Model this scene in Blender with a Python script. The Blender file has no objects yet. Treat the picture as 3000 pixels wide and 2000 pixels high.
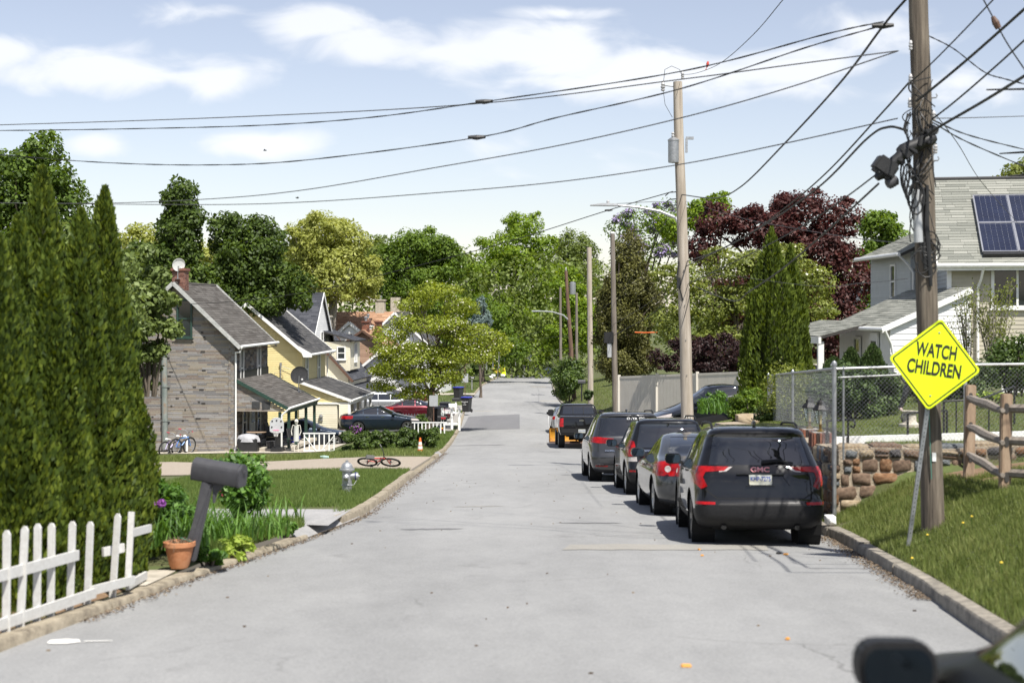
import bpy, bmesh, math, random
import numpy as np
from mathutils import Vector, Matrix

# ------------------------------------------------------------------ camera, sky, sun, exposure
SC = bpy.context.scene
COL = bpy.context.collection
random.seed(7)
RNG = np.random.default_rng(7)
R = math.radians
CAMH = 1.78

cam_d = bpy.data.cameras.new('camera')
cam = bpy.data.objects.new('camera', cam_d); COL.objects.link(cam)
cam.location = (0, 0, CAMH); cam.rotation_euler = (R(90), 0, 0)
cam_d.sensor_width = 36.0; cam_d.lens = 52.8; cam_d.shift_y = -0.030
cam_d.clip_start = 0.2; cam_d.clip_end = 3000
cam_d.dof.use_dof = True; cam_d.dof.focus_distance = 60; cam_d.dof.aperture_fstop = 2.4
SC.camera = cam
SC.view_settings.view_transform = 'Standard'; SC.view_settings.look = 'None'
SC.view_settings.gamma = 1.0; SC.view_settings.use_curve_mapping = False
SC.view_settings.exposure = 0.72
SC.cycles.use_denoising = True
SC.cycles.max_bounces = 8; SC.cycles.transparent_max_bounces = 16

SUN = Vector((0.25, -0.48, 0.84)).normalized()          # towards the sun
sun_el = math.asin(SUN.z); sun_az = math.atan2(SUN.x, SUN.y)
sl = bpy.data.lights.new('sun', 'SUN'); sl.energy = 4.6; sl.angle = R(0.53); sl.color = (1.0, 0.955, 0.88)
so = bpy.data.objects.new('sun', sl); COL.objects.link(so); so.location = (0, 0, 60)
so.rotation_euler = SUN.to_track_quat('Z', 'Y').to_euler()

def build_world():
    w = bpy.data.worlds.new('World'); SC.world = w; w.use_nodes = True
    nt = w.node_tree; N = nt.nodes; L = nt.links; N.clear()
    def nd(t, **k):
        n = N.new(t)
        for a, b in k.items(): setattr(n, a, b)
        return n
    def mth(op, a, b=None, clamp=False):
        n = nd('ShaderNodeMath', operation=op); n.use_clamp = clamp
        for i, v in enumerate((a, b)):
            if v is None: continue
            if isinstance(v, (int, float)): n.inputs[i].default_value = v
            else: L.new(v, n.inputs[i])
        return n.outputs[0]
    sky = nd('ShaderNodeTexSky', sky_type='NISHITA'); sky.sun_disc = False
    sky.sun_elevation = sun_el; sky.sun_rotation = sun_az
    sky.altitude = 100; sky.air_density = 1.0; sky.dust_density = 0.35; sky.ozone_density = 1.6
    tc = nd('ShaderNodeTexCoord'); sx = nd('ShaderNodeSeparateXYZ'); L.new(tc.outputs['Generated'], sx.inputs[0])
    x, y, z = sx.outputs
    ya = mth('ADD', mth('ABSOLUTE', y), 0.25)
    az = mth('DIVIDE', x, mth('MAXIMUM', y, 0.02))
    el = mth('DIVIDE', z, mth('MAXIMUM', y, 0.02))
    # distortion noise in direction space, flattened like stratified clouds
    cmb = nd('ShaderNodeCombineXYZ'); L.new(mth('MULTIPLY', x, 1.0), cmb.inputs[0]); L.new(y, cmb.inputs[1]); L.new(mth('MULTIPLY', z, 2.2), cmb.inputs[2])
    nz = nd('ShaderNodeTexNoise'); nz.inputs['Scale'].default_value = 17; nz.inputs['Detail'].default_value = 8; nz.inputs['Roughness'].default_value = 0.5; nz.inputs['Distortion'].default_value = .5
    L.new(cmb.outputs[0], nz.inputs['Vector'])
    nz2 = nd('ShaderNodeTexNoise'); nz2.inputs['Scale'].default_value = 4.2; nz2.inputs['Detail'].default_value = 3; nz2.inputs['Roughness'].default_value = 0.5
    L.new(cmb.outputs[0], nz2.inputs['Vector'])
    # the bands of smooth cloud standing down the street: (tan azimuth, tan elevation, half width, half height, density)
    clouds = [(-.275, .160, .086, .017, 1.1), (-.20, .155, .05, .013, .9), (-.135, .192, .042, .014, 1.0), (-.095, .176, .05, .016, .95), (-.03, .165, .07, .016, .9),
              (.02, .172, .075, .024, 1.05), (.085, .160, .085, .022, 1.0), (.165, .160, .10, .018, .85), (.04, .152, .12, .014, .7), (.19, .147, .06, .009, .7),
              (-.17, .113, .046, .011, .85), (-.275, .110, .022, .008, .8), (0, .108, .06, .010, .45), (.03, .092, .05, .006, .4),
              (-.215, .200, .045, .009, .5), (.25, .185, .05, .016, .6), (-.34, .17, .04, .018, .8), (.30, .15, .09, .014, .6), (.03, .198, .04, .006, .8)]
    acc = None
    dist = mth('MULTIPLY', mth('SUBTRACT', nz.outputs['Fac'], 0.5), 2.5)
    for (a, e, rw, rh, k) in clouds:
        da = mth('DIVIDE', mth('SUBTRACT', az, a), rw); de0 = mth('SUBTRACT', el, e)
        de = mth('DIVIDE', de0, rh)
        r2 = mth('ADD', mth('MULTIPLY', da, da), mth('MULTIPLY', de, de))
        v = mth('MULTIPLY', mth('SUBTRACT', 1.25, mth('SQRT', r2)), k)
        acc = v if acc is None else mth('MAXIMUM', acc, v)
    dens = mth('MULTIPLY', mth('ADD', mth('SUBTRACT', acc, .10), dist), 1.1, clamp=True)
    # the rest of the sky carries the same kind of broken cloud
    generic = mth('MULTIPLY', mth('SUBTRACT', mth('ADD', mth('MULTIPLY', nz2.outputs['Fac'], 0.8), mth('MULTIPLY', nz.outputs['Fac'], 0.35)), 0.60), 5.0, clamp=True)
    front = mth('MULTIPLY', mth('SUBTRACT', y, 0.80), 8.0, clamp=True)
    gen = mth('MULTIPLY', generic, mth('SUBTRACT', 1.0, front))
    tot = mth('MAXIMUM', mth('MULTIPLY', dens, front), mth('MULTIPLY', gen, 0.8), clamp=True)
    ss = nd('ShaderNodeMapRange', interpolation_type='SMOOTHSTEP'); L.new(tot, ss.inputs[0])
    fac = mth('MULTIPLY', ss.outputs[0], 0.88)
    mix = nd('ShaderNodeMix', data_type='RGBA')
    hs = nd('ShaderNodeHueSaturation'); hs.inputs['Saturation'].default_value = .70; L.new(sky.outputs[0], hs.inputs['Color'])   # spring haze
    tn = nd('ShaderNodeMix', data_type='RGBA', blend_type='MULTIPLY'); tn.inputs['Factor'].default_value = 1; tn.inputs['B'].default_value = (.95, .886, .895, 1); L.new(hs.outputs[0], tn.inputs['A'])
    L.new(fac, mix.inputs['Factor']); L.new(tn.outputs['Result'], mix.inputs['A'])
    tone = nd('ShaderNodeMix', data_type='RGBA'); tone.inputs['A'].default_value = (5.9, 6.15, 6.6, 1); tone.inputs['B'].default_value = (7.2, 7.3, 7.5, 1)
    L.new(nz2.outputs['Fac'], tone.inputs['Factor'])
    L.new(tone.outputs['Result'], mix.inputs['B'])
    bg = nd('ShaderNodeBackground'); bg.inputs['Strength'].default_value = 0.095
    out = nd('ShaderNodeOutputWorld')
    L.new(mix.outputs['Result'], bg.inputs['Color']); L.new(bg.outputs[0], out.inputs['Surface'])
    w.cycles.sampling_method = 'MANUAL'; w.cycles.sample_map_resolution = 512
build_world()

# ------------------------------------------------------------------ helpers
def P(u, v, D):
    """a point seen at (u, v) of the 2352 px wide view, D metres down the street"""
    return Vector(((u - 1176) / 3450 * D, D, CAMH - (v - 713.4) / 3450 * D))
def px(u, D): return (u - 1176) / 3450 * D
def zz(v, D): return CAMH - (v - 713.4) / 3450 * D

def pchip(tab):
    xs = np.array([a for a, b in tab], float); ys = np.array([b for a, b in tab], float)
    h = np.diff(xs); d = np.diff(ys) / h; m = np.zeros(len(xs))
    for i in range(1, len(xs) - 1):
        if d[i-1] * d[i] > 0:
            w1 = 2*h[i] + h[i-1]; w2 = h[i] + 2*h[i-1]
            m[i] = (w1 + w2) / (w1/d[i-1] + w2/d[i])
    m[0] = d[0]; m[-1] = d[-1]
    def f(x):
        x = np.asarray(x, float); i = np.clip(np.searchsorted(xs, x) - 1, 0, len(xs) - 2)
        t = (x - xs[i]) / h[i]
        t2 = np.where((x < xs[0]) | (x > xs[-1]), np.clip(t, 0, 1), t)
        r = (2*t2**3-3*t2**2+1)*ys[i] + (t2**3-2*t2**2+t2)*h[i]*m[i] + (-2*t2**3+3*t2**2)*ys[i+1] + (t2**3-t2**2)*h[i]*m[i+1]
        return r + (t - t2) * h[i] * np.where(x < xs[0], m[0], m[-1])
    return f
ZR = pchip([(-30, 1.98), (0, 0), (20, -1.32), (40, -2.64), (60, -3.96), (66, -4.33), (80, -4.95), (100, -5.55), (129, -6.12), (160, -6.75), (195, -7.45), (227, -8.05), (245, -8.9), (300, -11), (700, -12)])
LK = pchip([(-30, -4.5), (0, -4.3), (8, -3.92), (11.3, -3.75), (13.7, -3.53), (15.2, -3.42), (17.1, -3.22), (19.3, -2.98), (21, -2.82), (25.7, -2.5), (38.6, -2.62), (66, -2.85), (87, -3.05), (129, -3.7), (178, -3.46), (200, -2.65), (215, -1.87), (225, -.7), (235, 1.4), (246, 6)])
RK = pchip([(-30, 2.5), (0, 2.9), (8, 3.4), (12.2, 3.75), (14.6, 3.98), (17.7, 4.22), (21.2, 4.43), (30, 4.47), (45, 4.5), (66, 4.6), (100, 4.35), (133, 4.16), (165, 4.5), (195, 5.2), (215, 7), (230, 11), (246, 20)])
def zr(D): return float(ZR(D))
def lk(D): return float(LK(D))
def rk(D): return float(RK(D))
HR = pchip([(0, .12), (.3, .27), (.7, .46), (1.4, .80), (2.2, .95), (4, 1.1), (9, 1.35), (20, 1.8), (60, 3.0), (200, 5)])
def smooth(a, b, x):
    t = np.clip((np.asarray(x, float) - a) / (b - a), 0, 1); return t*t*(3-2*t)
def gz_right(s, D):
    """ground right of the road: s metres beyond the kerb line"""
    base = ZR(D) + HR(s)
    yard = -.28 + .012*s - .068*np.clip(D-26, 0, 20)*(1-smooth(1.5, 5, s)) + .006*np.clip(D-22, 0, 30)                 # the raised yard held by the stone wall
    inyard = smooth(.55, .9, s) * smooth(22.1, 22.5, D) * (1 - smooth(32.5, 45, D))
    far = ZR(D) + HR(s) + .35*smooth(1, 3, s)*smooth(60, 75, D)
    # beyond the wall the slope follows the houses up
    hi = np.maximum(far, (-.28 - .055*np.clip(D-38, 0, 60)) * smooth(3, 9, s) + far*(1-smooth(3, 9, s)))
    o = base*(1-smooth(32.5, 45, D)) + hi*smooth(32.5, 45, D)
    # front verge: rises to the level of the fence and the dirt bank
    o = np.where(D <= 22.3, base + .05*smooth(1.5, 6, s), o)
    return o*(1-inyard) + yard*inyard
def gz_left(s, D):
    base = ZR(D) + .12 - .055*(1-smooth(15, 18, D))
    base = base - .28*smooth(1.5, 7, s)*smooth(57, 66, D)*(1-smooth(120, 140, D)) - .02*np.clip(s-10, 0, 40)*smooth(40, 70, D)
    base = base - .22*smooth(1.5, 7, s)*smooth(36, 44, D)*(1-smooth(57, 66, D))
    return base
def gl(X, D): return float(gz_left(max(0, lk(D) - X), D))
def gr(X, D): return float(gz_right(max(0, X - rk(D)), D))

# ---- materials
MATS = {}
def _nt(name):
    m = bpy.data.materials.new(name); m.use_nodes = True; nt = m.node_tree
    return m, nt, nt.nodes, nt.links, nt.nodes['Principled BSDF']
def c3(c): return (c[0], c[1], c[2], 1)
def ramp(N, cols, pos=None):
    r = N.new('ShaderNodeValToRGB'); e = r.color_ramp.elements
    while len(e) < len(cols): e.new(0.5)
    for i, c in enumerate(cols):
        e[i].position = pos[i] if pos else i / max(1, len(cols) - 1); e[i].color = c3(c)
    return r
def mat(name, cols, rough=.6, metal=0, scale=6, detail=6, bump=0, bscale=None, island=False, spec=.5, coat=0, stretch=None, pos=None, nrough=.6, islmix=.6, rvar=0, coatr=.03, emit=0, ior=None):
    """procedural material: colours spread by noise (and by random per island when the mesh holds many pieces)"""
    if name in MATS: return MATS[name]
    m, nt, N, L, B = _nt(name)
    if not isinstance(cols[0], (tuple, list)): cols = [cols]
    B.inputs['Roughness'].default_value = rough; B.inputs['Metallic'].default_value = metal
    B.inputs['Specular IOR Level'].default_value = spec; B.inputs['Coat Weight'].default_value = coat; B.inputs['Coat Roughness'].default_value = coatr
    tc = N.new('ShaderNodeTexCoord'); mp = N.new('ShaderNodeMapping'); L.new(tc.outputs['Object'], mp.inputs[0])
    if stretch: mp.inputs['Scale'].default_value = stretch
    nz = N.new('ShaderNodeTexNoise'); nz.inputs['Scale'].default_value = scale; nz.inputs['Detail'].default_value = detail; nz.inputs['Roughness'].default_value = nrough
    L.new(mp.outputs[0], nz.inputs['Vector'])
    if len(cols) == 1:
        c = cols[0]; cols = [tuple(k*.82 for k in c), tuple(min(1, k*1.16) for k in c)]; pos = [.3, .7]
    rp = ramp(N, cols, pos or [.28 + .44*i/max(1, len(cols)-1) for i in range(len(cols))])
    fac = nz.outputs['Fac']
    if island:
        g = N.new('ShaderNodeNewGeometry'); mx = N.new('ShaderNodeMix'); mx.data_type = 'FLOAT'; mx.inputs['Factor'].default_value = islmix
        ad = N.new('ShaderNodeMapRange'); ad.inputs[3].default_value = .2; ad.inputs[4].default_value = .8; L.new(g.outputs['Random Per Island'], ad.inputs[0])
        L.new(fac, mx.inputs['A']); L.new(ad.outputs[0], mx.inputs['B']); fac = mx.outputs['Result']
    L.new(fac, rp.inputs[0]); L.new(rp.outputs[0], B.inputs['Base Color'])
    if emit: L.new(rp.outputs[0], B.inputs['Emission Color']); B.inputs['Emission Strength'].default_value = emit
    if rvar:
        mr = N.new('ShaderNodeMapRange'); mr.inputs[3].default_value = max(.02, rough-rvar); mr.inputs[4].default_value = min(1, rough+rvar); L.new(nz.outputs['Fac'], mr.inputs[0]); L.new(mr.outputs[0], B.inputs['Roughness'])
    if bump:
        n2 = N.new('ShaderNodeTexNoise'); n2.inputs['Scale'].default_value = bscale or scale*6; n2.inputs['Detail'].default_value = 5; L.new(mp.outputs[0], n2.inputs['Vector'])
        b = N.new('ShaderNodeBump'); b.inputs['Strength'].default_value = bump; b.inputs['Distance'].default_value = .02
        L.new(n2.outputs['Fac'], b.inputs['Height']); L.new(b.outputs[0], B.inputs['Normal'])
    MATS[name] = m; return m
def leafmat(name, dark, mid, light, trans=.35, rough=.55, scale=.6, spec=.35, bright=1.25):
    if name in MATS: return MATS[name]
    m, nt, N, L, B = _nt(name); dark, mid, light = [tuple(k*bright for k in c) for c in (dark, mid, light)]
    g = N.new('ShaderNodeNewGeometry'); tc = N.new('ShaderNodeTexCoord')
    nz = N.new('ShaderNodeTexNoise'); nz.inputs['Scale'].default_value = scale; nz.inputs['Detail'].default_value = 3; L.new(tc.outputs['Object'], nz.inputs['Vector'])
    mx = N.new('ShaderNodeMix'); mx.data_type = 'FLOAT'; mx.inputs['Factor'].default_value = .5
    L.new(g.outputs['Random Per Island'], mx.inputs['A']); L.new(nz.outputs['Fac'], mx.inputs['B'])
    rp = ramp(N, [dark, mid, light], [.22, .5, .8]); L.new(mx.outputs['Result'], rp.inputs[0])
    L.new(rp.outputs[0], B.inputs['Base Color']); B.inputs['Roughness'].default_value = rough; B.inputs['Specular IOR Level'].default_value = spec
    tr = N.new('ShaderNodeBsdfTranslucent'); hs = N.new('ShaderNodeHueSaturation'); hs.inputs['Hue'].default_value = .485; hs.inputs['Saturation'].default_value = 1.15; hs.inputs['Value'].default_value = 1.5
    L.new(rp.outputs[0], hs.inputs['Color']); L.new(hs.outputs[0], tr.inputs[0])
    ms = N.new('ShaderNodeMixShader'); ms.inputs[0].default_value = trans
    out = N['Material Output']; L.new(B.outputs[0], ms.inputs[1]); L.new(tr.outputs[0], ms.inputs[2]); L.new(ms.outputs[0], out.inputs['Surface'])
    MATS[name] = m; return m

# ---- mesh building
class MB:
    def __init__(s): s.v = []; s.f = []
    def add(s, vs, fs):
        o = len(s.v); s.v += [tuple(p) for p in vs]; s.f += [tuple(i + o for i in f) for f in fs]; return s
    def box(s, c, d, M=None, taper=1.0):
        x, y, z = d[0]/2, d[1]/2, d[2]/2
        vs = [Vector((sx*x*(taper if sz > 0 else 1), sy*y*(taper if sz > 0 else 1), sz*z)) for sz in (-1, 1) for sy in (-1, 1) for sx in (-1, 1)]
        if M is not None: vs = [M @ p for p in vs]
        c = Vector(c)
        return s.add([p + c for p in vs], [(0,2,3,1),(4,5,7,6),(0,1,5,4),(2,6,7,3),(0,4,6,2),(1,3,7,5)])
    def beam(s, a, b, w, h, up=(0,0,1)):
        a = Vector(a); b = Vector(b); d = (b-a); l = d.length; d.normalize(); up = Vector(up)
        if abs(d.dot(up)) > .98: up = Vector((0,1,0))
        x = d.cross(up).normalized(); z = x.cross(d).normalized()
        vs = [p + x*sx*w/2 + z*sz*h/2 for p in (a, b) for sz in (-1, 1) for sx in (-1, 1)]
        return s.add(vs, [(0,2,3,1),(4,5,7,6),(0,1,5,4),(2,6,7,3),(0,4,6,2),(1,3,7,5)])
    def tube(s, pts, r, n=8, cap=True):
        pts = [Vector(p) for p in pts]; k = len(pts); rs = r if isinstance(r, (list, tuple)) else [r]*k
        o = len(s.v); px_ = None
        for i, p in enumerate(pts):
            d = (pts[min(i+1, k-1)] - pts[max(i-1, 0)])
            d = d.normalized() if d.length > 1e-9 else Vector((0,0,1))
            if px_ is None: px_ = d.orthogonal().normalized()
            else:
                px_ = px_ - d*px_.dot(d); px_ = px_.normalized() if px_.length > 1e-6 else d.orthogonal().normalized()
            q = d.cross(px_)
            for j in range(n):
                a = 2*math.pi*j/n; s.v.append(tuple(p + (px_*math.cos(a) + q*math.sin(a))*rs[i]))
        for i in range(k-1):
            for j in range(n): s.f.append((o+i*n+j, o+i*n+(j+1) % n, o+(i+1)*n+(j+1) % n, o+(i+1)*n+j))
        if cap: s.f.append(tuple(o+j for j in reversed(range(n)))); s.f.append(tuple(o+(k-1)*n+j for j in range(n)))
        return s
    def lathe(s, prof, n=20, c=(0,0,0), M=None, cap=True):
        o = len(s.v); c = Vector(c)
        for (r, z) in prof:
            for j in range(n):
                a = 2*math.pi*j/n; p = Vector((r*math.cos(a), r*math.sin(a), z))
                s.v.append(tuple((M @ p if M is not None else p) + c))
        for i in range(len(prof)-1):
            for j in range(n): s.f.append((o+i*n+j, o+i*n+(j+1) % n, o+(i+1)*n+(j+1) % n, o+(i+1)*n+j))
        if cap: s.f.append(tuple(o+j for j in reversed(range(n)))); s.f.append(tuple(o+(len(prof)-1)*n+j for j in range(n)))
        return s
    def prism(s, poly, d, M=None):
        """poly: list of (a,b) in local x,z; extruded along local y by d (centred); M places it"""
        n = len(poly); M = M or Matrix()
        vs = [M @ Vector((a, y, b)) for y in (-d/2, d/2) for (a, b) in poly]
        fs = [tuple(range(n)), tuple(reversed(range(n, 2*n)))] + [(i, i+n, (i+1) % n+n, (i+1) % n) for i in range(n)]
        return s.add(vs, fs)
    def obj(s, name, m, parent=None, smooth=False, bevel=0, loc=None, kind=None, auto=None):
        me = bpy.data.meshes.new(name); me.from_pydata(s.v, [], s.f); me.validate()
        bm = bmesh.new(); bm.from_mesh(me); bmesh.ops.recalc_face_normals(bm, faces=bm.faces[:])
        if bevel: bmesh.ops.bevel(bm, geom=bm.edges[:], offset=bevel, segments=2, affect='EDGES', clamp_overlap=True)
        bm.to_mesh(me); bm.free()
        return link(name, me, m, parent, smooth or bevel > 0, loc, kind)
def link(name, me, m, parent=None, smooth=False, loc=None, kind=None):
    if m is not None and not me.materials: me.materials.append(m)
    if smooth:
        me.polygons.foreach_set('use_smooth', [True]*len(me.polygons))
        try: me.set_sharp_from_angle(angle=R(38))
        except Exception: pass
    o = bpy.data.objects.new(name, me); COL.objects.link(o)
    if parent is not None: o.parent = parent
    if loc is not None: o.location = loc
    if kind: o['kind'] = kind
    return o
def tag(o, label, cat, group=None):
    o['label'] = label; o['category'] = cat
    if group: o['group'] = group
    return o
def thing(name, label, cat, loc=(0,0,0), rz=0, group=None, rot=None):
    o = bpy.data.objects.new(name, None); COL.objects.link(o); o.empty_display_size = .2
    o.location = loc; o.rotation_euler = rot if rot else (0, 0, rz)
    return tag(o, label, cat, group)
def sub(name, parent, loc=(0,0,0), rot=(0,0,0)):
    o = bpy.data.objects.new(name, None); COL.objects.link(o); o.parent = parent; o.location = loc; o.rotation_euler = rot; o.empty_display_size = .1
    return o
def struct(o): o['kind'] = 'structure'; return o
def copy_tree(o, parent=None):
    c = o.copy(); COL.objects.link(c); c.parent = parent
    for ch in o.children: copy_tree(ch, c)
    return c
def fast(name, V, F, m, parent=None, kind=None, smooth=False, loc=None):
    """numpy vertices and equal-sized faces to a mesh"""
    me = bpy.data.meshes.new(name); n = len(F); k = F.shape[1]
    me.vertices.add(len(V)); me.vertices.foreach_set('co', np.ascontiguousarray(V, np.float32).ravel())
    me.loops.add(n*k); me.loops.foreach_set('vertex_index', np.ascontiguousarray(F, np.int32).ravel())
    me.polygons.add(n); me.polygons.foreach_set('loop_start', np.arange(0, n*k, k, dtype=np.int32)); me.polygons.foreach_set('loop_total', np.full(n, k, np.int32))
    me.update(calc_edges=True)
    return link(name, me, m, parent, smooth, loc, kind)
def text(name, s, size, m, parent, loc, rot, sx=1.0, ext=.002, align='CENTER', bold=0):
    cu = bpy.data.curves.new(name, 'FONT'); cu.body = s; cu.size = size; cu.extrude = ext; cu.align_x = align; cu.align_y = 'CENTER'; cu.offset = bold
    cu.materials.append(m)
    tmp = bpy.data.objects.new(name, cu); me = bpy.data.meshes.new_from_object(tmp); bpy.data.objects.remove(tmp)
    if not me.materials: me.materials.append(m)
    o = bpy.data.objects.new(name, me); COL.objects.link(o); o.parent = parent; o.location = loc; o.rotation_euler = rot; o.scale = (sx, 1, 1)
    return o
def arc(cx, cy, r, a0, a1, n): return [(cx + r*math.cos(R(a0 + (a1-a0)*i/n)), cy + r*math.sin(R(a0 + (a1-a0)*i/n))) for i in range(n+1)]
def rrect(w, h, r, n=4): return arc(w/2-r, h/2-r, r, 0, 90, n) + arc(-w/2+r, h/2-r, r, 90, 180, n) + arc(-w/2+r, -h/2+r, r, 180, 270, n) + arc(w/2-r, -h/2+r, r, 270, 360, n)

def tiles(mb, p0, ux, uy, w, h, rowh, lmin, lmax, thick=.012, gap=.004, clip=None, lap=0, jit=.3, rng=random, vgap=None, phase=.5):
    """rows of separate pieces laid on a plane; clip(v)->(umin,umax)"""
    p0 = Vector(p0); ux = Vector(ux).normalized(); uy = Vector(uy).normalized(); n = ux.cross(uy).normalized()
    v = 0.0; row = 0; vgap = gap if vgap is None else vgap
    while v < h - 1e-4:
        rh = min(rowh, h - v); a, b = (0, w) if clip is None else clip(v + rh/2)
        u = a - (rng.random()*lmax*phase if lmax < w else 0)
        while u < b - .01:
            l = rng.uniform(lmin, lmax); u0 = max(u, a) + gap/2; u1 = min(u + l, b) - gap/2; u += l
            if u1 - u0 < .015: continue
            t = thick*(1 + rng.uniform(-jit, jit)); t2 = t*(1-lap)
            z0, z1 = v + vgap/2, v + rh - vgap/2
            base = [p0 + ux*a_ + uy*b_ for (a_, b_) in ((u0, z0), (u1, z0), (u1, z1), (u0, z1))]
            top = [base[0]+n*t, base[1]+n*t, base[2]+n*t2, base[3]+n*t2]
            mb.add(base + top, [(4,5,6,7), (0,1,5,4), (1,2,6,5), (2,3,7,6), (3,0,4,7)])
        v += rowh; row += 1
    return mb
# ------------------------------------------------------------------ ground, road, kerbs
def asphalt(name, a, b, c, crack=True, scale=1.0):
    m, nt, N, L, B = _nt(name)
    tc = N.new('ShaderNodeTexCoord')
    def noise(s, d=5, r=.6, st=None):
        n = N.new('ShaderNodeTexNoise'); n.inputs['Scale'].default_value = s; n.inputs['Detail'].default_value = d; n.inputs['Roughness'].default_value = r
        if st:
            mp = N.new('ShaderNodeMapping'); mp.inputs['Scale'].default_value = st; L.new(tc.outputs['Object'], mp.inputs[0]); L.new(mp.outputs[0], n.inputs['Vector'])
        else: L.new(tc.outputs['Object'], n.inputs['Vector'])
        return n.outputs['Fac']
    big = noise(.35*scale, 4, .6, (1, .22, 1)); mid = noise(2.3*scale, 6, .7, (1, .45, 1)); fine = noise(38, 4, .8); spk = noise(190, 2, .6)
    def mth(op, a_, b_, cl=False):
        n = N.new('ShaderNodeMath'); n.operation = op; n.use_clamp = cl
        for i, v in enumerate((a_, b_)):
            if isinstance(v, (int, float)): n.inputs[i].default_value = v
            else: L.new(v, n.inputs[i])
        return n.outputs[0]
    f = mth('ADD', mth('MULTIPLY', big, .32), mth('ADD', mth('MULTIPLY', mid, .20), mth('ADD', mth('MULTIPLY', fine, .5), mth('MULTIPLY', spk, .22))))
    rp = ramp(N, [a, b, c], [.46, .62, .78]); L.new(f, rp.inputs[0]); col = rp.outputs[0]
    if crack:
        # hairline cracks that wander with the paving, and dark drips
        vo = N.new('ShaderNodeTexVoronoi'); vo.feature = 'DISTANCE_TO_EDGE'; vo.inputs['Scale'].default_value = .22
        wv = N.new('ShaderNodeTexNoise'); wv.inputs['Scale'].default_value = 1.1; wv.inputs['Detail'].default_value = 6; L.new(tc.outputs['Object'], wv.inputs['Vector'])
        ad = N.new('ShaderNodeVectorMath'); ad.operation = 'MULTIPLY_ADD'; ad.inputs[1].default_value = (1.6, 1.6, 0); L.new(wv.outputs['Color'], ad.inputs[0]); L.new(tc.outputs['Object'], ad.inputs[2]); L.new(ad.outputs[0], vo.inputs['Vector'])
        line = mth('SUBTRACT', 1.0, mth('MULTIPLY', vo.outputs['Distance'], 150), True)
        gate = mth('MULTIPLY', mth('SUBTRACT', noise(.5, 2, .5), .53), 9, True)
        drip = mth('MULTIPLY', mth('SUBTRACT', noise(1.6, 3, .55, (1, .5, 1)), .68), 12, True)
        k = mth('MAXIMUM', mth('MULTIPLY', mth('MULTIPLY', line, gate), .5), mth('MULTIPLY', drip, .28))
        mx = N.new('ShaderNodeMix'); mx.data_type = 'RGBA'; mx.inputs['B'].default_value = (.085, .083, .08, 1); L.new(k, mx.inputs['Factor']); L.new(col, mx.inputs['A']); col = mx.outputs['Result']
    L.new(col, B.inputs['Base Color']); B.inputs['Roughness'].default_value = .88; B.inputs['Specular IOR Level'].default_value = .3
    bp = N.new('ShaderNodeBump'); bp.inputs['Strength'].default_value = .35; bp.inputs['Distance'].default_value = .012; L.new(fine, bp.inputs['Height']); L.new(bp.outputs[0], B.inputs['Normal'])
    MATS[name] = m; return m
M_road = asphalt('worn_asphalt', (.174, .175, .174), (.266, .267, .264), (.352, .351, .343))
M_patch_and_shadow = asphalt('newer_asphalt_and_shadow', (.13, .13, .135), (.165, .165, .17), (.21, .21, .212), False)  # newer paving, and the dark of the painted wire-box shadow streaks
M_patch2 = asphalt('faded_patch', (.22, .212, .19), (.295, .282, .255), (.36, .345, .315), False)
M_apron = asphalt('stony_asphalt', (.2, .2, .2), (.31, .305, .3), (.42, .41, .4), False, 3)
M_gravel = mat('gravel', [(.20, .16, .12), (.34, .29, .23), (.46, .40, .33)], .95, scale=14, detail=9, nrough=.85, bump=.8, bscale=60)
M_conc = mat('concrete', [(.30, .27, .22), (.43, .39, .32), (.52, .48, .41)], .9, scale=5, detail=8, bump=.3, bscale=50)
M_kerbL = mat('kerb_concrete_warm', [(.10, .08, .06), (.28, .24, .175), (.40, .345, .26)], .92, scale=6, detail=9, nrough=.7, bump=.5, bscale=40)
M_kerbR = mat('kerb_concrete_grey', [(.09, .08, .07), (.25, .225, .185), (.40, .355, .29)], .92, scale=6, detail=9, nrough=.72, bump=.5, bscale=40)
M_turf = mat('turf_soil', [(.11, .08, .045), (.085, .085, .03), (.08, .105, .028), (.11, .135, .04)], .95, scale=1.1, detail=9, nrough=.75, bump=.6, bscale=30, pos=[.3, .43, .55, .7])
M_dirt = mat('bare_dirt', [(.10, .062, .035), (.20, .125, .07), (.30, .20, .12)], .97, scale=5, detail=9, nrough=.75, bump=.7, bscale=40)
M_litter = mat('leaf_litter_mat', [(.04, .028, .018), (.12, .085, .055), (.24, .19, .13)], .95, island=True, scale=9)

def rows(a, b, st, g=1.0):
    o = [a]
    while o[-1] < b: o.append(min(b, o[-1] + st)); st *= g
    return np.array(o)
RD = np.concatenate([rows(-25, 8, 1.5)[:-1], rows(8, 70, .7)[:-1], rows(70, 246, 1.8)])
def ribbon(name, Ds, xa, xb, n, dz, m, crown=0.0, skirt=0):
    t = np.linspace(0, 1, n)
    V = []
    for D in Ds:
        a, b = xa(D), xb(D); x = a + (b-a)*t
        V.append(np.stack([x, np.full(n, D), ZR(D) + dz + crown*(1-(2*((x-LK(D))/(RK(D)-LK(D)))-1)**2)], 1))
    V = np.concatenate(V); F = []
    for i in range(len(Ds)-1):
        for j in range(n-1): F.append((i*n+j, i*n+j+1, (i+1)*n+j+1, (i+1)*n+j))
    return fast(name, V, np.array(F), m, smooth=True)
CR = .05
road = struct(ribbon('road', RD, lambda D: lk(D)-.02, lambda D: rk(D)+.02, 17, 0, M_road, CR)); road['label'] = 'pale worn asphalt street running downhill between the kerbs'
def roadz(X, D): return zr(D) + CR*(1-(2*((X-lk(D))/(rk(D)-lk(D)))-1)**2)

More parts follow.
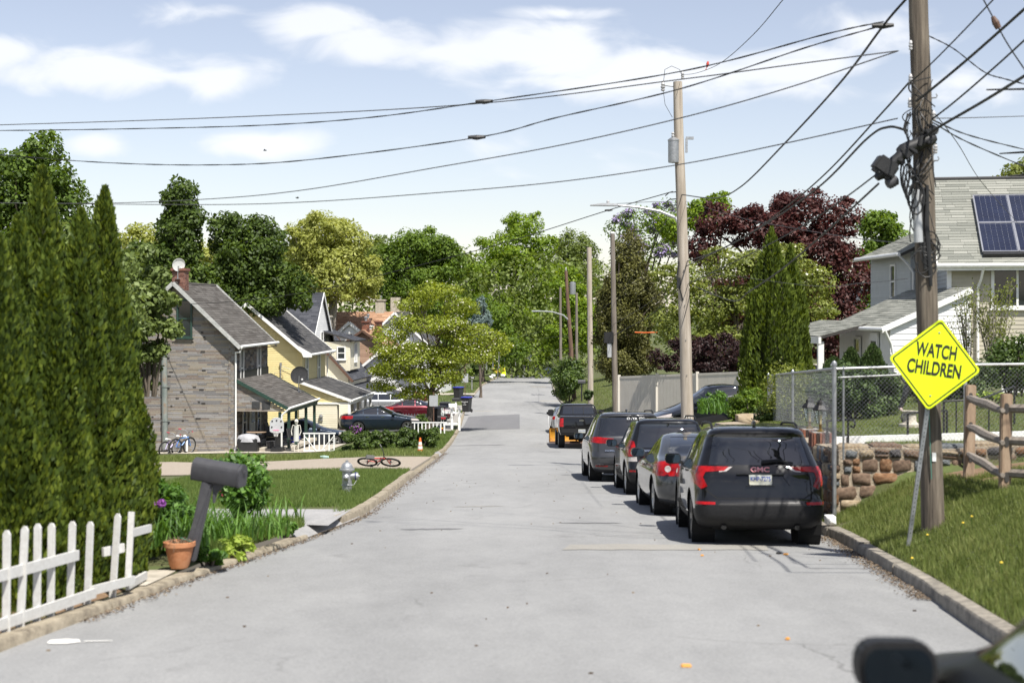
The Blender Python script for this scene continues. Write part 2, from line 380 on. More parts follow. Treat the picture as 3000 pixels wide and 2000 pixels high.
def side_sheet(name, side, Ds, ss, m, dz=0, wob=None):
    V = []; n = len(ss)
    for D in Ds:
        s = np.array(ss, float)
        if side < 0: x = LK(D) - .16 - s; z = gz_left(s, D)
        else: x = RK(D) + .16 + s; z = gz_right(s, D)
        V.append(np.stack([x, np.full(n, D), z + dz], 1))
    V = np.concatenate(V); i, j = np.meshgrid(np.arange(len(Ds)-1), np.arange(n-1), indexing='ij'); i = i.ravel(); j = j.ravel()
    F = np.stack([i*n+j, i*n+j+1, (i+1)*n+j+1, (i+1)*n+j], 1)
    return fast(name, V, F, m, smooth=True)
SS = [0, .15, .3, .5, .7, .9, 1.2, 1.5, 1.9, 2.4, 3, 3.8, 4.8, 6, 7.5, 9.5, 12, 16, 22, 32, 50, 90, 200]
GD = np.concatenate([rows(-25, 8, 1.5)[:-1], rows(8, 40, .4)[:-1], rows(40, 246, 1.5)])
lawn_l = struct(side_sheet('lawn', -1, GD, SS, M_turf)); lawn_r = struct(side_sheet('lawn', 1, GD, SS, M_turf))
# land beyond the bend, out to the horizon
V = []; F = []
xs = np.array([-900, -400, -200, -100, -60, -30, -10, 0, 10, 20, 40, 70, 120, 200, 400, 900.]); ys = np.array([243, 260, 285, 320, 400, 520, 800, 1400, 2600.])
for y in ys:
    for x in xs: V.append((x, y, zr(min(y, 300)) + .06 + (.02*max(0, x-20) if x < 200 else 3.6)*min(1, (y-243)/40)))
nx = len(xs)
for i in range(len(ys)-1):
    for j in range(nx-1): F.append((i*nx+j, i*nx+j+1, (i+1)*nx+j+1, (i+1)*nx+j))
struct(fast('terrain', np.array(V), np.array(F), M_turf, smooth=True))

# kerb stones, one by one, with the drops where drives cross
def kerb(side, m, skips, lows):
    root = bpy.data.objects.new('kerb', None); COL.objects.link(root); struct(root)
    root['label'] = 'weathered concrete kerb along the road'
    f = lk if side < 0 else rk
    D = -6.0; rr = random.Random(3 + side)
    while D < 236:
        L_ = rr.uniform(2.2, 3.2) if D < 80 else 5.0
        D1 = D + L_; mid = (D + D1)/2
        if any(a < mid < b for a, b in skips): D = D1; continue
        h = .13
        for a, b in lows:
            if a < mid < b: h = .07 if a < 0 else .045
        n = 5; mb = MB(); jit = rr.uniform(-.012, .012); dz = rr.uniform(-.015, .012)
        for i in range(n+1):
            y = D + .012 + (L_-.024)*i/n; x = f(y) + jit; z = zr(y)
            wv = rr.uniform(-.006, .006)
            sec = [(0, -.06), (.012*side*1 + wv, h-.02+dz), (.028*side, h+dz+wv), (.155*side, h+dz+.008), (.16*side, -.06)]
            mb.v += [(x + sx, y, z + sz) for sx, sz in sec]
        k = 5
        for i in range(n):
            for j in range(k-1): mb.f.append((i*k+j, i*k+j+1, (i+1)*k+j+1, (i+1)*k+j))
        mb.f += [tuple(range(k)), tuple(n*k+j for j in reversed(range(k)))]
        mb.obj('kerb_stone', m, root, smooth=True)
        D = D1
    return root
kerb(-1, M_kerbL, [(20.6, 24.6), (57.5, 60.5)], [(-8, 15.6), (15.6, 20.6), (40, 53), (80, 83), (112, 124), (144, 152)])
kerb(1, M_kerbR, [(53, 57)], [])

# drives, aprons, patches and painted shadow streaks
def sheet_xy(name, pts, m, zf, dz, label=None):
    """irregular sheet: outline pts (X, D) triangulated on a fine grid over the ground zf"""
    bm = bmesh.new(); vs = [bm.verts.new((x, y, 0)) for x, y in pts]; bm.faces.new(vs)
    xs_ = [p[0] for p in pts]; ys_ = [p[1] for p in pts]
    for ax, lo, hi in ((0, min(xs_), max(xs_)), (1, min(ys_), max(ys_))):
        st = .25 if hi - lo < 6 else .6 if hi - lo < 30 else 1.5
        k = lo + st
        while k < hi:
            no = (1, 0, 0) if ax == 0 else (0, 1, 0); co = (k, 0, 0) if ax == 0 else (0, k, 0)
            bmesh.ops.bisect_plane(bm, geom=bm.verts[:]+bm.edges[:]+bm.faces[:], plane_co=co, plane_no=no); k += st
    for v in bm.verts: v.co.z = zf(v.co.x, v.co.y) + dz
    me = bpy.data.meshes.new(name); bm.to_mesh(me); bm.free()
    o = struct(link(name, me, m, None, True))
    if label: o['label'] = label
    return o
def wavy(a, b, n, amp, seed):
    rr = random.Random(seed); return [(a[0]+(b[0]-a[0])*i/n + (rr.uniform(-amp, amp) if 0 < i < n else 0), a[1]+(b[1]-a[1])*i/n + (rr.uniform(-amp, amp) if 0 < i < n else 0)) for i in range(n+1)]
from mathutils.bvhtree import BVHTree
def bvh_of(o): return BVHTree.FromPolygons([tuple(v.co) for v in o.data.vertices], [tuple(p.vertices) for p in o.data.polygons])
BL, BR = bvh_of(lawn_l), bvh_of(lawn_r)
def _drop(b, X, D, f):
    h = b.ray_cast(Vector((X, D, 50)), Vector((0, 0, -1)))[0]; return h.z if h else f(X, D)
def glx(X, D): return _drop(BL, X, D, gl)
def grx(X, D): return _drop(BR, X, D, gr)
sheet_xy('gravel_driveway', wavy((-2.78, 41.2), (-30, 42.5), 26, .35, 1) + wavy((-30, 55), (-2.86, 53), 26, .4, 2), M_gravel, glx, .02, 'tan gravel driveway crossing the yard before the stone-clad house')
sheet_xy('house_yard', wavy((-8.2, 66.0), (-34, 66.0), 14, .2, 3) + wavy((-34, 86), (-8.2, 81), 14, .2, 4), M_conc, glx, .03)
sheet_xy('parking_pad', wavy((-3.4, 83.6), (-16, 85.6), 8, .1, 5) + wavy((-16, 108), (-3.5, 108), 8, .1, 6), M_patch2, glx, .05)
sheet_xy('driveway_apron', wavy((-2.62, 21.4), (-6.6, 23.4), 5, .08, 7) + wavy((-6.6, 25.2), (-2.66, 24.9), 6, .1, 8), M_apron, glx, .016)
sheet_xy('concrete_slab', [(-3.56, 14.6), (-4.5, 14.5), (-4.5, 15.9), (-3.54, 15.9)], M_conc, glx, .012)
sheet_xy('front_walk', wavy((-3.62, 144), (-16, 146), 4, .05, 9) + wavy((-16, 150), (-3.62, 149), 4, .05, 10), M_conc, glx, .015)
sheet_xy('front_walk', wavy((-3.62, 113), (-12, 114), 4, .05, 11) + wavy((-12, 122), (-3.68, 121), 4, .05, 12), M_patch2, glx, .012)
sheet_xy('side_driveway', wavy((4.7, 52.6), (16, 52.6), 4, .05, 13) + wavy((16, 57), (4.7, 57), 4, .05, 14), M_patch2, grx, .012)
sheet_xy('road_patch_and_shadow', wavy((-2.98, 87.2), (.46, 88.6), 6, .05, 15) + wavy((.55, 108.5), (-3.05, 105.5), 6, .1, 16), M_patch_and_shadow, roadz, .005, 'dark square of newer asphalt on the pale road')
sheet_xy('road_patch_and_shadow', wavy((.62, 18.55), (3.2, 18.75), 10, .07, 17) + wavy((3.3, 19.5), (.75, 19.3), 10, .09, 18), M_patch2, roadz, .005)
for i, (x0, x1, d0, d1, k) in enumerate([(2.1, 4.0, 124, 129, 1), (1.9, 3.2, 145, 150, 1), (2.4, 4.3, 131, 134, 0), (2.2, 4.0, 170, 177, 0), (-2.9, -1.2, 113, 114.5, 2), (.75, 1.6, 22.9, 23.1, 1), (-1.55, -.8, 21.85, 22.2, 1), (-2.8, -.4, 70.0, 70.9, 1), (1.2, 2.0, 62, 62.3, 1), (-1.0, -.2, 27.0, 27.2, 0)]):  # thin dark strips paint in shadows of overhead wire boxes; others are real patches
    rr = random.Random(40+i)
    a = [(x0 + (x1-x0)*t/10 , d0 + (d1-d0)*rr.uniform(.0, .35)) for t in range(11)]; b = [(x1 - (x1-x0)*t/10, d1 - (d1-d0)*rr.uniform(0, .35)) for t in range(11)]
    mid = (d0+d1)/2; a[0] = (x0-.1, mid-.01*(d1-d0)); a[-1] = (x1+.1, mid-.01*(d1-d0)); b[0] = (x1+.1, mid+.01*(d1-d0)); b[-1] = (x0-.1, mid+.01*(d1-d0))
    sheet_xy('road_patch_and_shadow', a+b, (M_patch2, M_patch_and_shadow, M_patch2)[k], roadz, .005)
M_paint = mat('road_paint', [(.62, .61, .57), (.8, .79, .76)], .8, scale=20)
sheet_xy('road_marking', [(px(112, 11.5), 11.45), (px(122, 11.5), 11.38), (px(165, 11.5), 11.36), (px(192, 11.5), 11.43), (px(184, 11.6), 11.57), (px(150, 11.6), 11.62), (px(118, 11.6), 11.58)], M_paint, roadz, .006)
sheet_xy('road_marking', [(px(196, 11.5), 11.44), (px(260, 11.5), 11.45), (px(260, 11.5), 11.48), (px(196, 11.5), 11.49)], M_paint, roadz, .006)
for side, d0, d1 in ((-1, 20.4, 24.9), (-1, 57.2, 60.8), (1, 52.8, 57.2)):
    f = LK if side < 0 else RK; a = [(float(f(d)) + side*.005, d) for d in np.linspace(d0, d1, 8)]; b = [(float(f(d)) + side*.2, d) for d in np.linspace(d1, d0, 8)]
    sheet_xy('drive_lip', a+b, M_apron, lambda X, D, s=side, f=f: zr(D) + .012 + (float(gz_left(.02, D) if s < 0 else gz_right(.02, D)) + .02 - zr(D))*min(1, abs(X - float(f(D)))/.19), .0)
# bare earth behind the kerb by the fence, and the bank under the split rails
sheet_xy('earth_strip', wavy((lk(9)-.17, 9), (lk(14.3)-.17, 14.3), 10, .0, 20) + wavy((lk(14.3)-1.3, 14.3), (lk(9)-1.3, 9), 10, .06, 21), M_dirt, glx, .01)
sheet_xy('earth_bank', wavy((5.6, 19.6), (9.0, 17.6), 10, .22, 22) + wavy((9.6, 21.6), (5.45, 21.6), 10, .12, 23), M_dirt, grx, .012)

# ---- grass: blades rooted on the turf
M_grass = leafmat('grass_blades', (.07, .092, .022), (.115, .152, .036), (.22, .235, .085), trans=.3, rough=.6, scale=1.6)
M_grass2 = leafmat('grass_blades_lush', (.052, .082, .018), (.088, .135, .028), (.16, .20, .055), trans=.3, rough=.6, scale=1.2)
def blades(X, D, Z, h, w, m, name, label, lean=.35, parent=None):
    n = len(X); a = RNG.uniform(0, 2*np.pi, n); hh = h*RNG.uniform(.45, 1.25, n); ww = w*RNG.uniform(.7, 1.3, n)
    la = RNG.uniform(0, 2*np.pi, n); ll = hh*RNG.uniform(0, lean*2, n)
    dx, dy = np.cos(a)*ww/2, np.sin(a)*ww/2
    V = np.empty((n, 3, 3)); V[:, 0] = np.stack([X-dx, D-dy, Z-.01], 1); V[:, 1] = np.stack([X+dx, D+dy, Z-.01], 1); V[:, 2] = np.stack([X+np.cos(la)*ll, D+np.sin(la)*ll, Z+hh], 1)
    o = fast(name, V.reshape(-1, 3), np.arange(3*n).reshape(-1, 3), m, parent, kind='stuff')
    if not parent: o['label'] = label; o['category'] = 'grass'
    return o
def scatter_right(n, s0, s1, d0, d1, mask=None, pw=1.0):
    s = s0 + (s1-s0)*RNG.random(n); D = d0 + (d1-d0)*RNG.random(n)**pw
    if mask is not None: k = mask(s, D); s, D = s[k], D[k]
    return RK(D) + .16 + s, D, gz_right(s, D)
def scatter_left(n, s0, s1, d0, d1, mask=None):
    s = s0 + (s1-s0)*RNG.random(n); D = d0 + (d1-d0)*RNG.random(n)
    if mask is not None: k = mask(s, D); s, D = s[k], D[k]
    return LK(D) - .16 - s, D, gz_left(s, D)
def patchy(a, b, x, y, th): return np.sin(a*x+1.3*np.sin(b*y)) + np.sin(b*1.7*y + 2*np.sin(a*.8*x)) > th
X, D, Z = scatter_right(155000, 0, 3.6, 9.5, 22.3, lambda s, D: patchy(2.1, 1.7, s, D, -1.62) & ~((s > 1.55) & (D > 19.2) & patchy(1.3, 2.3, s, D, -.9)), 1.0)
blades(X, D, Z, .085, .011, M_grass, 'verge_grass', 'grass verge sloping up from the right kerb below the yellow sign')
X, D, Z = scatter_right(60000, .9, 9, 22.5, 37, None)
blades(X, D, Z, .05, .012, M_grass, 'yard_grass', 'mown grass of the raised yard above the stone wall')
X, D, Z = scatter_right(50000, 0, 9, 38.5, 68, lambda s, D: ~((D > 52.4) & (D < 57.2)))
blades(X, D, Z, .10, .02, M_grass, 'bank_grass', 'grass bank below the tan panel fence')
X, D, Z = scatter_right(40000, 0, 7, 68, 150)
blades(X, D, Z, .10, .03, M_grass, 'roadside_grass', 'grass beside the road by the far wooden poles')
X, D, Z = scatter_left(95000, 0, 5.2, 24.3, 41.6, lambda s, D: ~((D < 25.6) & (s > .2)))
blades(X, D, Z, .095, .012, M_grass2, 'lawn_grass', 'green lawn around the silver hydrant')
X, D, Z = scatter_left(30000, 0, 1.0, 17.4, 21.4)
blades(X, D, Z, .16, .012, M_grass2, 'bed_grass', 'long grass at the kerb beyond the flower pot')
X, D, Z = scatter_left(36000, .0, 16, 52.6, 66, lambda s, D: (D > 54.2 + .5*np.sin(s*1.3)) & (D < 62.5 + .05*s))
blades(X, D, Z, .13, .022, M_grass, 'weedy_strip_grass', 'weedy grass strip between the gravel drive and the porches')
X, D, Z = scatter_left(26000, 0, 6, 62, 83, lambda s, D: s < 4.5)
blades(X, D, Z, .14, .03, M_grass2, 'kerbside_grass', 'grass behind the kerb under the dogwood')
X, D, Z = scatter_left(26000, 0, 9, 108, 215, lambda s, D: ~(((D > 112.6) & (D < 121.6)) | ((D > 143.6) & (D < 149.6))))
blades(X, D, Z, .10, .05, M_grass2, 'far_lawn_grass', 'short lawn by the far left kerb')
X, D, Z = scatter_left(9000, 0, .9, 9.5, 14.4, lambda s, D: patchy(2.7, 2.2, s, D, .9))
blades(X, D, Z, .10, .012, M_grass2, 'fence_weeds', 'thin weeds in the earth strip under the picket fence')

# leaf litter and grit swept against the kerbs
def litter(name, label, n, f, w, m, size=.03):
    D = f[1] + (f[2]-f[1])*RNG.random(n); off = np.abs(RNG.normal(0, w, n))
    X = (LK(D) + .02 + off) if f[0] < 0 else (RK(D) - .02 - off)
    t = (X-LK(D))/(RK(D)-LK(D)); Z = ZR(D) + CR*(1-(2*t-1)**2) + .008
    a = RNG.uniform(0, 6.28, n); sz = size*RNG.uniform(.4, 1.3, n); V = np.empty((n, 4, 3))
    for k in range(4):
        V[:, k] = np.stack([X + np.cos(a + k*1.57)*sz*(1 if k % 2 else .6), D + np.sin(a + k*1.57)*sz*(1 if k % 2 else .6), Z + RNG.uniform(0, .02, n)], 1)
    o = fast(name, V.reshape(-1, 3), np.arange(4*n).reshape(-1, 4), m, kind='stuff'); o['label'] = label; o['category'] = 'litter'
litter('leaf_litter', 'brown leaf litter swept against the right kerb behind the black SUV', 1500, (1, 14.0, 21.0), .10, M_litter, .018)
litter('leaf_litter', 'dry leaf litter along the left kerb by the mailbox', 1500, (-1, 12.5, 26), .07, M_litter, .018)
litter('leaf_litter', 'dry leaf crumbs along the left kerb beside the hydrant lawn', 1800, (-1, 26, 62), .10, M_litter, .022)
# ------------------------------------------------------------------ trees and shrubs
M_bark = mat('bark', [(.045, .035, .028), (.10, .08, .062), (.17, .14, .11)], .95, scale=6, stretch=(1, 1, .25), bump=.7, bscale=25)
M_bark_l = mat('bark_pale', [(.14, .12, .10), (.24, .21, .18), (.34, .30, .26)], .95, scale=6, stretch=(1, 1, .25), bump=.6, bscale=25)
def leaves(name, Pt, Nn, size, m, parent, aspect=.62, jitter=.6, kind=None, fold=0.0):
    n = len(Pt)
    Nn = Nn + RNG.normal(0, jitter, (n, 3)); Nn /= np.linalg.norm(Nn, axis=1)[:, None] + 1e-9
    T = RNG.normal(0, 1, (n, 3)); T -= Nn*np.sum(T*Nn, 1)[:, None]; T /= np.linalg.norm(T, axis=1)[:, None] + 1e-9
    B = np.cross(Nn, T); s = (size*RNG.uniform(.6, 1.35, n))[:, None]
    V = np.empty((n, 4, 3)); V[:, 0] = Pt - T*s*.5; V[:, 1] = Pt + B*s*aspect*.5 - T*s*.05 + Nn*s*fold; V[:, 2] = Pt + T*s*.5; V[:, 3] = Pt - B*s*aspect*.5 - T*s*.05 + Nn*s*fold
    return fast(name, V.reshape(-1, 3), np.arange(4*n).reshape(-1, 4), m, parent, kind)
def clump_points(cl, n, shell=.45):
    """points spread through clumps (x,y,z,rx,rz)"""
    cl = np.array(cl); w = (cl[:, 3]**2)*1.0; w /= w.sum(); idx = RNG.choice(len(cl), n, p=w); c = cl[idx]
    d = RNG.normal(0, 1, (n, 3)); d /= np.linalg.norm(d, axis=1)[:, None]
    r = (RNG.random(n)**shell)[:, None]*RNG.uniform(.8, 1.12, n)[:, None]
    Pt = c[:, :3] + d*r*np.stack([c[:, 3], c[:, 3], c[:, 4]], 1)
    N = d*np.array([1, 1, 1.0]) + np.array([0, 0, .55]); return Pt, N
def lobe_points(lobes_, n, seed=1):
    """points near the uneven skin of the big lobes: hollows and bulges by sines"""
    c = np.array(lobes_, float); w = c[:, 3]*c[:, 4]; idx = RNG.choice(len(c), n, p=w/w.sum()); c = c[idx]
    d = RNG.normal(0, 1, (n, 3)); d /= np.linalg.norm(d, axis=1)[:, None]
    q = c[:, :3] + d*np.stack([c[:, 3], c[:, 3], c[:, 4]], 1)
    k = 5.0/np.mean(c[:, 3]); bump = np.sin(q[:, 0]*k + seed) * np.sin(q[:, 1]*k*1.1 + 2*seed) + np.sin(q[:, 2]*k*1.3 + seed*1.7)*np.sin(q[:, 0]*k*.7)
    r = (.86 + .13*bump)*(RNG.random(n)**.28)
    Pt = c[:, :3] + d*r[:, None]*np.stack([c[:, 3], c[:, 3], c[:, 4]], 1)
    return Pt, d + np.array([0, 0, .5])
def limb(mb, a, b, r0, r1, n=7, seg=5, sag=.12, rr=random):
    a = Vector(a); b = Vector(b); d = b-a; o = d.orthogonal().normalized()*d.length*sag*rr.uniform(-1, 1)
    pts = [a + d*t + o*math.sin(math.pi*t) + Vector((0, 0, d.length*.10*math.sin(math.pi*t))) for t in [i/seg for i in range(seg+1)]]
    mb.tube(pts, [r0 + (r1-r0)*i/seg for i in range(seg+1)], n)
    return pts
def tree(name, label, base, H, crown, nl, ls, lm, bark=None, trunk_r=.18, group='broad trees behind the houses', cat='tree', seed=1, clumps=34, cr=(.2, .38), trunk_top=.62, lean=(0, 0), flat=.7, blossom=None, bare=.0, limbs=10, shell=.45, fill=.42):
    """crown: list of (dx, dy, zc, rx, rz) lobes relative to the base, in metres"""
    rr = random.Random(seed); t = thing(name, label, cat, base, group=group); nl = int(nl*1.55); ls *= .8
    cl = []
    tot = sum(c[3]**2 for c in crown)
    for (dx, dy, zc, rx, rz) in crown:
        k = max(4, int(clumps*rx*rx/tot))
        for _ in range(k):
            while True:
                d = Vector((rr.gauss(0, 1), rr.gauss(0, 1), rr.gauss(0, 1))).normalized()
                if d.z > -.75: break
            q = rr.uniform(.55, .95); r = rx*rr.uniform(*cr)*1.25
            cl.append((dx + d.x*rx*q, dy + d.y*rx*q, zc + d.z*rz*q, r, r*flat*rr.uniform(.8, 1.25)))
    nf = int(nl*fill); Pt, Nn = clump_points(cl, nl - nf, shell); Pf, Nf = lobe_points(crown, nf, seed)
    leaves('crown', np.concatenate([Pt, Pf]), np.concatenate([Nn, Nf]), ls, lm, t)
    if blossom is not None:
        bn, bs, bmat = blossom
        up = np.array(cl) if name == 'lavender_tree' else np.array([c for c in cl if c[2] > np.median([q[2] for q in cl])*.8]) if bn else None
        Pb, Nb = clump_points(up, bn, .6 if name == 'lavender_tree' else .22); leaves('blossom', Pb, Nb + np.array([0, 0, .8]), bs, bmat, t, aspect=.95)
    mb = MB(); zt = H*trunk_top
    tp = [Vector((lean[0]*z/zt, lean[1]*z/zt, z)) + Vector((rr.uniform(-1, 1), rr.uniform(-1, 1), 0))*trunk_r*.5*(z > 0) for z in [0, .08*zt, .3*zt, .55*zt, .8*zt, zt]]
    mb.tube([Vector((0, 0, -.2))] + tp, [trunk_r*1.7, trunk_r*1.35, trunk_r, trunk_r*.9, trunk_r*.72, trunk_r*.5, trunk_r*.3], 10)
    for c in rr.sample(cl, min(limbs, len(cl))):
        k = rr.uniform(.35, .95); i = k*5; i0 = int(i); a = tp[i0].lerp(tp[min(5, i0+1)], i-i0)
        pts = limb(mb, a, (c[0], c[1], c[2]), trunk_r*.42*(1.2-k*.5), trunk_r*.08, 6, 5, .1, rr)
        for c2 in rr.sample(cl, 2):
            if (Vector(c2[:3]) - Vector(c[:3])).length < c[3]*4: limb(mb, pts[3], c2[:3], trunk_r*.16, trunk_r*.04, 5, 3, .1, rr)
    mb.obj('trunk', bark or M_bark, t, smooth=True)
    return t
# kinds of leaf
L_maple = leafmat('leaf_maple', (.030, .052, .008), (.062, .105, .013), (.13, .19, .03))
L_dark = leafmat('leaf_dark_maple', (.024, .040, .008), (.048, .080, .012), (.10, .148, .024))
L_bright = leafmat('leaf_spring', (.065, .11, .009), (.135, .21, .015), (.225, .30, .032), trans=.42)
L_mid = leafmat('leaf_mid', (.045, .078, .010), (.09, .15, .016), (.155, .22, .032), trans=.38)
L_yel = leafmat('leaf_willow', (.14, .16, .035), (.25, .275, .06), (.37, .385, .13), trans=.42)
L_dog = leafmat('leaf_dogwood', (.09, .115, .014), (.18, .225, .024), (.295, .335, .05), trans=.42)
L_dog2 = leafmat('leaf_dogwood_dull', (.075, .095, .018), (.145, .175, .035), (.24, .27, .065), trans=.4)
L_red = leafmat('leaf_red_maple', (.036, .013, .012), (.070, .022, .019), (.13, .044, .036), trans=.3, bright=1.0)
L_redd = leafmat('leaf_red_maple_dark', (.016, .009, .009), (.030, .013, .013), (.055, .022, .02), trans=.25, bright=1.0)
L_arb = leafmat('leaf_arborvitae', (.018, .034, .004), (.054, .084, .007), (.125, .155, .014), trans=.25, rough=.65)
L_arb2 = leafmat('leaf_arborvitae_green', (.028, .045, .006), (.070, .10, .010), (.13, .17, .02), trans=.25, rough=.65)
L_juni = leafmat('leaf_juniper', (.045, .045, .014), (.085, .085, .022), (.14, .14, .035), trans=.25)
L_yew = leafmat('leaf_yew', (.018, .034, .010), (.045, .075, .02), (.085, .125, .035), trans=.2)
L_box = leafmat('leaf_box', (.020, .038, .006), (.046, .080, .012), (.105, .155, .025), trans=.3, spec=.5)
L_lilac = leafmat('leaf_lilac', (.06, .085, .022), (.115, .155, .042), (.20, .25, .085), trans=.35)
L_paul = leafmat('leaf_lavender', (.22, .17, .32), (.36, .29, .48), (.5, .43, .6), trans=.3)
L_blue = leafmat('leaf_spruce_blue', (.06, .09, .085), (.11, .15, .14), (.17, .22, .20), trans=.15)
L_peony = leafmat('leaf_peony', (.03, .075, .012), (.07, .15, .02), (.13, .24, .04), trans=.35, spec=.5)
L_hosta = leafmat('leaf_hosta', (.13, .20, .03), (.24, .32, .055), (.36, .42, .10), trans=.35)
L_far = leafmat('leaf_far', (.06, .085, .018), (.105, .142, .028), (.165, .205, .048), trans=.3)
M_petal = mat('petal_cream', [(.48, .46, .34), (.62, .60, .50)], .7, island=True)
M_petal_p = mat('petal_purple', [(.16, .03, .22), (.33, .10, .40)], .7, island=True)
M_petal_r = mat('petal_red', [(.25, .02, .04), (.42, .06, .09)], .7, island=True)
M_petal_y = mat('petal_yellow', [(.65, .42, .02), (.8, .6, .06)], .7, island=True)
M_petal_w = mat('petal_white', [(.6, .62, .6), (.8, .8, .8)], .7, island=True)

def gbase(X, D): return (X, D, (gl(X, D) if X < 0 else gr(X, D)) - .05)
def seen(u, v0, v1, D):   # crown lobe that shows between heights v0 and v1 around u
    return px(u, D), zz(v0, D), zz(v1, D)
def lobes(base, D, ls):
    """ls: (u, v, ru, rv, dd) in view pixels -> lobes relative to base"""
    o = []
    for (u, v, ru, rv, dd) in ls:
        d = D + dd; o.append((px(u, d) - base[0], dd, zz(v, d) - base[2], ru/3450*d, rv/3450*d))
    return o
def vtree(name, label, u, D, ls, nl, leaf, lm, **k):
    b = gbase(px(u, D), D); cr = lobes(b, D, ls); H = max(c[2] + c[4] for c in cr)
    return tree(name, label, b, H, cr, nl, leaf, lm, **k)
G1 = 'tall trees behind the row of houses'
vtree('maple_tree', 'large dark green maple at the left edge, behind the arborvitae', 70, 74, [(40, 430, 120, 110, 0), (130, 480, 95, 110, 0), (95, 350, 65, 55, 0), (-40, 470, 120, 140, 0), (60, 620, 150, 110, 0), (-90, 600, 120, 140, 0)], 26000, .30, L_maple, trunk_r=.32, seed=11, group=G1, clumps=80)
vtree('maple_tree', 'dark maple with a tall narrow crown above the brick chimney', 415, 84, [(415, 455, 52, 55, 0), (410, 530, 66, 70, 0), (390, 600, 75, 60, 0), (330, 610, 70, 60, 1), (420, 660, 100, 60, 0)], 21000, .29, L_dark, trunk_r=.28, seed=12, group=G1, clumps=70)
vtree('maple_tree', 'wide dark maple with a rounded top behind the grey roofs', 575, 86, [(525, 535, 62, 58, 0), (600, 560, 70, 75, 0), (560, 620, 95, 75, 0), (640, 640, 48, 60, 0), (690, 655, 40, 40, -1), (520, 660, 80, 60, 0), (590, 690, 100, 50, 0), (700, 690, 26, 30, -2)], 24000, .28, L_dark, trunk_r=.3, seed=13, group=G1, clumps=85)
vtree('willow_tree', 'pale yellow green tree rising behind the dark roof gable', 760, 128, [(740, 540, 80, 60, 0), (800, 560, 58, 62, 0), (700, 570, 62, 65, 0), (770, 630, 105, 85, 0), (690, 660, 70, 65, 0), (840, 650, 45, 50, 0)], 26000, .34, L_yel, bark=M_bark_l, trunk_r=.4, seed=14, group=G1, clumps=110, cr=(.12, .24), shell=.6)
vtree('broad_tree', 'yellow green tree between the two dark maples, farther back', 330, 125, [(330, 560, 60, 50, 0), (300, 620, 70, 70, 0), (480, 610, 60, 60, 0), (340, 690, 90, 60, 0)], 11000, .40, L_yel, trunk_r=.3, seed=15, group=G1, clumps=50)
vtree('broad_tree', 'light green tree with an upswept wispy top, behind the white dormer', 960, 150, [(960, 570, 85, 50, 0), (1010, 580, 60, 42, 0), (905, 610, 55, 50, 0), (960, 640, 95, 60, 0), (1040, 610, 40, 45, 0), (900, 670, 45, 55, 0)], 22000, .36, L_mid, trunk_r=.36, seed=16, group=G1, clumps=95, cr=(.12, .26))
vtree('broad_tree', 'tall bright spring green tree at the middle of the view', 1185, 238, [(1205, 520, 55, 42, 0), (1170, 575, 80, 55, 0), (1250, 570, 38, 40, 0), (1120, 620, 80, 55, 0), (1220, 640, 80, 60, 0), (1080, 660, 60, 55, 0), (1160, 720, 100, 65, 0), (1240, 730, 60, 70, 0), (1190, 800, 95, 55, 0), (1270, 640, 45, 50, 2)], 40000, .52, L_bright, trunk_r=.5, seed=17, group=G1, clumps=170, cr=(.13, .26))
vtree('broad_tree', 'low green tree left of the bright spring tree, above the far fence', 1110, 190, [(1110, 730, 70, 60, 0), (1060, 780, 60, 55, 0), (1150, 800, 70, 50, 0), (1000, 700, 60, 60, 4)], 12000, .45, L_mid, trunk_r=.3, seed=18, group=G1, clumps=60)
vtree('broad_tree', 'dark green tree closing the street beyond the bend', 1215, 254, [(1215, 780, 60, 60, 0), (1180, 820, 60, 40, 0), (1250, 820, 40, 45, 0), (1230, 740, 60, 50, 0)], 10000, .55, L_dark, trunk_r=.35, seed=19, group=G1, clumps=60)
vtree('broad_tree', 'green tree on the skyline left of the lavender blossoms', 1320, 264, [(1320, 570, 55, 45, 0), (1290, 620, 60, 50, 0), (1350, 640, 60, 60, 0), (1300, 700, 60, 60, 0), (1330, 760, 60, 60, 0)], 15000, .55, L_far, trunk_r=.4, seed=20, group=G1, clumps=80)
vtree('broad_tree', 'spring green tree behind the leaning brown pole', 1310, 185, [(1300, 660, 40, 50, 0), (1320, 720, 45, 60, 0), (1290, 770, 40, 50, 0), (1345, 760, 40, 60, 0)], 12000, .42, L_bright, trunk_r=.3, seed=21, group=G1, clumps=60)
vtree('broad_tree', 'far green tree line clump left of the pale willow', 600, 210, [(560, 600, 60, 45, 0), (640, 620, 70, 50, 0), (870, 580, 55, 40, 4), (860, 640, 50, 50, 0), (540, 640, 60, 60, 0)], 12000, .55, L_far, trunk_r=.4, seed=22, group=G1, clumps=70)
vtree('lavender_tree', 'tree with pale lavender blossoms above the olive conifer', 1480, 135, [(1470, 505, 62, 42, 0), (1530, 500, 52, 50, 0), (1420, 530, 42, 38, 0), (1500, 560, 80, 45, 0), (1590, 500, 60, 40, 2)], 5500, .30, L_mid, trunk_r=.3, seed=23, blossom=(14000, .17, L_paul), clumps=80, cr=(.10, .2), group='trees along the right side of the street')
G2 = 'trees along the right side of the street'
vtree('dogwood_tree', 'yellow green dogwood beside the light wooden pole with the street lamp', 1690, 73, [(1560, 640, 70, 50, 0), (1680, 610, 90, 45, 0), (1790, 600, 90, 48, 0), (1620, 700, 95, 60, 0), (1740, 690, 100, 60, 0), (1860, 650, 75, 55, 0), (1540, 740, 60, 60, 0), (1880, 710, 55, 40, 0), (1660, 780, 90, 45, 0)], 17000, .20, L_dog2, trunk_r=.2, seed=24, clumps=150, cr=(.13, .25), flat=.35, blossom=(700, .12, M_petal), group=G2)
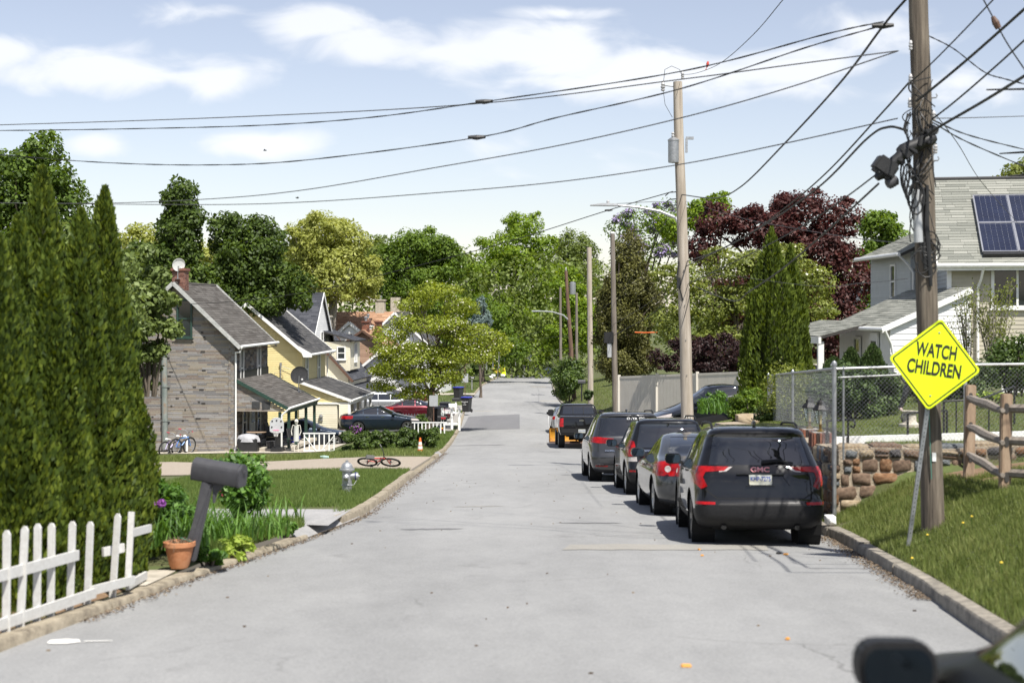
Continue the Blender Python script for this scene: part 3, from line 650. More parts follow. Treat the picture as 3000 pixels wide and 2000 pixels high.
vtree('red_maple_tree', 'dark red maple rising over the roofs on the right', 1800, 78, [(1840, 480, 80, 52, 0), (1930, 500, 55, 55, 0), (1760, 530, 95, 60, 0), (1650, 510, 62, 45, 0), (1880, 580, 95, 75, 0), (1960, 640, 60, 70, 0), (1620, 570, 50, 50, 0), (1900, 700, 80, 90, 0), (1720, 700, 90, 90, 0), (1920, 790, 70, 60, 0)], 30000, .24, L_red, trunk_r=.3, seed=25, clumps=160, cr=(.12, .25), group=G2)
vtree('red_maple_tree', 'low spreading dark red maple over the tan panel fence', 1640, 68, [(1590, 800, 60, 40, 0), (1660, 810, 70, 45, 0), (1560, 838, 50, 22, 0), (1640, 840, 70, 26, 0), (1700, 830, 50, 36, 0), (1510, 820, 30, 20, 0)], 10000, .15, L_redd, trunk_r=.14, seed=26, clumps=90, cr=(.12, .25), flat=.5, group=G2)
vtree('broad_tree', 'bright green tree between the red maple and the right house', 2030, 90, [(2010, 520, 55, 45, 0), (2060, 570, 60, 55, 0), (2000, 600, 50, 50, 0), (2050, 660, 65, 50, 0), (2090, 620, 40, 60, 0), (2020, 720, 60, 50, 0)], 15000, .27, L_mid, trunk_r=.24, seed=27, clumps=75, group=G2)
vtree('broad_tree', 'brownish leafy treetop above the solar panel roof', 2340, 70, [(2330, 400, 40, 24, 0), (2370, 390, 50, 40, 0), (2290, 412, 22, 10, 0), (2400, 480, 60, 60, 0)], 2600, .24, L_dog2, trunk_r=.2, seed=28, clumps=40, group=G2)
vtree('conifer_tree', 'big olive brown conifer behind the row of wooden poles', 1440, 92, [(1445, 580, 48, 55, 0), (1440, 660, 66, 70, 0), (1435, 750, 75, 70, 0), (1440, 830, 78, 55, 0), (1390, 700, 32, 60, 0), (1495, 690, 36, 60, 0)], 30000, .19, L_juni, trunk_r=.25, seed=29, clumps=190, cr=(.13, .24), flat=1.1, group=G2)
vtree('broad_tree', 'green tree peeking over the red maple top', 1650, 120, [(1650, 470, 40, 30, 0), (1620, 500, 50, 40, 0), (1540, 520, 40, 40, 0)], 4000, .34, L_bright, trunk_r=.22, seed=30, clumps=40, group=G2)
vtree('dogwood_tree', 'dogwood with white blossoms leaning over the left kerb', 985, 86, [(1000, 670, 62, 26, 0), (950, 700, 50, 22, 0), (1060, 705, 58, 24, 0), (985, 745, 95, 28, 0), (900, 770, 55, 25, 0), (1090, 770, 78, 28, 0), (950, 815, 98, 30, 0), (1060, 815, 92, 28, 0), (1130, 800, 58, 26, 0), (900, 850, 66, 30, 0), (1000, 860, 80, 30, 0), (880, 885, 46, 18, 0), (960, 905, 60, 18, 0)], 25000, .17, L_dog, trunk_r=.17, seed=31, clumps=240, cr=(.15, .32), flat=.44, blossom=(1900, .11, M_petal), lean=(.45, 0), trunk_top=.7, group='dogwood by the left kerb', limbs=26)
vtree('spruce_tree', 'small blue grey spruce peeking out behind the white dogwood', 1104, 140, [(1104, 700, 16, 24, 0), (1106, 740, 28, 28, 0), (1106, 780, 34, 28, 0)], 6000, .22, L_blue, trunk_r=.12, seed=32, clumps=60, group='spruce')
# the wood that closes the view
mass = []
for k in range(52):
    u = -160 + k*52; D = 205 + 45*random.random() if 640 < u < 1560 else 150 + 40*random.random()
    vt = (568 if 560 < u < 1320 else 590) + 30*math.sin(u*.011 + 1) + random.uniform(-18, 18)
    if u < 640: vt += 15
    if u > 1960: vt = 700 + random.uniform(-15, 15)
    zt = zz(vt, D); zb = zr(min(D, 250)) - 1
    z = zt
    while z > zb:
        r = random.uniform(2.4, 4.6); mass.append((px(u, D) + random.uniform(-2, 2), D + random.uniform(-3, 3), z - r*.7, r, r*.8)); z -= r*.8
Pt, Nn = clump_points(mass, 62000, .35)
wood = leaves('distant_woods', Pt, Nn, .62, L_far, None, kind='stuff'); wood['label'] = 'distant green woods closing the view behind the trees'; wood['category'] = 'woods'

# ---- arborvitae: columns of upright sprays
def arbor(name, label, base, H, r, n, ls, lm, group, seed, prof=None, tip=.0):
    rr = np.random.default_rng(seed); t = thing(name, label, 'tree', base, group=group)
    prof = prof or (lambda q: np.clip(1.0 - q, 0, 1)**.62*(.80 + .25*np.exp(-((q-.25)/.3)**2)))
    z = rr.random(int(n*1.6))**1.15; keep = rr.random(len(z)) < (prof(z)+.06); z = z[keep][:n]; n = len(z)
    a = rr.uniform(0, 2*np.pi, n)
    # vertical plumes: angular lobes that shift with height
    ph = rr.uniform(0, 6.28, 6)
    lob = 1 + .13*np.sin(5*a + ph[0] + 4*z) + .13*np.sin(9*a + ph[1] - 9*z) + .09*np.sin(3*a + ph[2] + 14*z) + .06*np.sin(13*a + 22*z + ph[3])
    rad = r*prof(z)*lob*(1 - .30*rr.random(n)**2)
    Pt = np.stack([rad*np.cos(a), rad*np.sin(a), z*H + .06*H*lob*.2], 1)
    out = np.stack([np.cos(a), np.sin(a), np.zeros(n)], 1)
    # sprays stand up and fan outwards
    T = out*.38 + np.array([0, 0, 1.0]) + rr.normal(0, .22, (n, 3)); T /= np.linalg.norm(T, axis=1)[:, None]
    W = np.cross(T, rr.normal(0, 1, (n, 3))); W /= np.linalg.norm(W, axis=1)[:, None]
    s = (ls*rr.uniform(.6, 1.4, n))[:, None]; V = np.empty((n, 4, 3))
    V[:, 0] = Pt - T*s*.5; V[:, 1] = Pt + W*s*.26 + T*s*.1; V[:, 2] = Pt + T*s*.62; V[:, 3] = Pt - W*s*.26 + T*s*.1
    fast('crown', V.reshape(-1, 3), np.arange(4*n).reshape(-1, 4), lm, t)
    mb = MB(); mb.tube([(0, 0, -.1), (0.01, 0, H*.4), (0, 0.01, H*.8)], [r*.12, r*.09, r*.02], 8); mb.obj('trunk', M_bark, t, smooth=True)
    # dark inner mass of twigs so that the column is not see-through
    mb = MB(); qs = np.linspace(0, .93, 12); mb.lathe([(max(.01, r*float(prof(q))*.66), q*H) for q in qs], 14); mb.obj('inner_twigs', mat('inner_twig', [(.012, .016, .005), (.03, .034, .01)], .95, scale=18), t, smooth=True)
    return t
GA = 'arborvitae hedge behind the picket fence'
for i, (u, vt, D, r, lab) in enumerate([(97, 395, 15.6, .60, 'tallest arborvitae, with the highest pointed tip'), (240, 440, 15.0, .56, 'arborvitae at the right end of the hedge, with a thin leader'), (186, 490, 14.0, .50, 'arborvitae in the middle of the hedge, before the two tall ones'),
        (42, 505, 14.6, .50, 'arborvitae with a low tip left of the tallest one'), (112, 565, 13.4, .46, 'short arborvitae before the tallest one'), (-6, 545, 13.0, .5, 'arborvitae cut by the left edge of the view'), (30, 640, 12.4, .42, 'lowest arborvitae just behind the picket fence'), (255, 640, 13.9, .36, 'slim arborvitae filling the right foot of the hedge')]):
    r *= 1.04
    for _ in range(15): D = (lk(D) - .5 - r*.8 - (.35 if i in (0, 1, 3) else 0))*3450/(u-1176)
    X = px(u, D); b = (X, D, gl(X, D)); H = zz(vt, D) - b[2]
    arbor('arborvitae', lab, b, H, r, 30000, .07, L_arb, GA, 100+i)
for i, (u, vt, D, r, lab) in enumerate([(1772, 528, 40.5, .86, 'tall columnar arborvitae beside the chain link fence'), (1816, 566, 41.2, .55, 'shorter columnar arborvitae grown into its taller neighbour')]):
    X = px(u, D); b = (X, D, gr(X, D)-.1); H = zz(vt, D) - b[2]
    arbor('arborvitae', lab, b, H, r*(.98 if i == 0 else 1.08), 22000, .11, L_arb2, 'columnar arborvitae pair on the right', 120+i, prof=lambda q: np.clip(1-np.clip(q, 0, 1)**2.4, 0, 1)**.95)

def shrub(name, label, c, rx, ry, rz, n, ls, lm, group='garden shrubs', cat='shrub', seed=1, k=26, boxy=False, stems=True, blossom=None, flat=.8, aspect=.6):
    rr = random.Random(seed); t = thing(name, label, cat, c, group=group); cl = []
    for _ in range(k):
        if boxy: p = (rr.uniform(-1, 1)*rx*.86, rr.uniform(-1, 1)*ry*.86, rz + rr.uniform(-.85, .8)*rz)
        else:
            d = Vector((rr.gauss(0, 1), rr.gauss(0, 1), rr.gauss(0, 1))).normalized()*rr.uniform(.4, .9); p = (d.x*rx, d.y*ry, rz + d.z*rz)
        r = min(rx, rz)*rr.uniform(.28, .46); cl.append((p[0], p[1], max(r*.5, p[2]), r, r*flat))
    Pt, Nn = clump_points(cl, n, .5); k_ = Pt[:, 2] > -.02; leaves('foliage', Pt[k_], Nn[k_], ls, lm, t, aspect=aspect)
    if blossom:
        Pb, Nb = clump_points(cl, blossom[0], .2); leaves('blossom', Pb, Nb, blossom[1], blossom[2], t, aspect=.95)
    if stems:
        mb = MB()
        for c_ in rr.sample(cl, min(9, len(cl))): limb(mb, (c_[0]*.25, c_[1]*.25, -.05), c_[:3], .02+.01*rz, .006, 5, 4, .08, rr)
        mb.obj('stem', M_bark, t, smooth=True)
    return t
def vshrub(name, label, u, v, ru, rv, D, n, ls, lm, dep=None, **k):
    """stands at D with its foot at v and spreads ru, rv view pixels"""
    X = px(u, D); rx = ru/3450*D; rz = rv/3450*D; z = zz(v, D)
    return shrub(name, label, (X, D, z), rx, dep or rx*.8, rz, n, ls, lm, **k)
GH = 'clipped hedges by the parked sedans'
vshrub('hedge', 'low clipped hedge, the longest one before the navy sedan', 838, 1038, 55, 25, 62.5, 16000, .10, L_box, .7, boxy=True, seed=201, group=GH, cat='hedge', k=46)
vshrub('hedge', 'small loose hedge bush between the two clipped hedges', 897, 1034, 24, 22, 63.5, 6000, .10, L_box, .5, boxy=True, seed=202, group=GH, cat='hedge')
vshrub('hedge', 'square clipped hedge behind the orange traffic cone', 960, 1036, 48, 27, 62.8, 16000, .10, L_box, .7, boxy=True, seed=203, group=GH, cat='hedge', k=44)
vshrub('shrub', 'round evergreen shrub overhanging the right road edge below the slow sign', 1306, 922, 42, 55, 122, 11000, .20, L_box, 3.0, seed=204, k=50)
vshrub('shrub', 'dark shrub at the foot of the leaning dogwood trunk', 965, 985, 20, 18, 84, 2600, .12, L_box, seed=205)
vshrub('lilac_bush', 'tall leafy lilac between the arborvitae hedge and the stone-clad house', 345, 905, 62, 175, 30, 7500, .105, L_lilac, .55, seed=206, group='lilac', k=60, aspect=.75)
vshrub('lilac_bush', 'leafy lilac top showing behind the arborvitae tips', 200, 900, 150, 200, 28, 9000, .105, L_lilac, .8, seed=207, group='lilac', k=70, aspect=.75)
vshrub('peony_bush', 'rounded leafy bush behind the leaning mailbox', 552, 1183, 72, 76, 21.2, 5200, .085, L_peony, .45, seed=208, group='bed plants', k=60, aspect=.55, blossom=(40, .04, M_petal_r))
vshrub('peony_bush', 'leafy plants with purple balls left of the mailbox post', 380, 1240, 60, 75, 17.2, 4200, .075, L_peony, .35, seed=209, group='bed plants', k=50, aspect=.45)
vshrub('hosta', 'yellow green hosta by the kerb right of the flower pot', 545, 1285, 42, 30, 17.6, 600, .11, L_hosta, .22, seed=210, group='bed plants', cat='plant', k=20, aspect=.55)
vshrub('leafy_plant', 'broad leaved low plant beside the terracotta pot', 480, 1302, 40, 30, 16.7, 900, .08, L_peony, .2, seed=211, group='bed plants', cat='plant', k=20, aspect=.6)
vshrub('leafy_plant', 'low leafy weeds at the corner of the driveway apron', 655, 1225, 30, 18, 20.4, 800, .08, L_peony, .25, seed=212, group='bed plants', cat='plant', k=16)
# strap leaves of the bed: long arching blades
def straps(name, label, X, D, z, n, h, w, r, m, seed):
    rr = np.random.default_rng(seed); t = thing(name, label, 'plant', (X, D, z), group='strap leaved clumps in the bed'); V = []; F = []
    for i in range(n):
        a = rr.uniform(0, 6.28); q = r*math.sqrt(rr.random()); x0, y0 = q*math.cos(a), q*math.sin(a); L_ = h*rr.uniform(.6, 1.2); b = rr.uniform(0, 6.28); o = len(V); cx, cy = -math.sin(b)*w/2, math.cos(b)*w/2
        for s_ in range(5):
            f = s_/4; bend = L_*.55*f*f; k = (1-f)**.6
            p = (x0 + math.cos(b)*bend, y0 + math.sin(b)*bend, L_*(f - .25*f*f)); V += [(p[0]-cx*k, p[1]-cy*k, p[2]), (p[0]+cx*k, p[1]+cy*k, p[2])]
        F += [(o+2*s_, o+2*s_+1, o+2*s_+3, o+2*s_+2) for s_ in range(4)]
    fast('foliage', np.array(V), np.array(F), m, t)
for i, (u, v, D, n, h, lab) in enumerate([(400, 1250, 16.6, 130, .5, 'long strap leaves left of the mailbox post'), (500, 1235, 18.0, 150, .48, 'arching strap leaves right of the mailbox post'), (590, 1230, 19.0, 150, .4, 'daylily clump below the rounded bush'), (640, 1195, 21.5, 60, .45, 'upright strap leaves by the apron edge'), (445, 1215, 18.8, 120, .55, 'strap leaves behind the mailbox post')]):
    straps('daylily', lab, px(u, D), D, zz(v, D), n, h, .022, .42, L_peony, 230+i)
for i, (u, v) in enumerate([(346, 1157), (371, 1156)]):
    t = thing('allium_flower', ('left', 'right')[i] + ' one of two purple allium balls among the bed leaves', 'flower', P(u, 1250, 16.7), group='allium flowers'); h = (1250-v)/3450*16.7
    Pt = RNG.normal(0, 1, (260, 3)); Pt /= np.linalg.norm(Pt, axis=1)[:, None]; leaves('bloom', Pt*.048 + np.array([0, 0, h]), Pt, .022, M_petal_p, t)
    MB().tube([(0, 0, 0), (.01, 0, h*.5), (0, 0, h)], .005, 6).obj('stem', L_peony, t)
GY = 'shrubs of the raised yard'
vshrub('yew_bush', 'wide dark yew hedge behind the chain link gate', 1965, 965, 118, 66, 31, 15000, .075, L_yew, .8, seed=240, group=GY, k=60)
vshrub('yew_bush', 'dark yew bush to the right behind the yellow sign', 2190, 925, 95, 60, 33, 6000, .08, L_yew, .8, seed=241, group=GY, k=50)
vshrub('yew_bush', 'dark evergreen bush at the far right behind the chain link', 2330, 915, 70, 75, 34, 5500, .085, L_box, .9, seed=242, group=GY, k=50)
vshrub('bramble', 'tangled twiggy bramble over the fence corner by the arborvitae', 1825, 990, 85, 82, 35, 5200, .065, L_dog2, .6, seed=243, group=GY, k=70)
vshrub('day_lily_bed', 'bright low leaves under the dark yew at the right', 2270, 930, 60, 16, 30, 1500, .09, L_hosta, .4, seed=244, group=GY, k=24, cat='plant')
def cone_spruce(label, u, v0, v1, ru, D, seed):
    b = P(u, v1, D); H = (v1-v0)/3450*D
    arbor('dwarf_spruce', label, b, H, ru/3450*D, 5200, .06, L_yew, 'dwarf spruces by the white porch', seed, prof=lambda q: np.clip(1-q, 0, 1)**.6)
cone_spruce('rounded dwarf spruce right of the porch posts', 2005, 790, 870, 35, 37, 250)
cone_spruce('dwarf spruce before the middle porch post', 1955, 798, 870, 32, 37.4, 251)
cone_spruce('smallest dwarf spruce, left of the other two', 1915, 820, 870, 34, 36.5, 252)
def twiggy(name, label, u, v, D, H, spread, n, nl, lm, seed, group):
    rr = random.Random(seed); t = thing(name, label, 'shrub', P(u, v, D), group=group); mb = MB(); pts = []
    for i in range(n):
        a = rr.uniform(0, 6.28); q = spread*rr.uniform(.2, 1); h = H*rr.uniform(.6, 1.1); e = (q*math.cos(a), q*math.sin(a)*.6, h)
        pp = limb(mb, (e[0]*.15, e[1]*.15, 0), e, .014, .004, 5, 6, .07, rr); pts += [p for p in pp[1:]]
        for j in range(3): k = rr.randint(2, 5); f = pp[k] + Vector((rr.uniform(-.25, .25), rr.uniform(-.2, .2), rr.uniform(.1, .4))); pts += limb(mb, pp[k], f, .005, .002, 4, 3, .1, rr)[1:]
    mb.obj('stem', M_bark_l, t, smooth=True)
    idx = RNG.integers(0, len(pts), nl); Pt = np.array([tuple(p) for p in pts])[idx] + RNG.normal(0, .05, (nl, 3)); leaves('foliage', Pt, RNG.normal(0, 1, (nl, 3)), .055, lm, t)
vshrub('shrub', 'leafy shrub at the foot of the columnar arborvitae', 1722, 968, 55, 42, 38.8, 5200, .085, L_mid, .8, seed=245, group=GY, k=50)
vshrub('shrub', 'low ivy covered hump beside the fence corner', 1775, 985, 45, 30, 36.2, 3600, .075, L_box, .6, seed=246, group=GY, k=40)
twiggy('forsythia_bush', 'twiggy open shrub before the tan clapboard wall', 2285, 860, 37, 2.1, .75, 26, 2400, L_dog2, 260, GY)
twiggy('forsythia_bush', 'sparse upright shrub before the white clapboard wing', 2225, 850, 37.5, 1.9, .5, 14, 800, L_dog2, 261, GY)
twiggy('bramble', 'bare pale twigs behind the chain link by the lamps', 1815, 985, 35.5, 1.1, .55, 14, 120, L_dog2, 262, GY)
vshrub('shrub', 'dark clipped shrub by the far left lawn', 1095, 858, 16, 17, 165, 2500, .25, L_box, seed=270)
vshrub('shrub', 'bright small shrub on the far left lawn behind the sign post', 1083, 862, 9, 8, 168, 900, .25, L_hosta, seed=271)
vshrub('flowering_shrub', 'red flowering shrub behind the dogwood trunk', 965, 925, 20, 13, 100, 1600, .14, L_box, seed=272, blossom=(900, .13, M_petal_r))
vshrub('lilac_bush', 'small purple flowering bush by the white porch posts', 815, 1000, 14, 14, 80, 900, .1, L_box, seed=273, blossom=(300, .09, M_petal_p))
vshrub('shrub', 'leafy garden shrub beside the pole number', 1640, 948, 45, 26, 47, 2500, .08, L_peony, seed=274)
vshrub('shrub', 'grey green plant left of the red and brown poles', 1352, 918, 14, 12, 100, 900, .15, L_yew, seed=275)
straps('iris_clump', 'clump of iris leaves on the bank by the light wooden pole', px(1650, 46), 46, zz(948, 46), 130, .6, .03, .7, L_peony, 276)
# small flowers in the verge
for i, (u, v, D) in enumerate([(2130, 1246, 16.4), (2212, 1245, 16.1), (2232, 1243, 16.2), (2300, 1350, 13.2), (2095, 1285, 15.5)]):
    t = thing('dandelion', ['yellow dandelion by the foot of the sign post', 'yellow dandelion, left one of a pair on the verge', 'yellow dandelion, right one of a pair on the verge', 'yellow dandelion high on the verge above the parked car window', 'yellow dandelion near the kerb below the sign post'][i], 'flower', (px(u, D), D, gr(px(u, D), D)), group='dandelions on the verge')
    MB().lathe([(.004, .09), (.015, .095), (.013, .103), (.004, .107)], 10).obj('bloom', M_petal_y, t, smooth=True); MB().tube([(0, 0, 0), (0, 0, .095)], .003, 5).obj('stem', L_peony, t)
X, D, Z = scatter_right(420, .1, 2.6, 11, 20)
n = len(X); V = np.empty((n, 4, 3))
for k in range(4): V[:, k] = np.stack([X + np.cos(k*1.57)*.012, D + np.sin(k*1.57)*.012, Z + .085 + .004*k], 1)
o = fast('clover_flowers', V.reshape(-1, 3), np.arange(4*n).reshape(-1, 4), M_petal_w, kind='stuff'); o['label'] = 'tiny white clover flowers dotted over the verge'; o['category'] = 'flowers'
# ------------------------------------------------------------------ buildings
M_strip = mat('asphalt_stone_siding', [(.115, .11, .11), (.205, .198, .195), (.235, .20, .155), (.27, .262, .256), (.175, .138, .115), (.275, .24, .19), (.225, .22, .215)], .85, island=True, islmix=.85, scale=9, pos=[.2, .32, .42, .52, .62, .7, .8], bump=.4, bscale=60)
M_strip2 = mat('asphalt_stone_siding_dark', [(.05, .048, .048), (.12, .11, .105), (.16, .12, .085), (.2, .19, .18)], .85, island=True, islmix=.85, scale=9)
M_under = mat('dark_backing', [(.03, .028, .026), (.06, .055, .05)], .95)
M_yel = mat('yellow_siding', [(.60, .50, .235), (.70, .60, .30)], .55, scale=3, island=True, islmix=.3)
M_cream = mat('cream_siding', [(.62, .57, .43), (.72, .67, .53)], .55, scale=3, island=True, islmix=.3)
M_white = mat('white_siding', [(.70, .70, .70), (.82, .82, .81)], .5, scale=3, island=True, islmix=.3)
M_tan = mat('tan_siding', [(.40, .37, .29), (.50, .46, .37)], .55, scale=3, island=True, islmix=.3)
M_grysd = mat('grey_siding', [(.36, .38, .38), (.45, .47, .47)], .55, scale=3, island=True, islmix=.3)
M_wpaint = mat('white_paint', [(.68, .68, .66), (.82, .82, .80)], .45, scale=8)
M_wpaint_old = mat('peeling_white_paint', [(.26, .22, .18), (.52, .51, .48), (.66, .66, .64)], .6, scale=22, detail=8, nrough=.75, pos=[.24, .34, .7])
M_roofD = mat('shingle_dark', [(.036, .036, .038), (.062, .061, .062), (.098, .095, .094)], .92, island=True, scale=30, bump=.3, bscale=200)
M_roofB = mat('shingle_blueblack', [(.030, .033, .042), (.05, .053, .064), (.08, .083, .095)], .92, island=True, scale=30, bump=.3, bscale=200)
M_roofBr = mat('shingle_brown', [(.055, .048, .042), (.085, .078, .07), (.125, .115, .105)], .92, island=True, scale=30, bump=.3, bscale=200)
M_roofO = mat('shingle_tan', [(.24, .135, .08), (.36, .21, .13), (.44, .28, .18)], .92, island=True, scale=30)
M_roofG = mat('shingle_grey', [(.15, .155, .135), (.225, .23, .20), (.30, .30, .265)], .92, island=True, scale=30, bump=.3, bscale=200)
M_green = mat('dark_green_paint', [(.012, .035, .026), (.025, .06, .045)], .5, scale=8)
M_brown = mat('brown_paint', [(.075, .04, .026), (.13, .07, .045)], .6, scale=8)
M_brick = mat('red_brick', [(.12, .05, .036), (.19, .085, .06), (.25, .125, .09), (.16, .075, .058)], .9, island=True, islmix=.8, scale=20, bump=.4)
M_brickD = mat('brown_brick', [(.05, .028, .02), (.20, .075, .045), (.27, .11, .065)], .85, island=True, islmix=.9, scale=20, bump=.4)
M_mortar = mat('mortar', [(.28, .26, .23), (.42, .39, .35)], .95, scale=30, bump=.5)
M_glass = mat('window_glass', [(.012, .016, .018), (.03, .036, .04)], .06, scale=1.2, spec=.7, rvar=.03)
M_glassp = mat('window_glass_pale', [(.10, .12, .12), (.30, .33, .33)], .12, scale=1.5, spec=.7)
M_galv = mat('galvanised_metal', [(.30, .31, .32), (.46, .47, .48)], .45, metal=.75, scale=14, rvar=.12)
M_rustpipe = mat('weathered_pipe', [(.13, .16, .15), (.24, .26, .24), (.24, .15, .09)], .7, metal=.2, scale=3, stretch=(1, 1, .5), pos=[.35, .55, .72])
M_blk = mat('black_plastic', [(.010, .010, .011), (.022, .022, .023)], .5, scale=12)
M_dgry = mat('dark_grey_plastic', [(.045, .045, .05), (.075, .075, .08)], .5, scale=12)
M_steel = mat('black_iron', [(.012, .012, .013), (.03, .028, .027)], .55, metal=.3, scale=12)
M_wood = mat('rail_wood', [(.20, .135, .09), (.30, .215, .145), (.38, .285, .20)], .85, scale=5, stretch=(3, 3, .5), bump=.4, bscale=30)
M_woodg = mat('grey_wood', [(.15, .125, .10), (.25, .215, .18), (.34, .30, .26)], .9, scale=5, stretch=(1, 4, 4), bump=.5, bscale=30)

RZF = {'front': 0.0, 'right': math.pi/2, 'left': -math.pi/2, 'back': math.pi}
def window(parent, c, w, h, face='front', fm=None, gm=None, fw=.07, rail=True, name='window', sill=True, mull=0, bars=0, proud=.05):
    mb = MB(); fm = fm or M_wpaint; gm = gm or M_glass
    mb.box((-w/2+fw/2, -proud/2, 0), (fw, proud, h)); mb.box((w/2-fw/2, -proud/2, 0), (fw, proud, h))
    mb.box((0, -proud/2, h/2-fw/2), (w-2*fw, proud*.96, fw)); mb.box((0, -proud/2, -h/2+fw/2), (w-2*fw, proud*.96, fw))
    if rail: mb.box((0, -proud*.42, 0), (w-2*fw, proud*.7, fw*.7))
    for i in range(mull): mb.box((-w/2 + w*(i+1)/(mull+1), -proud*.45, 0), (fw*.7, proud*.8, h-2*fw))
    for i in range(bars): mb.box((-w/2 + w*(i+1)/(bars+1), -proud*1.3, 0), (.025, .025, h*.96))
    o = mb.obj(name, fm, parent); o.location = c; o.rotation_euler = (0, 0, RZF[face])
    ni = max(1, mull+1); iw = (w-2*fw)/ni
    for i in range(ni):
        x = -w/2 + fw + iw*(i+.5)
        for (z, hh) in (((h/4-fw*.5), h/2-fw*.9), (-(h/4-fw*.5), h/2-fw*.9)) if rail else ((0, h-2*fw),):
            MB().box((x, -.008, z), (iw-.01, .012, hh)).obj('pane', gm, o)
    if sill: MB().box((0, -proud*.9, -h/2-.025), (w+.1, proud*1.8, .05)).obj('sill', fm, o)
    return o
def clap(parent, p0, ux, uy, w, h, rowh, m, clip=None, single=False, thick=.016):
    if not single:
        mb = MB(); tiles(mb, p0, ux, uy, w, h, rowh, 99, 99.1, thick, .0, clip, lap=.75, jit=.0, vgap=.006, phase=0)
        return mb.obj('siding', m, parent, kind='stuff')
    v = 0; p0 = Vector(p0); uyv = Vector(uy).normalized()
    while v < h - .01:
        mb = MB(); rh = min(rowh, h-v); cl = None
        if clip: a, b = clip(v + rh/2); cl = lambda _v, a=a, b=b: (a, b)
        if clip and b - a < .05: break
        tiles(mb, p0 + uyv*v, ux, uy, w, rh, rh, 99, 99.1, thick, .0, cl, lap=.75, jit=.0, vgap=.006, phase=0); v += rowh
        if mb.v: mb.obj('plank', m, parent)
def roof_slope(parent, p0, ux, uy, w, h, m, clip=None, th=.09, row=.15, name='roof', lmin=.28, lmax=.95, sag=0):
    """slab (the roof part) and its shingles"""
    p0 = Vector(p0); ux = Vector(ux).normalized(); uy = Vector(uy).normalized(); n = ux.cross(uy).normalized()
    a = [p0, p0+ux*w, p0+ux*w+uy*h, p0+uy*h]
    if clip: a0, b0 = clip(0); a1, b1 = clip(h); a = [p0+ux*a0, p0+ux*b0, p0+ux*b1+uy*h, p0+ux*a1+uy*h]
    mb = MB(); mb.add([q - n*th for q in a] + [q - n*.002 for q in a], [(0,1,2,3), (4,5,6,7), (0,1,5,4), (1,2,6,5), (2,3,7,6), (3,0,4,7)])
    o = mb.obj(name, M_under, parent)
    mb = MB(); tiles(mb, p0, ux, uy, w, h, row, lmin, lmax, .016, .006, clip, lap=.8, jit=.35, vgap=.004)
    mb.obj('shingle_courses', m, o, kind='stuff')
    return o
def gable_clip(W, h, H):
    return lambda v: (0, W) if v <= h else (W/2*(v-h)/(H-h), W - W/2*(v-h)/(H-h))
def gable_body(parent, W, L, h, H, m, ins=.02):
    """closed wall body: x 0..-W, y 0..L"""
    i = ins; mb = MB()
    pr = [(-i, 0), (-W+i, 0), (-W+i, h-.03), (-W/2, H-.05), (-i, h-.03)]
    n = 5; vs = [(x, y, z) for y in (i, L-i) for x, z in pr]
    mb.add(vs, [tuple(range(n)), tuple(range(n, 2*n))] + [(k, k+n, (k+1) % n+n, (k+1) % n) for k in range(n)])
    return mb.obj('wall', m, parent)
def gable_roof(parent, W, L, h, H, m, ov=.32, ovr=.28, trim=None, right=True, left=True, row=.15):
    a = W/2; b = H-h; sl = math.hypot(a, b); ex = ov*a/sl; ez = ov*b/sl
    if right: r1 = roof_slope(parent, (ex, -ovr, h-ez+.05), (0, 1, 0), (-a, 0, b), L+2*ovr, sl+ov, m, row=row)
    if left: roof_slope(parent, (-W-ex, L+ovr, h-ez+.05), (0, -1, 0), (a, 0, b), L+2*ovr, sl+ov, m, row=row)
    t = trim or M_wpaint; up = Vector((-a, 0, b)).normalized()
    for yy in (-ovr-.02, L+ovr+.02):
        mb = MB()
        mb.beam((ex+.02, yy, h-ez-.04), (-W/2, yy, H+.05), .04, .17, up=(0, 0, 1)); mb.beam((-W-ex-.02, yy, h-ez-.04), (-W/2, yy, H+.05), .04, .168, up=(0, 0, 1))
        mb.obj('barge_board', t, parent)
    MB().tube([(-W/2, -ovr, H+.075), (-W/2, L+ovr, H+.075)], .055, 6).obj('ridge_cap', m, parent)
    return ex, ez
def gutter(parent, a, b, r=.06, m=None, down=None):
    mb = MB(); mb.tube([a, b], r, 8); o = mb.obj('gutter', m or M_wpaint, parent, smooth=True)
    if down: MB().tube(down, .042, 8).obj('downspout', m or M_wpaint, parent, smooth=True)
    return o
def chimney(parent, c, w, d, h, m=None, cap=True, bm=None, name='chimney', flue=False):
    """brick stack: mortar core with single bricks"""
    core = MB().box((c[0], c[1], c[2]+h/2), (w-.02, d-.02, h)).obj(name, bm or M_mortar, parent)
    if m:
        mb = MB(); x0, y0, z0 = c[0]-w/2, c[1]-d/2, c[2]
        br = (.075, .19, .22)
        tiles(mb, (x0, y0+.01, z0), (1, 0, 0), (0, 0, 1), w, h, *br, .015, .012); tiles(mb, (x0+w-.01, y0, z0), (0, 1, 0), (0, 0, 1), d, h, *br, .015, .012)
        tiles(mb, (x0+.01, y0+d, z0), (0, -1, 0), (0, 0, 1), d, h, *br, .015, .012)
        mb.obj('brick_courses', m, core, kind='stuff')
    if cap:
        MB().box((c[0], c[1], c[2]+h+.05), (w+.12, d+.12, .14)).obj('chimney_cap', m or bm or M_mortar, core, bevel=.02)
    if flue: MB().lathe([(.09, 0), (.09, .22), (.14, .24), (.14, .30), (.03, .38)], 10, (c[0], c[1], c[2]+h+.1)).obj('flue_cap', M_galv, core, smooth=True)
    return core
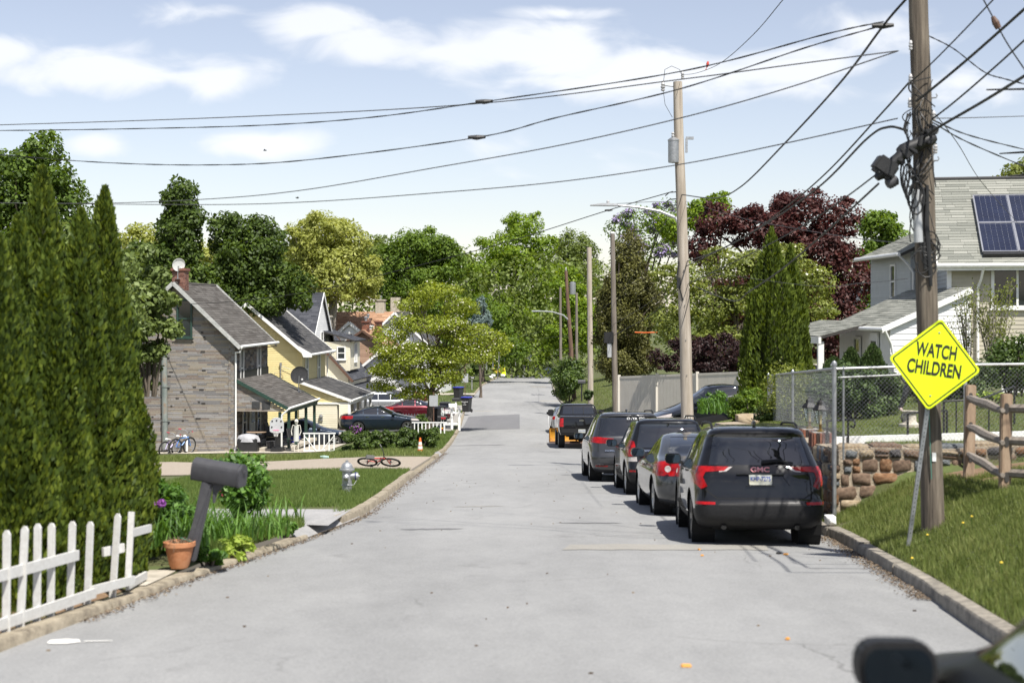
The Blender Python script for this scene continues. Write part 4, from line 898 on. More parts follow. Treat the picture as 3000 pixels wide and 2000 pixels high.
def dish(name, label, loc, rz, tilt, r, m, group='satellite dishes', arm=.35):
    t = thing(name, label, 'satellite dish', loc, rz, group)
    Mx = Matrix.Rotation(R(90)+tilt, 3, 'X')
    mb = MB(); pr = [(r*math.sin(a*.9)/math.sin(.9), -.22*r*(math.cos(a*.9)-math.cos(.9))) for a in [i/8 for i in range(9)]]
    mb.lathe([(max(.002, q), z) for q, z in pr] + [(r*1.01, .012), (r*.98, .016)], 26, (0, 0, arm+r*.75), Mx, cap=False); mb.obj('reflector', m, t, smooth=True)
    mb = MB(); mb.tube([(0, .1, 0), (0, .1, arm*.6), (0, .03, arm+r*.6)], .025, 8); mb.box((0, .1, .01), (.2, .2, .02)); mb.obj('mount', M_galv, t)
    MB().tube([(0, -.02, arm), (0, -r*.95, arm+r*.25)], .012, 6).obj('feed_arm', M_galv, t)
    MB().box((0, -r*.98, arm+r*.3), (.09, .1, .07)).obj('feed_horn', M_wpaint, t, bevel=.01)
    return t

# ---- 1: the house clad in stone-pattern strips
HR_ = -R(4.6)
D0 = 68.0; O1 = Vector((px(540, D0), D0, zz(1036, D0)))
h1 = thing('stone_clad_house', 'two storey house clad in grey and tan stone pattern strips, with a brick chimney', 'house', O1, HR_)
W, L, h, H = 5.5, 6.1, 5.02, 7.55
gable_body(h1, W, L, h, H, M_under)
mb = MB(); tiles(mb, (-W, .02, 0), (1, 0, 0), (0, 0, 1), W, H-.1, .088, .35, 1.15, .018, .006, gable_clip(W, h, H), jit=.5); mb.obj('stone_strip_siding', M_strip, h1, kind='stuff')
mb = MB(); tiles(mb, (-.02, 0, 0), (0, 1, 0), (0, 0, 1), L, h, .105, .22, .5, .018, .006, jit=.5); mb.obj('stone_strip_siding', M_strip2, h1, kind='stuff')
mb = MB(); tiles(mb, (-.30, .0, 0), (1, 0, 0), (0, 0, 1), .315, h-.1, .088, .13, .16, .026, .008); mb.obj('corner_strip', M_strip, h1, kind='stuff')
ex, ez = gable_roof(h1, W, L, h, H, M_roofBr, .45, .42, mat('barge_old', [(.28, .29, .28), (.5, .5, .48)], .7, scale=6))
MB().box((.35, L/2, h-.42), (.05, L+.8, .04)).obj('soffit', M_brown, h1)
gutter(h1, (ex+.07, -.45, h-ez+.02), (ex+.07, L+.5, h-ez+.07), .07, M_wpaint, [(ex+.05, -.36, h-ez-.03), (ex-.02, -.34, h-ez-.22), (.05, -.10, h-.55), (.05, -.08, h-.7), (.05, -.08, .15), (.07, -.25, .05)])
window(h1, (-W/2 + .42, .0, h+.98), .72, 1.75, 'front', M_green, M_glass, .08, proud=.07)
o = MB().box((-W/2-.95, -.01, h+1.15), (.75, .05, 1.2)).obj('boarded_window', mat('boarded', [(.14, .10, .07), (.22, .16, .11)], .9, scale=6), h1)
MB().box((-W/2+.35, -.02, h-.02), (1.0, .06, .06)).obj('loose_board', M_woodg, h1)
for y in (1.05, 4.2): window(h1, (.0, y, 3.72), .62, 1.85, 'right', M_wpaint_old, M_glass, .09, proud=.07)
for y in (1.6, 4.2): window(h1, (.0, y, 1.2), .7, 1.5, 'right', M_wpaint_old, M_glass, .09)
# tall vent pipe on the gable wall
mb = MB(); mb.tube([(-W/2-.45, -.14, .1), (-W/2-.47, -.14, 2.4), (-W/2-.49, -.14, 4.9)], .13, 12)
for z in (1.35, 2.9, 4.3): mb.tube([(-W/2-.46, -.14, z), (-W/2-.46, -.14, z+.05)], .15, 12); mb.box((-W/2-.46, -.06, z+.02), (.42, .04, .05))
mb.obj('vent_pipe', M_rustpipe, h1, smooth=True)
MB().tube([(-W/2+.55, -.12, 0), (-W/2+.55, -.12, .62), (-W/2+.47, -.14, .7), (-W/2+.42, -.2, .66)], .055, 10).obj('drain_pipe', M_wpaint, h1, smooth=True)
# missing strips
mb = MB()
rr = random.Random(5)
for k in range(34): mb.box((-W/2 + rr.uniform(-1.1, 1.4), -.004, h - .9 + rr.uniform(-2.8, 1.5)), (rr.uniform(.07, .22), .012, .075))
mb.obj('bare_spot', M_under, h1, kind='stuff')
ch = chimney(h1, (-W/2+.05, .55, H-.35), .6, .6, .98, M_brick, True)
dish('satellite_dish', 'white satellite dish on the brick chimney', h1.matrix_basis @ Vector((-W/2+.1, .12, H+.25)), HR_+R(38), R(16), .30, M_wpaint, arm=.42)
# porch
PX, PZT, PZO = 2.45, 3.28, 1.98; PL = L + .3
def porch(hp, PX, PZT, PZO, y0, y1, rm, endm=None, ov=.25, trimm=None):
    a = PX; b = PZT-PZO; sl = math.hypot(a, b)
    o = roof_slope(hp, (PX, y0, PZO), (0, 1, 0), (-a, 0, b), y1-y0, sl, rm, name='porch_roof')
    mb = MB(); mb.beam((PX+.02, y0-.025, PZO-.06), (.02, y0-.025, PZT-.06), .045, .15); mb.beam((PX+.02, y1+.025, PZO-.06), (.02, y1+.025, PZT-.06), .045, .15)
    mb.box((PX-.06, (y0+y1)/2, PZO-.16), (.09, y1-y0-.1, .16)); mb.obj('porch_fascia', trimm or M_wpaint, hp)
    return o
porch(h1, PX, PZT, PZO, -.05, PL, M_roofBr, trimm=M_green)
# strip clad end of the porch
mb = MB(); tiles(mb, (.05, .06, PZO-.12), (1, 0, 0), (0, 0, 1), PX-.2, PZT-PZO, .088, .3, .8, .018, .006, lambda v: (0, max(.0, (PX-.2)*(1-v/(PZT-PZO+.05)))), jit=.5); mb.obj('stone_strip_siding', M_strip, h1, kind='stuff')
MB().box((PX/2, .05, PZO-.15), (PX-.1, .05, .05)).obj('porch_header', M_woodg, h1)
for (x, z) in ((.95, PZO+.12), (1.42, PZO+.1)): MB().box((x, .02, z), (.36, .03, .3)).obj('vent_panel', mat('dark_slats', [(.02, .022, .025), (.05, .05, .05)], .7), h1)
gutter(h1, (PX+.06, -.1, PZO-.02), (PX+.06, PL+.05, PZO+.03), .055, M_wpaint, [(PX+.02, -.08, PZO-.06), (PX-.28, -.06, PZO-.32), (PX-.30, -.06, PZO-.5), (PX-.30, -.06, 0)])
for y in (.12, 2.1, 4.2, 6.1): MB().box((PX-.42 if y < 1 else PX-.12, y, (PZO-.2)/2), (.12, .12, PZO-.2)).obj('porch_post', M_green, h1)
MB().box((PX-.05, .3, (PZO-.2)/2), (.12, .12, PZO-.2)).obj('porch_post', M_green, h1)
MB().box((PX/2, PL/2, .06), (PX, PL, .14)).obj('porch_floor', M_conc, h1)
d = MB().box((.02, 3.0, 1.1), (.06, .9, 2.0)).obj('door', M_wpaint, h1); MB().box((.06, 3.0, 1.5), (.02, .6, .8)).obj('pane', M_glassp, d)
# tar flashing where the porch roof meets the wall
MB().box((.025, L/2, PZT+.16), (.03, L, .34)).obj('flashing', M_blk, h1)
# ---- 2: yellow house
D2 = 84.0; O2 = Vector((px(692, D2), D2, zz(996, D2)))
h2 = thing('yellow_house', 'two storey pale yellow clapboard house with a dark roof and white eave boards', 'house', O2, HR_)
W, L, h, H = 6.0, 6.6, 4.75, 7.2
gable_body(h2, W, L, h, H, M_cream)
clap(h2, (-W, .02, 0), (1, 0, 0), (0, 0, 1), W, H-.1, .125, M_yel, gable_clip(W, h, H)); clap(h2, (-.02, 0, 0), (0, 1, 0), (0, 0, 1), L, h, .125, M_yel)
MB().box((.0, .0, h/2), (.13, .13, h-.1)).obj('corner_board', M_yel, h2)
ex, ez = gable_roof(h2, W, L, h, H, M_roofD, .55, .45)
MB().prism([(0, 0), (.75, -.42), (.75, -.62), (.28, -.62)], .05, Matrix.Translation((-.05, -.47, h+.16))).obj('eave_return', M_wpaint, h2)
gutter(h2, (ex+.07, -.4, h-ez), (ex+.07, L+.45, h-ez+.05), .075, M_wpaint, [(ex, L+.1, h-ez), (.12, L-.02, h-.7), (.1, L-.02, .2)])
for y in (1.35, 4.6): window(h2, (.0, y, 3.55), .75, 1.75, 'right', M_wpaint, M_glassp, .1)
window(h2, (.0, 4.4, 1.35), .8, 1.35, 'right', M_wpaint, M_glass, .09)
d = MB().box((.03, 2.6, 1.05), (.05, .9, 2.05)).obj('door', M_tan, h2); MB().box((.06, 2.3, 1.0), (.04, .05, .12)).obj('handle', M_steel, d)
P2X, P2T, P2O = 2.9, 2.95, 1.92
porch(h2, P2X, P2T, P2O, -.3, L+.2, M_roofD)
clap(h2, (.05, -.14, P2O-.15), (1, 0, 0), (0, 0, 1), P2X-.1, P2T-P2O, .125, M_yel, lambda v: (0, max(.0, (P2X-.1)*(1-v/(P2T-P2O+.08)))))
clap(h2, (-.1, -.12, 0), (1, 0, 0), (0, 0, 1), 2.15, P2O-.22, .125, M_cream)
MB().box((1.0, .2, (P2O-.3)/2), (2.1, .5, P2O-.3)).obj('wall', M_cream, h2)
MB().box((1.4, -.16, P2O-.19), (2.9, .06, .1)).obj('porch_beam', M_wpaint, h2)
gutter(h2, (P2X+.06, -.4, P2O-.02), (P2X+.06, L+.3, P2O+.03), .06, M_wpaint, [(P2X+.02, L+.1, P2O-.05), (P2X-.5, L, P2O-.3), (P2X-.5, L, 0)])
for y in (-.2, 1.5, 3.2, 4.9, 6.5): MB().box((P2X-.14, y, (P2O-.1)/2), (.14, .14, P2O-.1)).obj('porch_post', M_wpaint, h2)
MB().box((P2X/2+.6, L/2, .04), (P2X-.9, L, .1)).obj('porch_floor', M_conc, h2)
mt = MB().lathe([(.11, 0), (.11, .1), (.08, .16), (.02, .18)], 12, (1.15, -.15, 1.0), Matrix.Rotation(R(90), 3, 'X')).box((1.15, -.17, .85), (.2, .1, .22)).obj('electric_meter', M_galv, h2, smooth=True)
# service mast and wires on the gable wall
mb = MB(); mb.tube([(-1.15, -.1, 1.9), (-1.15, -.1, 3.9)], .03, 6); mb.box((-1.15, -.08, 3.9), (.12, .1, .14)); mb.tube([(-1.15, -.1, 3.7), (-.9, -.2, 3.5), (-1.5, -.16, 3.4), (-1.45, -.1, 2.7)], .012, 5); mb.tube([(-1.15, -.1, 3.8), (-.4, -.15, 3.55), (.05, -.1, 3.6)], .012, 5); mb.obj('service_mast', M_galv, h2)
dish('satellite_dish', 'dark grey satellite dish on the edge of the stone-clad porch roof', h1.matrix_basis @ Vector((PX-.72, 5.4, PZO+.42)), HR_+R(30), R(14), .44, M_dgry, arm=.5)

def simple_house(name, label, u_right, vbase, D, W, L, h, H, wm, rm, rz=HR_, rowh=.14, ridge='y', wins=(), group=None, ov=.35, trim=None, row=.18):
    o = thing(name, label, 'house', P(u_right, vbase, D), rz, group)
    gable_body(o, W, L, h, H, wm)
    clap(o, (-W, .02, 0), (1, 0, 0), (0, 0, 1), W, H-.1, rowh, wm, gable_clip(W, h, H)); clap(o, (-.02, 0, 0), (0, 1, 0), (0, 0, 1), L, h, rowh, wm)
    gable_roof(o, W, L, h, H, rm, ov, .35, trim, row=row)
    for wn in wins: window(o, *wn[:3], **wn[3])
    return o
def cross_house(name, label, D, x_face, zb, Wy, Lx, h, H, wm, rm, wins=(), trim=None, rowh=.14, rz=HR_, row=.18):
    """gable end looks at the street (+x): local house turned by a quarter"""
    o = thing(name, label, 'house', (x_face, D, zb), rz + R(90))
    # after the turn local -y looks to +x of the street frame, local x runs away from the camera
    gable_body(o, Wy, Lx, h, H, wm)
    clap(o, (-Wy, .02, 0), (1, 0, 0), (0, 0, 1), Wy, H-.1, rowh, wm, gable_clip(Wy, h, H))
    clap(o, (-Wy+.02, Lx, 0), (0, -1, 0), (0, 0, 1), Lx, h, rowh, wm)
    gable_roof(o, Wy, Lx, h, H, rm, .4, .14, trim, row=row)
    for wn in wins: window(o, *wn[:3], **wn[3])
    return o
# ---- 3: dark roof with the white street gable
D3 = 97.0
h3 = cross_house('dark_roof_house', 'house with a steep blue black roof and a white gable towards the street', D3+7.6, px(765, D3+7.6), zz(980, D3), 7.6, 8.0, 4.9, 8.6, M_white, M_roofB, [((-3.8, 0, 5.4), .8, 1.4, dict(face='front'))])
chimney(h3, (-1.2, 4.5, 6.6), .6, .6, 2.2, None, True, M_conc, flue=True)
# ---- 4: cream house with the low dark roof and the barred dormer window
D4 = 101.0; h4 = thing('cream_house', 'cream clapboard house with a shed dormer and a barred window', 'house', P(800, 985, D4), HR_)
gable_body(h4, 6.2, 7.0, 3.6, 6.9, M_cream)
clap(h4, (-6.2, .02, 0), (1, 0, 0), (0, 0, 1), 6.2, 6.8, .14, M_cream, gable_clip(6.2, 3.6, 6.9)); clap(h4, (-.02, 0, 0), (0, 1, 0), (0, 0, 1), 7.0, 3.6, .14, M_cream)
gable_roof(h4, 6.2, 7.0, 3.6, 6.9, M_roofB, .5, .3, M_brown)
MB().box((-.9, 2.2, 4.9), (1.9, 3.6, 1.9)).obj('dormer_wall', M_cream, h4); clap(h4, (-1.95, .38, 3.9), (1, 0, 0), (0, 0, 1), 2.0, 1.95, .14, M_cream)
roof_slope(h4, (.45, .1, 5.95), (0, 1, 0), (-1, 0, .28), 4.2, 3.0, M_roofB, name='dormer_roof')
window(h4, (.06, 2.3, 5.1), 1.0, 1.3, 'right', M_wpaint, M_glass, .08, bars=4); window(h4, (-.55, .36, 5.1), .6, .9, 'front', M_wpaint, M_glass, .08)
porch(h4, 2.9, 2.9, 2.0, -.2, 7.2, M_roofB, trimm=M_brown)
for y in (-.1, 2.4, 4.8, 7.0): MB().box((2.75, y, .95), (.15, .15, 1.9)).obj('porch_post', M_brown, h4)
chimney(h4, (-3.6, 3.5, 6.3), .7, .7, 1.5, None, True, M_conc, flue=True); chimney(h4, (-2.4, 4.2, 5.9), .7, .7, 1.6, None, True, M_conc)
# ---- 5: brown house
D5 = 112.0; M_brnst = mat('brown_stone_siding', [(.30, .19, .13), (.42, .28, .20)], .9, scale=5, island=True)
h5 = simple_house('brown_house', 'brown sided gable house with dark barge boards among the rooftops', 893, 975, D5, 3.9, 5.5, 5.7, 6.95, M_brnst, M_roofO, trim=M_brown)
chimney(h5, (-1.95, 1.2, 6.5), .5, .5, 1.1, M_brickD, True, flue=True); chimney(h5, (-1.1, 1.9, 6.2), .5, .5, 1.4, M_brickD, True)
# ---- 6: white house, tan roof with a small white dormer gable
D6 = 128.0; h6 = thing('tan_roof_house', 'white house with a broad tan roof and a small white dormer gable', 'house', P(880, 965, D6), HR_)
W6 = 13.5; gable_body(h6, W6, 8, 5.0, 5.2, M_white); clap(h6, (-W6, .02, 0), (1, 0, 0), (0, 0, 1), W6, 5.0, .16, M_white)
roof_slope(h6, (-W6-.4, -.5, 5.0), (1, 0, 0), (0, 1, 1.0), W6+2.4, 6.0, M_roofO, row=.2)
roof_slope(h6, (2.0, 8.0, 5.0), (-1, 0, 0), (0, -1, 1.0), W6+2.4, 6.0, M_roofO, row=.2)
dm = lambda x, w, hh: (MB().prism([(x-w/2, 5.4), (x+w/2, 5.4), (x+w/2, 6.9), (x, 6.9+hh), (x-w/2, 6.9)], 3.5, Matrix.Translation((0, 2.2, 0))).obj('dormer_wall', M_white, h6),
    roof_slope(h6, (x+w/2+.35, .25, 6.65), (0, 1, 0), (-1, 0, hh/(w/2)), 4.2, math.hypot(w/2, hh)+.42, M_roofO, name='dormer_roof', row=.2), roof_slope(h6, (x-w/2-.35, 4.45, 6.65), (0, -1, 0), (1, 0, hh/(w/2)), 4.2, math.hypot(w/2, hh)+.42, M_roofO, name='dormer_roof', row=.2),
    clap(h6, (x-w/2, .44, 5.4), (1, 0, 0), (0, 0, 1), w, 1.5+hh, .16, M_white, lambda v: (0, w) if v < 1.5 else (w/2*(v-1.5)/hh, w-w/2*(v-1.5)/hh)))
dm(-2.95, 3.0, 1.3); window(h6, (-2.95, .42, 6.9), .6, 1.1, 'front', M_wpaint, M_glass, .1)
mb = MB(); mb.beam((-2.95, .18, 8.32), (-1.1, .18, 6.72), .06, .26); mb.beam((-2.95, .18, 8.32), (-4.8, .18, 6.72), .06, .258); mb.obj('barge_board', M_wpaint, h6)
chimney(h6, (-.9, 4.0, 8.8), .8, .8, 1.4, None, True, M_conc, flue=True); chimney(h6, (.4, 4.2, 8.8), .8, .7, 1.7, None, False, M_conc)
# ---- 7: white gable with the grey roof
D7 = 122.0
h7 = simple_house('white_gable_house', 'white gable house with a grey roof and a white plastered chimney', 978, 960, D7, 5.0, 7.5, 6.2, 8.5, M_white, M_roofD, wins=[((-1.9, 0, 2.2), .8, 1.4, dict(face='front')), ((.0, 2.5, 3.4), .8, 1.3, dict(face='right'))])
chimney(h7, (-4.7, -.2, 5.9), .7, .7, 1.5, None, True, M_wpaint); chimney(h7, (-4.7, -.2, 7.5), .4, .4, .5, M_brick, False, flue=True)
h8 = simple_house('blue_roof_house', 'farthest white house with a pale blue grey roof behind the dogwood', 1012, 950, 150, 7.5, 9, 5.2, 8.0, M_white, M_roofG, wins=[((.0, 3.5, 3.4), .9, 1.4, dict(face='right')), ((-2.5, 0, 3.4), .9, 1.4, dict(face='front'))])
h9 = simple_house('white_cottage', 'small white house low behind the dogwood crown', 950, 968, 108, 5.0, 5.6, 2.9, 4.9, M_white, M_roofD, wins=[((-2.5, 0, 1.6), .9, 1.2, dict(face='front')), ((.0, 2.4, 1.6), .8, 1.3, dict(face='right'))])

# ---- right side: tan house with solar panels
DT = 45.0; T0 = Vector((px(2180, DT), DT, zz(860, DT)))
ht = thing('tan_house', 'tan clapboard house with a grey shingle roof carrying solar panels', 'house', T0, -R(11))
eh = zz(603, DT) - T0.z
TW, TL = 9.0, 8.0; slope = math.radians(33); rh = zz(418, DT+4) - zz(603, DT)
# body: eaves face the camera, ridge runs along x
n = 5; pr = [(0, 0), (TL, 0), (TL, eh), (TL/2, eh+rh), (0, eh)]
MB().add([(x, y+.03, z-.02) for x in (.03, TW-.03) for y, z in pr], [tuple(range(n)), tuple(range(n, 2*n))] + [(k, k+n, (k+1) % n+n, (k+1) % n) for k in range(n)]).obj('wall', M_tan, ht)
clap(ht, (0, .02, 0), (1, 0, 0), (0, 0, 1), TW, eh-.12, .125, M_tan, single=True)
clap(ht, (.02, TL, 0), (0, -1, 0), (0, 0, 1), TL, eh+rh-.1, .125, M_grysd, lambda v: (0, TL) if v < eh else (TL/2*(v-eh)/rh, TL-TL/2*(v-eh)/rh))
sl = math.hypot(TL/2, rh)
roof_slope(ht, (-.35, -.35, eh-.35*rh/(TL/2)+.06), (1, 0, 0), (0, TL/2, rh), TW+.7, sl+.4, M_roofG, row=.16)
roof_slope(ht, (TW+.35, TL+.35, eh-.35*rh/(TL/2)+.06), (-1, 0, 0), (0, -TL/2, rh), TW+.7, sl+.4, M_roofG, row=.16)
MB().tube([(-.35, TL/2, eh+rh+.09), (TW+.35, TL/2, eh+rh+.09)], .06, 6).obj('ridge_cap', M_roofD, ht)
MB().box((TW/2, -.39, eh-.16), (TW+.7, .05, .18)).obj('fascia', M_wpaint, ht)
mb = MB(); mb.beam((-.38, -.37, eh-.2), (-.38, TL/2, eh+rh+.02), .05, .2); mb.beam((-.38, TL+.37, eh-.2), (-.38, TL/2, eh+rh+.02), .05, .198); mb.obj('barge_board', M_wpaint, ht)
gutter(ht, (-.4, -.47, eh-.1), (TW+.3, -.47, eh-.12), .065, M_wpaint, [(.95, -.45, eh-.15), (.9, -.2, eh-.5), (.82, -.1, eh-.75), (.82, -.09, eh-2.0), (.82, -.09, .1)])
wx = px(2330, DT) - T0.x
window(ht, (wx, .0, eh-.75), 1.5, 1.25, 'front', M_wpaint, M_glass, .09, rail=False, mull=1)
window(ht, (wx+.35, .0, eh-3.1), 1.6, 1.5, 'front', M_wpaint, M_glass, .09, rail=False, mull=1)
MB().box((.0, -.01, eh/2-.1), (.13, .13, eh-.2)).obj('corner_board', M_wpaint, ht)
# solar panels: each a part with its cells
up = Vector((0, TL/2, rh)).normalized(); nn = Vector((1, 0, 0)).cross(up).normalized()
M_cell = mat('solar_cell', [(.008, .010, .026), (.013, .017, .042)], .12, scale=2, spec=.8, coat=.6); M_frame = mat('aluminium', [(.5, .5, .52), (.62, .62, .64)], .35, metal=.8)
pw, ph = 1.02, 1.64
def on_roof(x, s, n_): return Vector((x, -.35, eh-.35*rh/(TL/2)+.06)) + up*s + nn*n_
for r_ in range(2):
    for c_ in range(6):
        x0 = 1.0 + c_*(pw+.03); s0 = .72 + r_*(ph+.03); w_, h_ = pw, ph
        pn = MB()
        for a, b in (((x0, s0), (x0+w_, s0)), ((x0, s0+h_), (x0+w_, s0+h_)), ((x0, s0), (x0, s0+h_)), ((x0+w_, s0), (x0+w_, s0+h_))): pn.beam(on_roof(*a, .12), on_roof(*b, .12), .04, .05, up=nn)
        pn = pn.obj('solar_panel', M_frame, ht)
        cb = MB()
        nx_, ny_ = 6, 10
        for i in range(nx_):
            for j in range(ny_):
                a = x0+.03+(w_-.06)*i/nx_; b = s0+.03+(h_-.06)*j/ny_; dw = (w_-.06)/nx_-.008; dh = (h_-.06)/ny_-.008
                cb.add([on_roof(a, b, .125), on_roof(a+dw, b, .125), on_roof(a+dw, b+dh, .125), on_roof(a, b+dh, .125)], [(0, 1, 2, 3)])
        cb.obj('solar_cells', M_cell, pn, kind='stuff')
        bk = MB(); bk.add([on_roof(x0, s0, .115), on_roof(x0+w_, s0, .115), on_roof(x0+w_, s0+h_, .115), on_roof(x0, s0+h_, .115)], [(0, 1, 2, 3)]); bk.obj('panel_back', mat('cell_line', [(.28, .30, .36), (.36, .38, .44)], .3), pn)
MB().beam(on_roof(1.0, .63, .06), on_roof(TW, .66, .06), .12, .14, up=nn).obj('panel_skirt', M_blk, ht)
# grey gable wing behind and the white lean-to wing with the porch
M_wing = thing('white_wing_house', 'white clapboard lean-to wing with a shed roof and porch posts beside the tan house', 'house', P(2045, 862, 43), R(1.5))
ww = (2232-2045)/3450*43; zl = (862-748)/3450*43; zh = (862-664)/3450*43
MB().prism([(0.02, 0), (ww-.02, 0), (ww-.02, zh-.04), (.02, zl-.04)], 6.0, Matrix.Translation((0, 3.04, 0))).obj('wall', M_white, M_wing)
clap(M_wing, (0, .02, 0), (1, 0, 0), (0, 0, 1), ww, zh, .17, M_white, lambda v: (0, ww) if v < zl else (ww*(v-zl)/(zh-zl), ww), single=True)
sl_ = math.hypot(ww, zh-zl); upw = (ww, 0, zh-zl)
roof_slope(M_wing, (-.25, 6.2, zl-.06), (0, -1, 0), upw, 6.3, sl_+.3, M_roofG, row=.16)
mb = MB(); mb.beam((-.3, -.1, zl-.13), (ww, -.1, zh-.02), .05, .16); mb.obj('barge_board', M_wpaint, M_wing)
gutter(M_wing, (-.3, -.42, zl-.1), (-.3, 6.2, zl-.1), .06, M_wpaint, [(-.27, -.38, zl-.12), (-.02, -.12, zl-.5), (.06, -.08, zl-.8), (.06, -.08, .1)])
d = MB().box((-.03, 1.6, .3), (.05, .85, 1.8)).obj('door', M_wpaint, M_wing); MB().box((-.065, 1.6, .5), (.02, .5, .9)).obj('pane', M_glass, d)
window(M_wing, (-.01, 3.6, .55), .8, 1.0, 'left', M_wpaint, M_glass, .08)
# porch roof running on behind, on posts
roof_slope(M_wing, (-1.55, 9.2, zl-.34), (0, -1, 0), (1.6, 0, .42), 7.0, 1.75, M_roofG, row=.16, name='porch_roof')
MB().box((-1.55, 5.6, zl-.46), (.08, 7.1, .2)).obj('porch_fascia', M_wpaint, M_wing)
for y in (2.4, 4.6, 7.0): MB().box((-1.45, y, (zl-.5)/2-.4), (.17, .17, zl+.3)).obj('porch_post', M_wpaint, M_wing)
MB().box((-.8, 5.8, -.25), (1.7, 7.0, .5)).obj('porch_floor', M_conc, M_wing)
hg = thing('grey_gable_wing', 'pale grey upper storey with a narrow window behind the thick utility pole', 'house', P(2092, 862, 50), R(1.5))
gw = 3.2; gh = (862-575)/3450*50
MB().box((gw/2, 2.5, gh/2), (gw, 5, gh)).obj('wall', M_grysd, hg); clap(hg, (0, -.0, 0), (1, 0, 0), (0, 0, 1), gw, gh, .125, M_grysd); clap(hg, (0, 5, 0), (0, -1, 0), (0, 0, 1), 5, gh, .125, M_grysd)
roof_slope(hg, (-.45, 5.3, gh-.12), (0, -1, 0), (1.6, 0, .75), 5.7, 2.2, M_roofG, row=.16); roof_slope(hg, (gw+.45, -.35, gh-.12), (0, 1, 0), (-1.6, 0, .75), 5.7, 2.2, M_roofG, row=.16)
MB().prism([(0, gh-.1), (gw, gh-.1), (gw/2, gh+.85)], .1, Matrix.Translation((0, .06, 0))).obj('gable', M_grysd, hg)
gutter(hg, (-.5, -.35, gh-.14), (-.5, 5.3, gh-.14), .07, M_wpaint, [(-.46, -.3, gh-.2), (-.1, -.14, gh-.5), (.05, -.1, gh-.75), (.05, -.1, .3)])
window(hg, (.55, .0, gh-1.0), .5, 1.35, 'front', M_wpaint, M_glass, .07); window(hg, (-.01, 2.0, gh-1.0), .6, 1.2, 'left', M_wpaint, M_glass, .07)
Df = 108; hf = thing('far_roof_house', 'dark grey roof with a white vent pipe below the red maple', 'house', P(1925, 760, Df), R(1)); fw_ = 4.2; ze = zz(704, Df)-zz(760, Df); zt = zz(661, Df+2)-zz(760, Df)
MB().box((fw_/2, 2.0, ze/2), (fw_-.4, 3.6, ze)).obj('wall', M_cream, hf); roof_slope(hf, (-.2, -.2, ze), (1, 0, 0), (0, 2.2, zt-ze), fw_, math.hypot(2.2, zt-ze), M_roofB, row=.2); roof_slope(hf, (fw_-.2, 4.2, ze), (-1, 0, 0), (0, -2.2, zt-ze), fw_, math.hypot(2.2, zt-ze), M_roofB, row=.2)
MB().tube([(2.9, .8, ze+.3), (2.9, .8, zt+.1)], .09, 8).obj('vent_pipe', M_wpaint, hf)
# ------------------------------------------------------------------ walls, fences, poles, wires, signs
M_stone = [mat('stone_brown', [(.075, .05, .035), (.16, .105, .07), (.22, .16, .11)], .9, scale=5, detail=9, bump=.6, bscale=25), mat('stone_blue', [(.07, .08, .085), (.125, .135, .14), (.19, .20, .20)], .9, scale=5, detail=9, bump=.6, bscale=25),
           mat('stone_tan', [(.21, .15, .09), (.33, .26, .17), (.42, .35, .25)], .9, scale=5, detail=9, bump=.6, bscale=25), mat('stone_rust', [(.11, .055, .03), (.22, .115, .055), (.27, .18, .11)], .9, scale=4, detail=9, bump=.6, bscale=25), mat('stone_dark', [(.028, .026, .027), (.065, .06, .06), (.10, .09, .085)], .9, scale=5, bump=.6, bscale=25)]
M_wallm = mat('wall_mortar', [(.23, .18, .125), (.34, .28, .205), (.42, .36, .28)], .95, scale=8, detail=9, bump=.9, bscale=30)
def stone_variant(i):
    rr = random.Random(300+i); n = 10; mb = MB(); ring = []
    for k in range(n):
        a = 2*math.pi*(k+rr.uniform(-.22, .22))/n; e = 2/5.5
        x = abs(math.cos(a))**e*math.copysign(1, math.cos(a)); z = abs(math.sin(a))**e*math.copysign(1, math.sin(a)); q = rr.uniform(.84, 1.03); ring.append((x*.5*q, z*.5*q))
    vs = [(x, .04, z) for x, z in ring] + [(x*.97, -.030-rr.uniform(0, .012), z*.97) for x, z in ring] + [(x*.72, -.058-rr.uniform(0, .02), z*.72) for x, z in ring] + [(rr.uniform(-.05, .05), -.07, rr.uniform(-.05, .05))]
    fs = []
    for l in range(2):
        for k in range(n): fs.append((l*n+k, l*n+(k+1) % n, (l+1)*n+(k+1) % n, (l+1)*n+k))
    fs += [(2*n+k, 2*n+(k+1) % n, 3*n) for k in range(n)]
    out = []
    for m in M_stone:
        me = bpy.data.meshes.new('stone'); me.from_pydata(vs, [], fs); me.materials.append(m); me.polygons.foreach_set('use_smooth', [True]*len(fs)); me.set_sharp_from_angle(angle=R(40)); out.append(me)
    return out
STONES = [stone_variant(i) for i in range(9)]
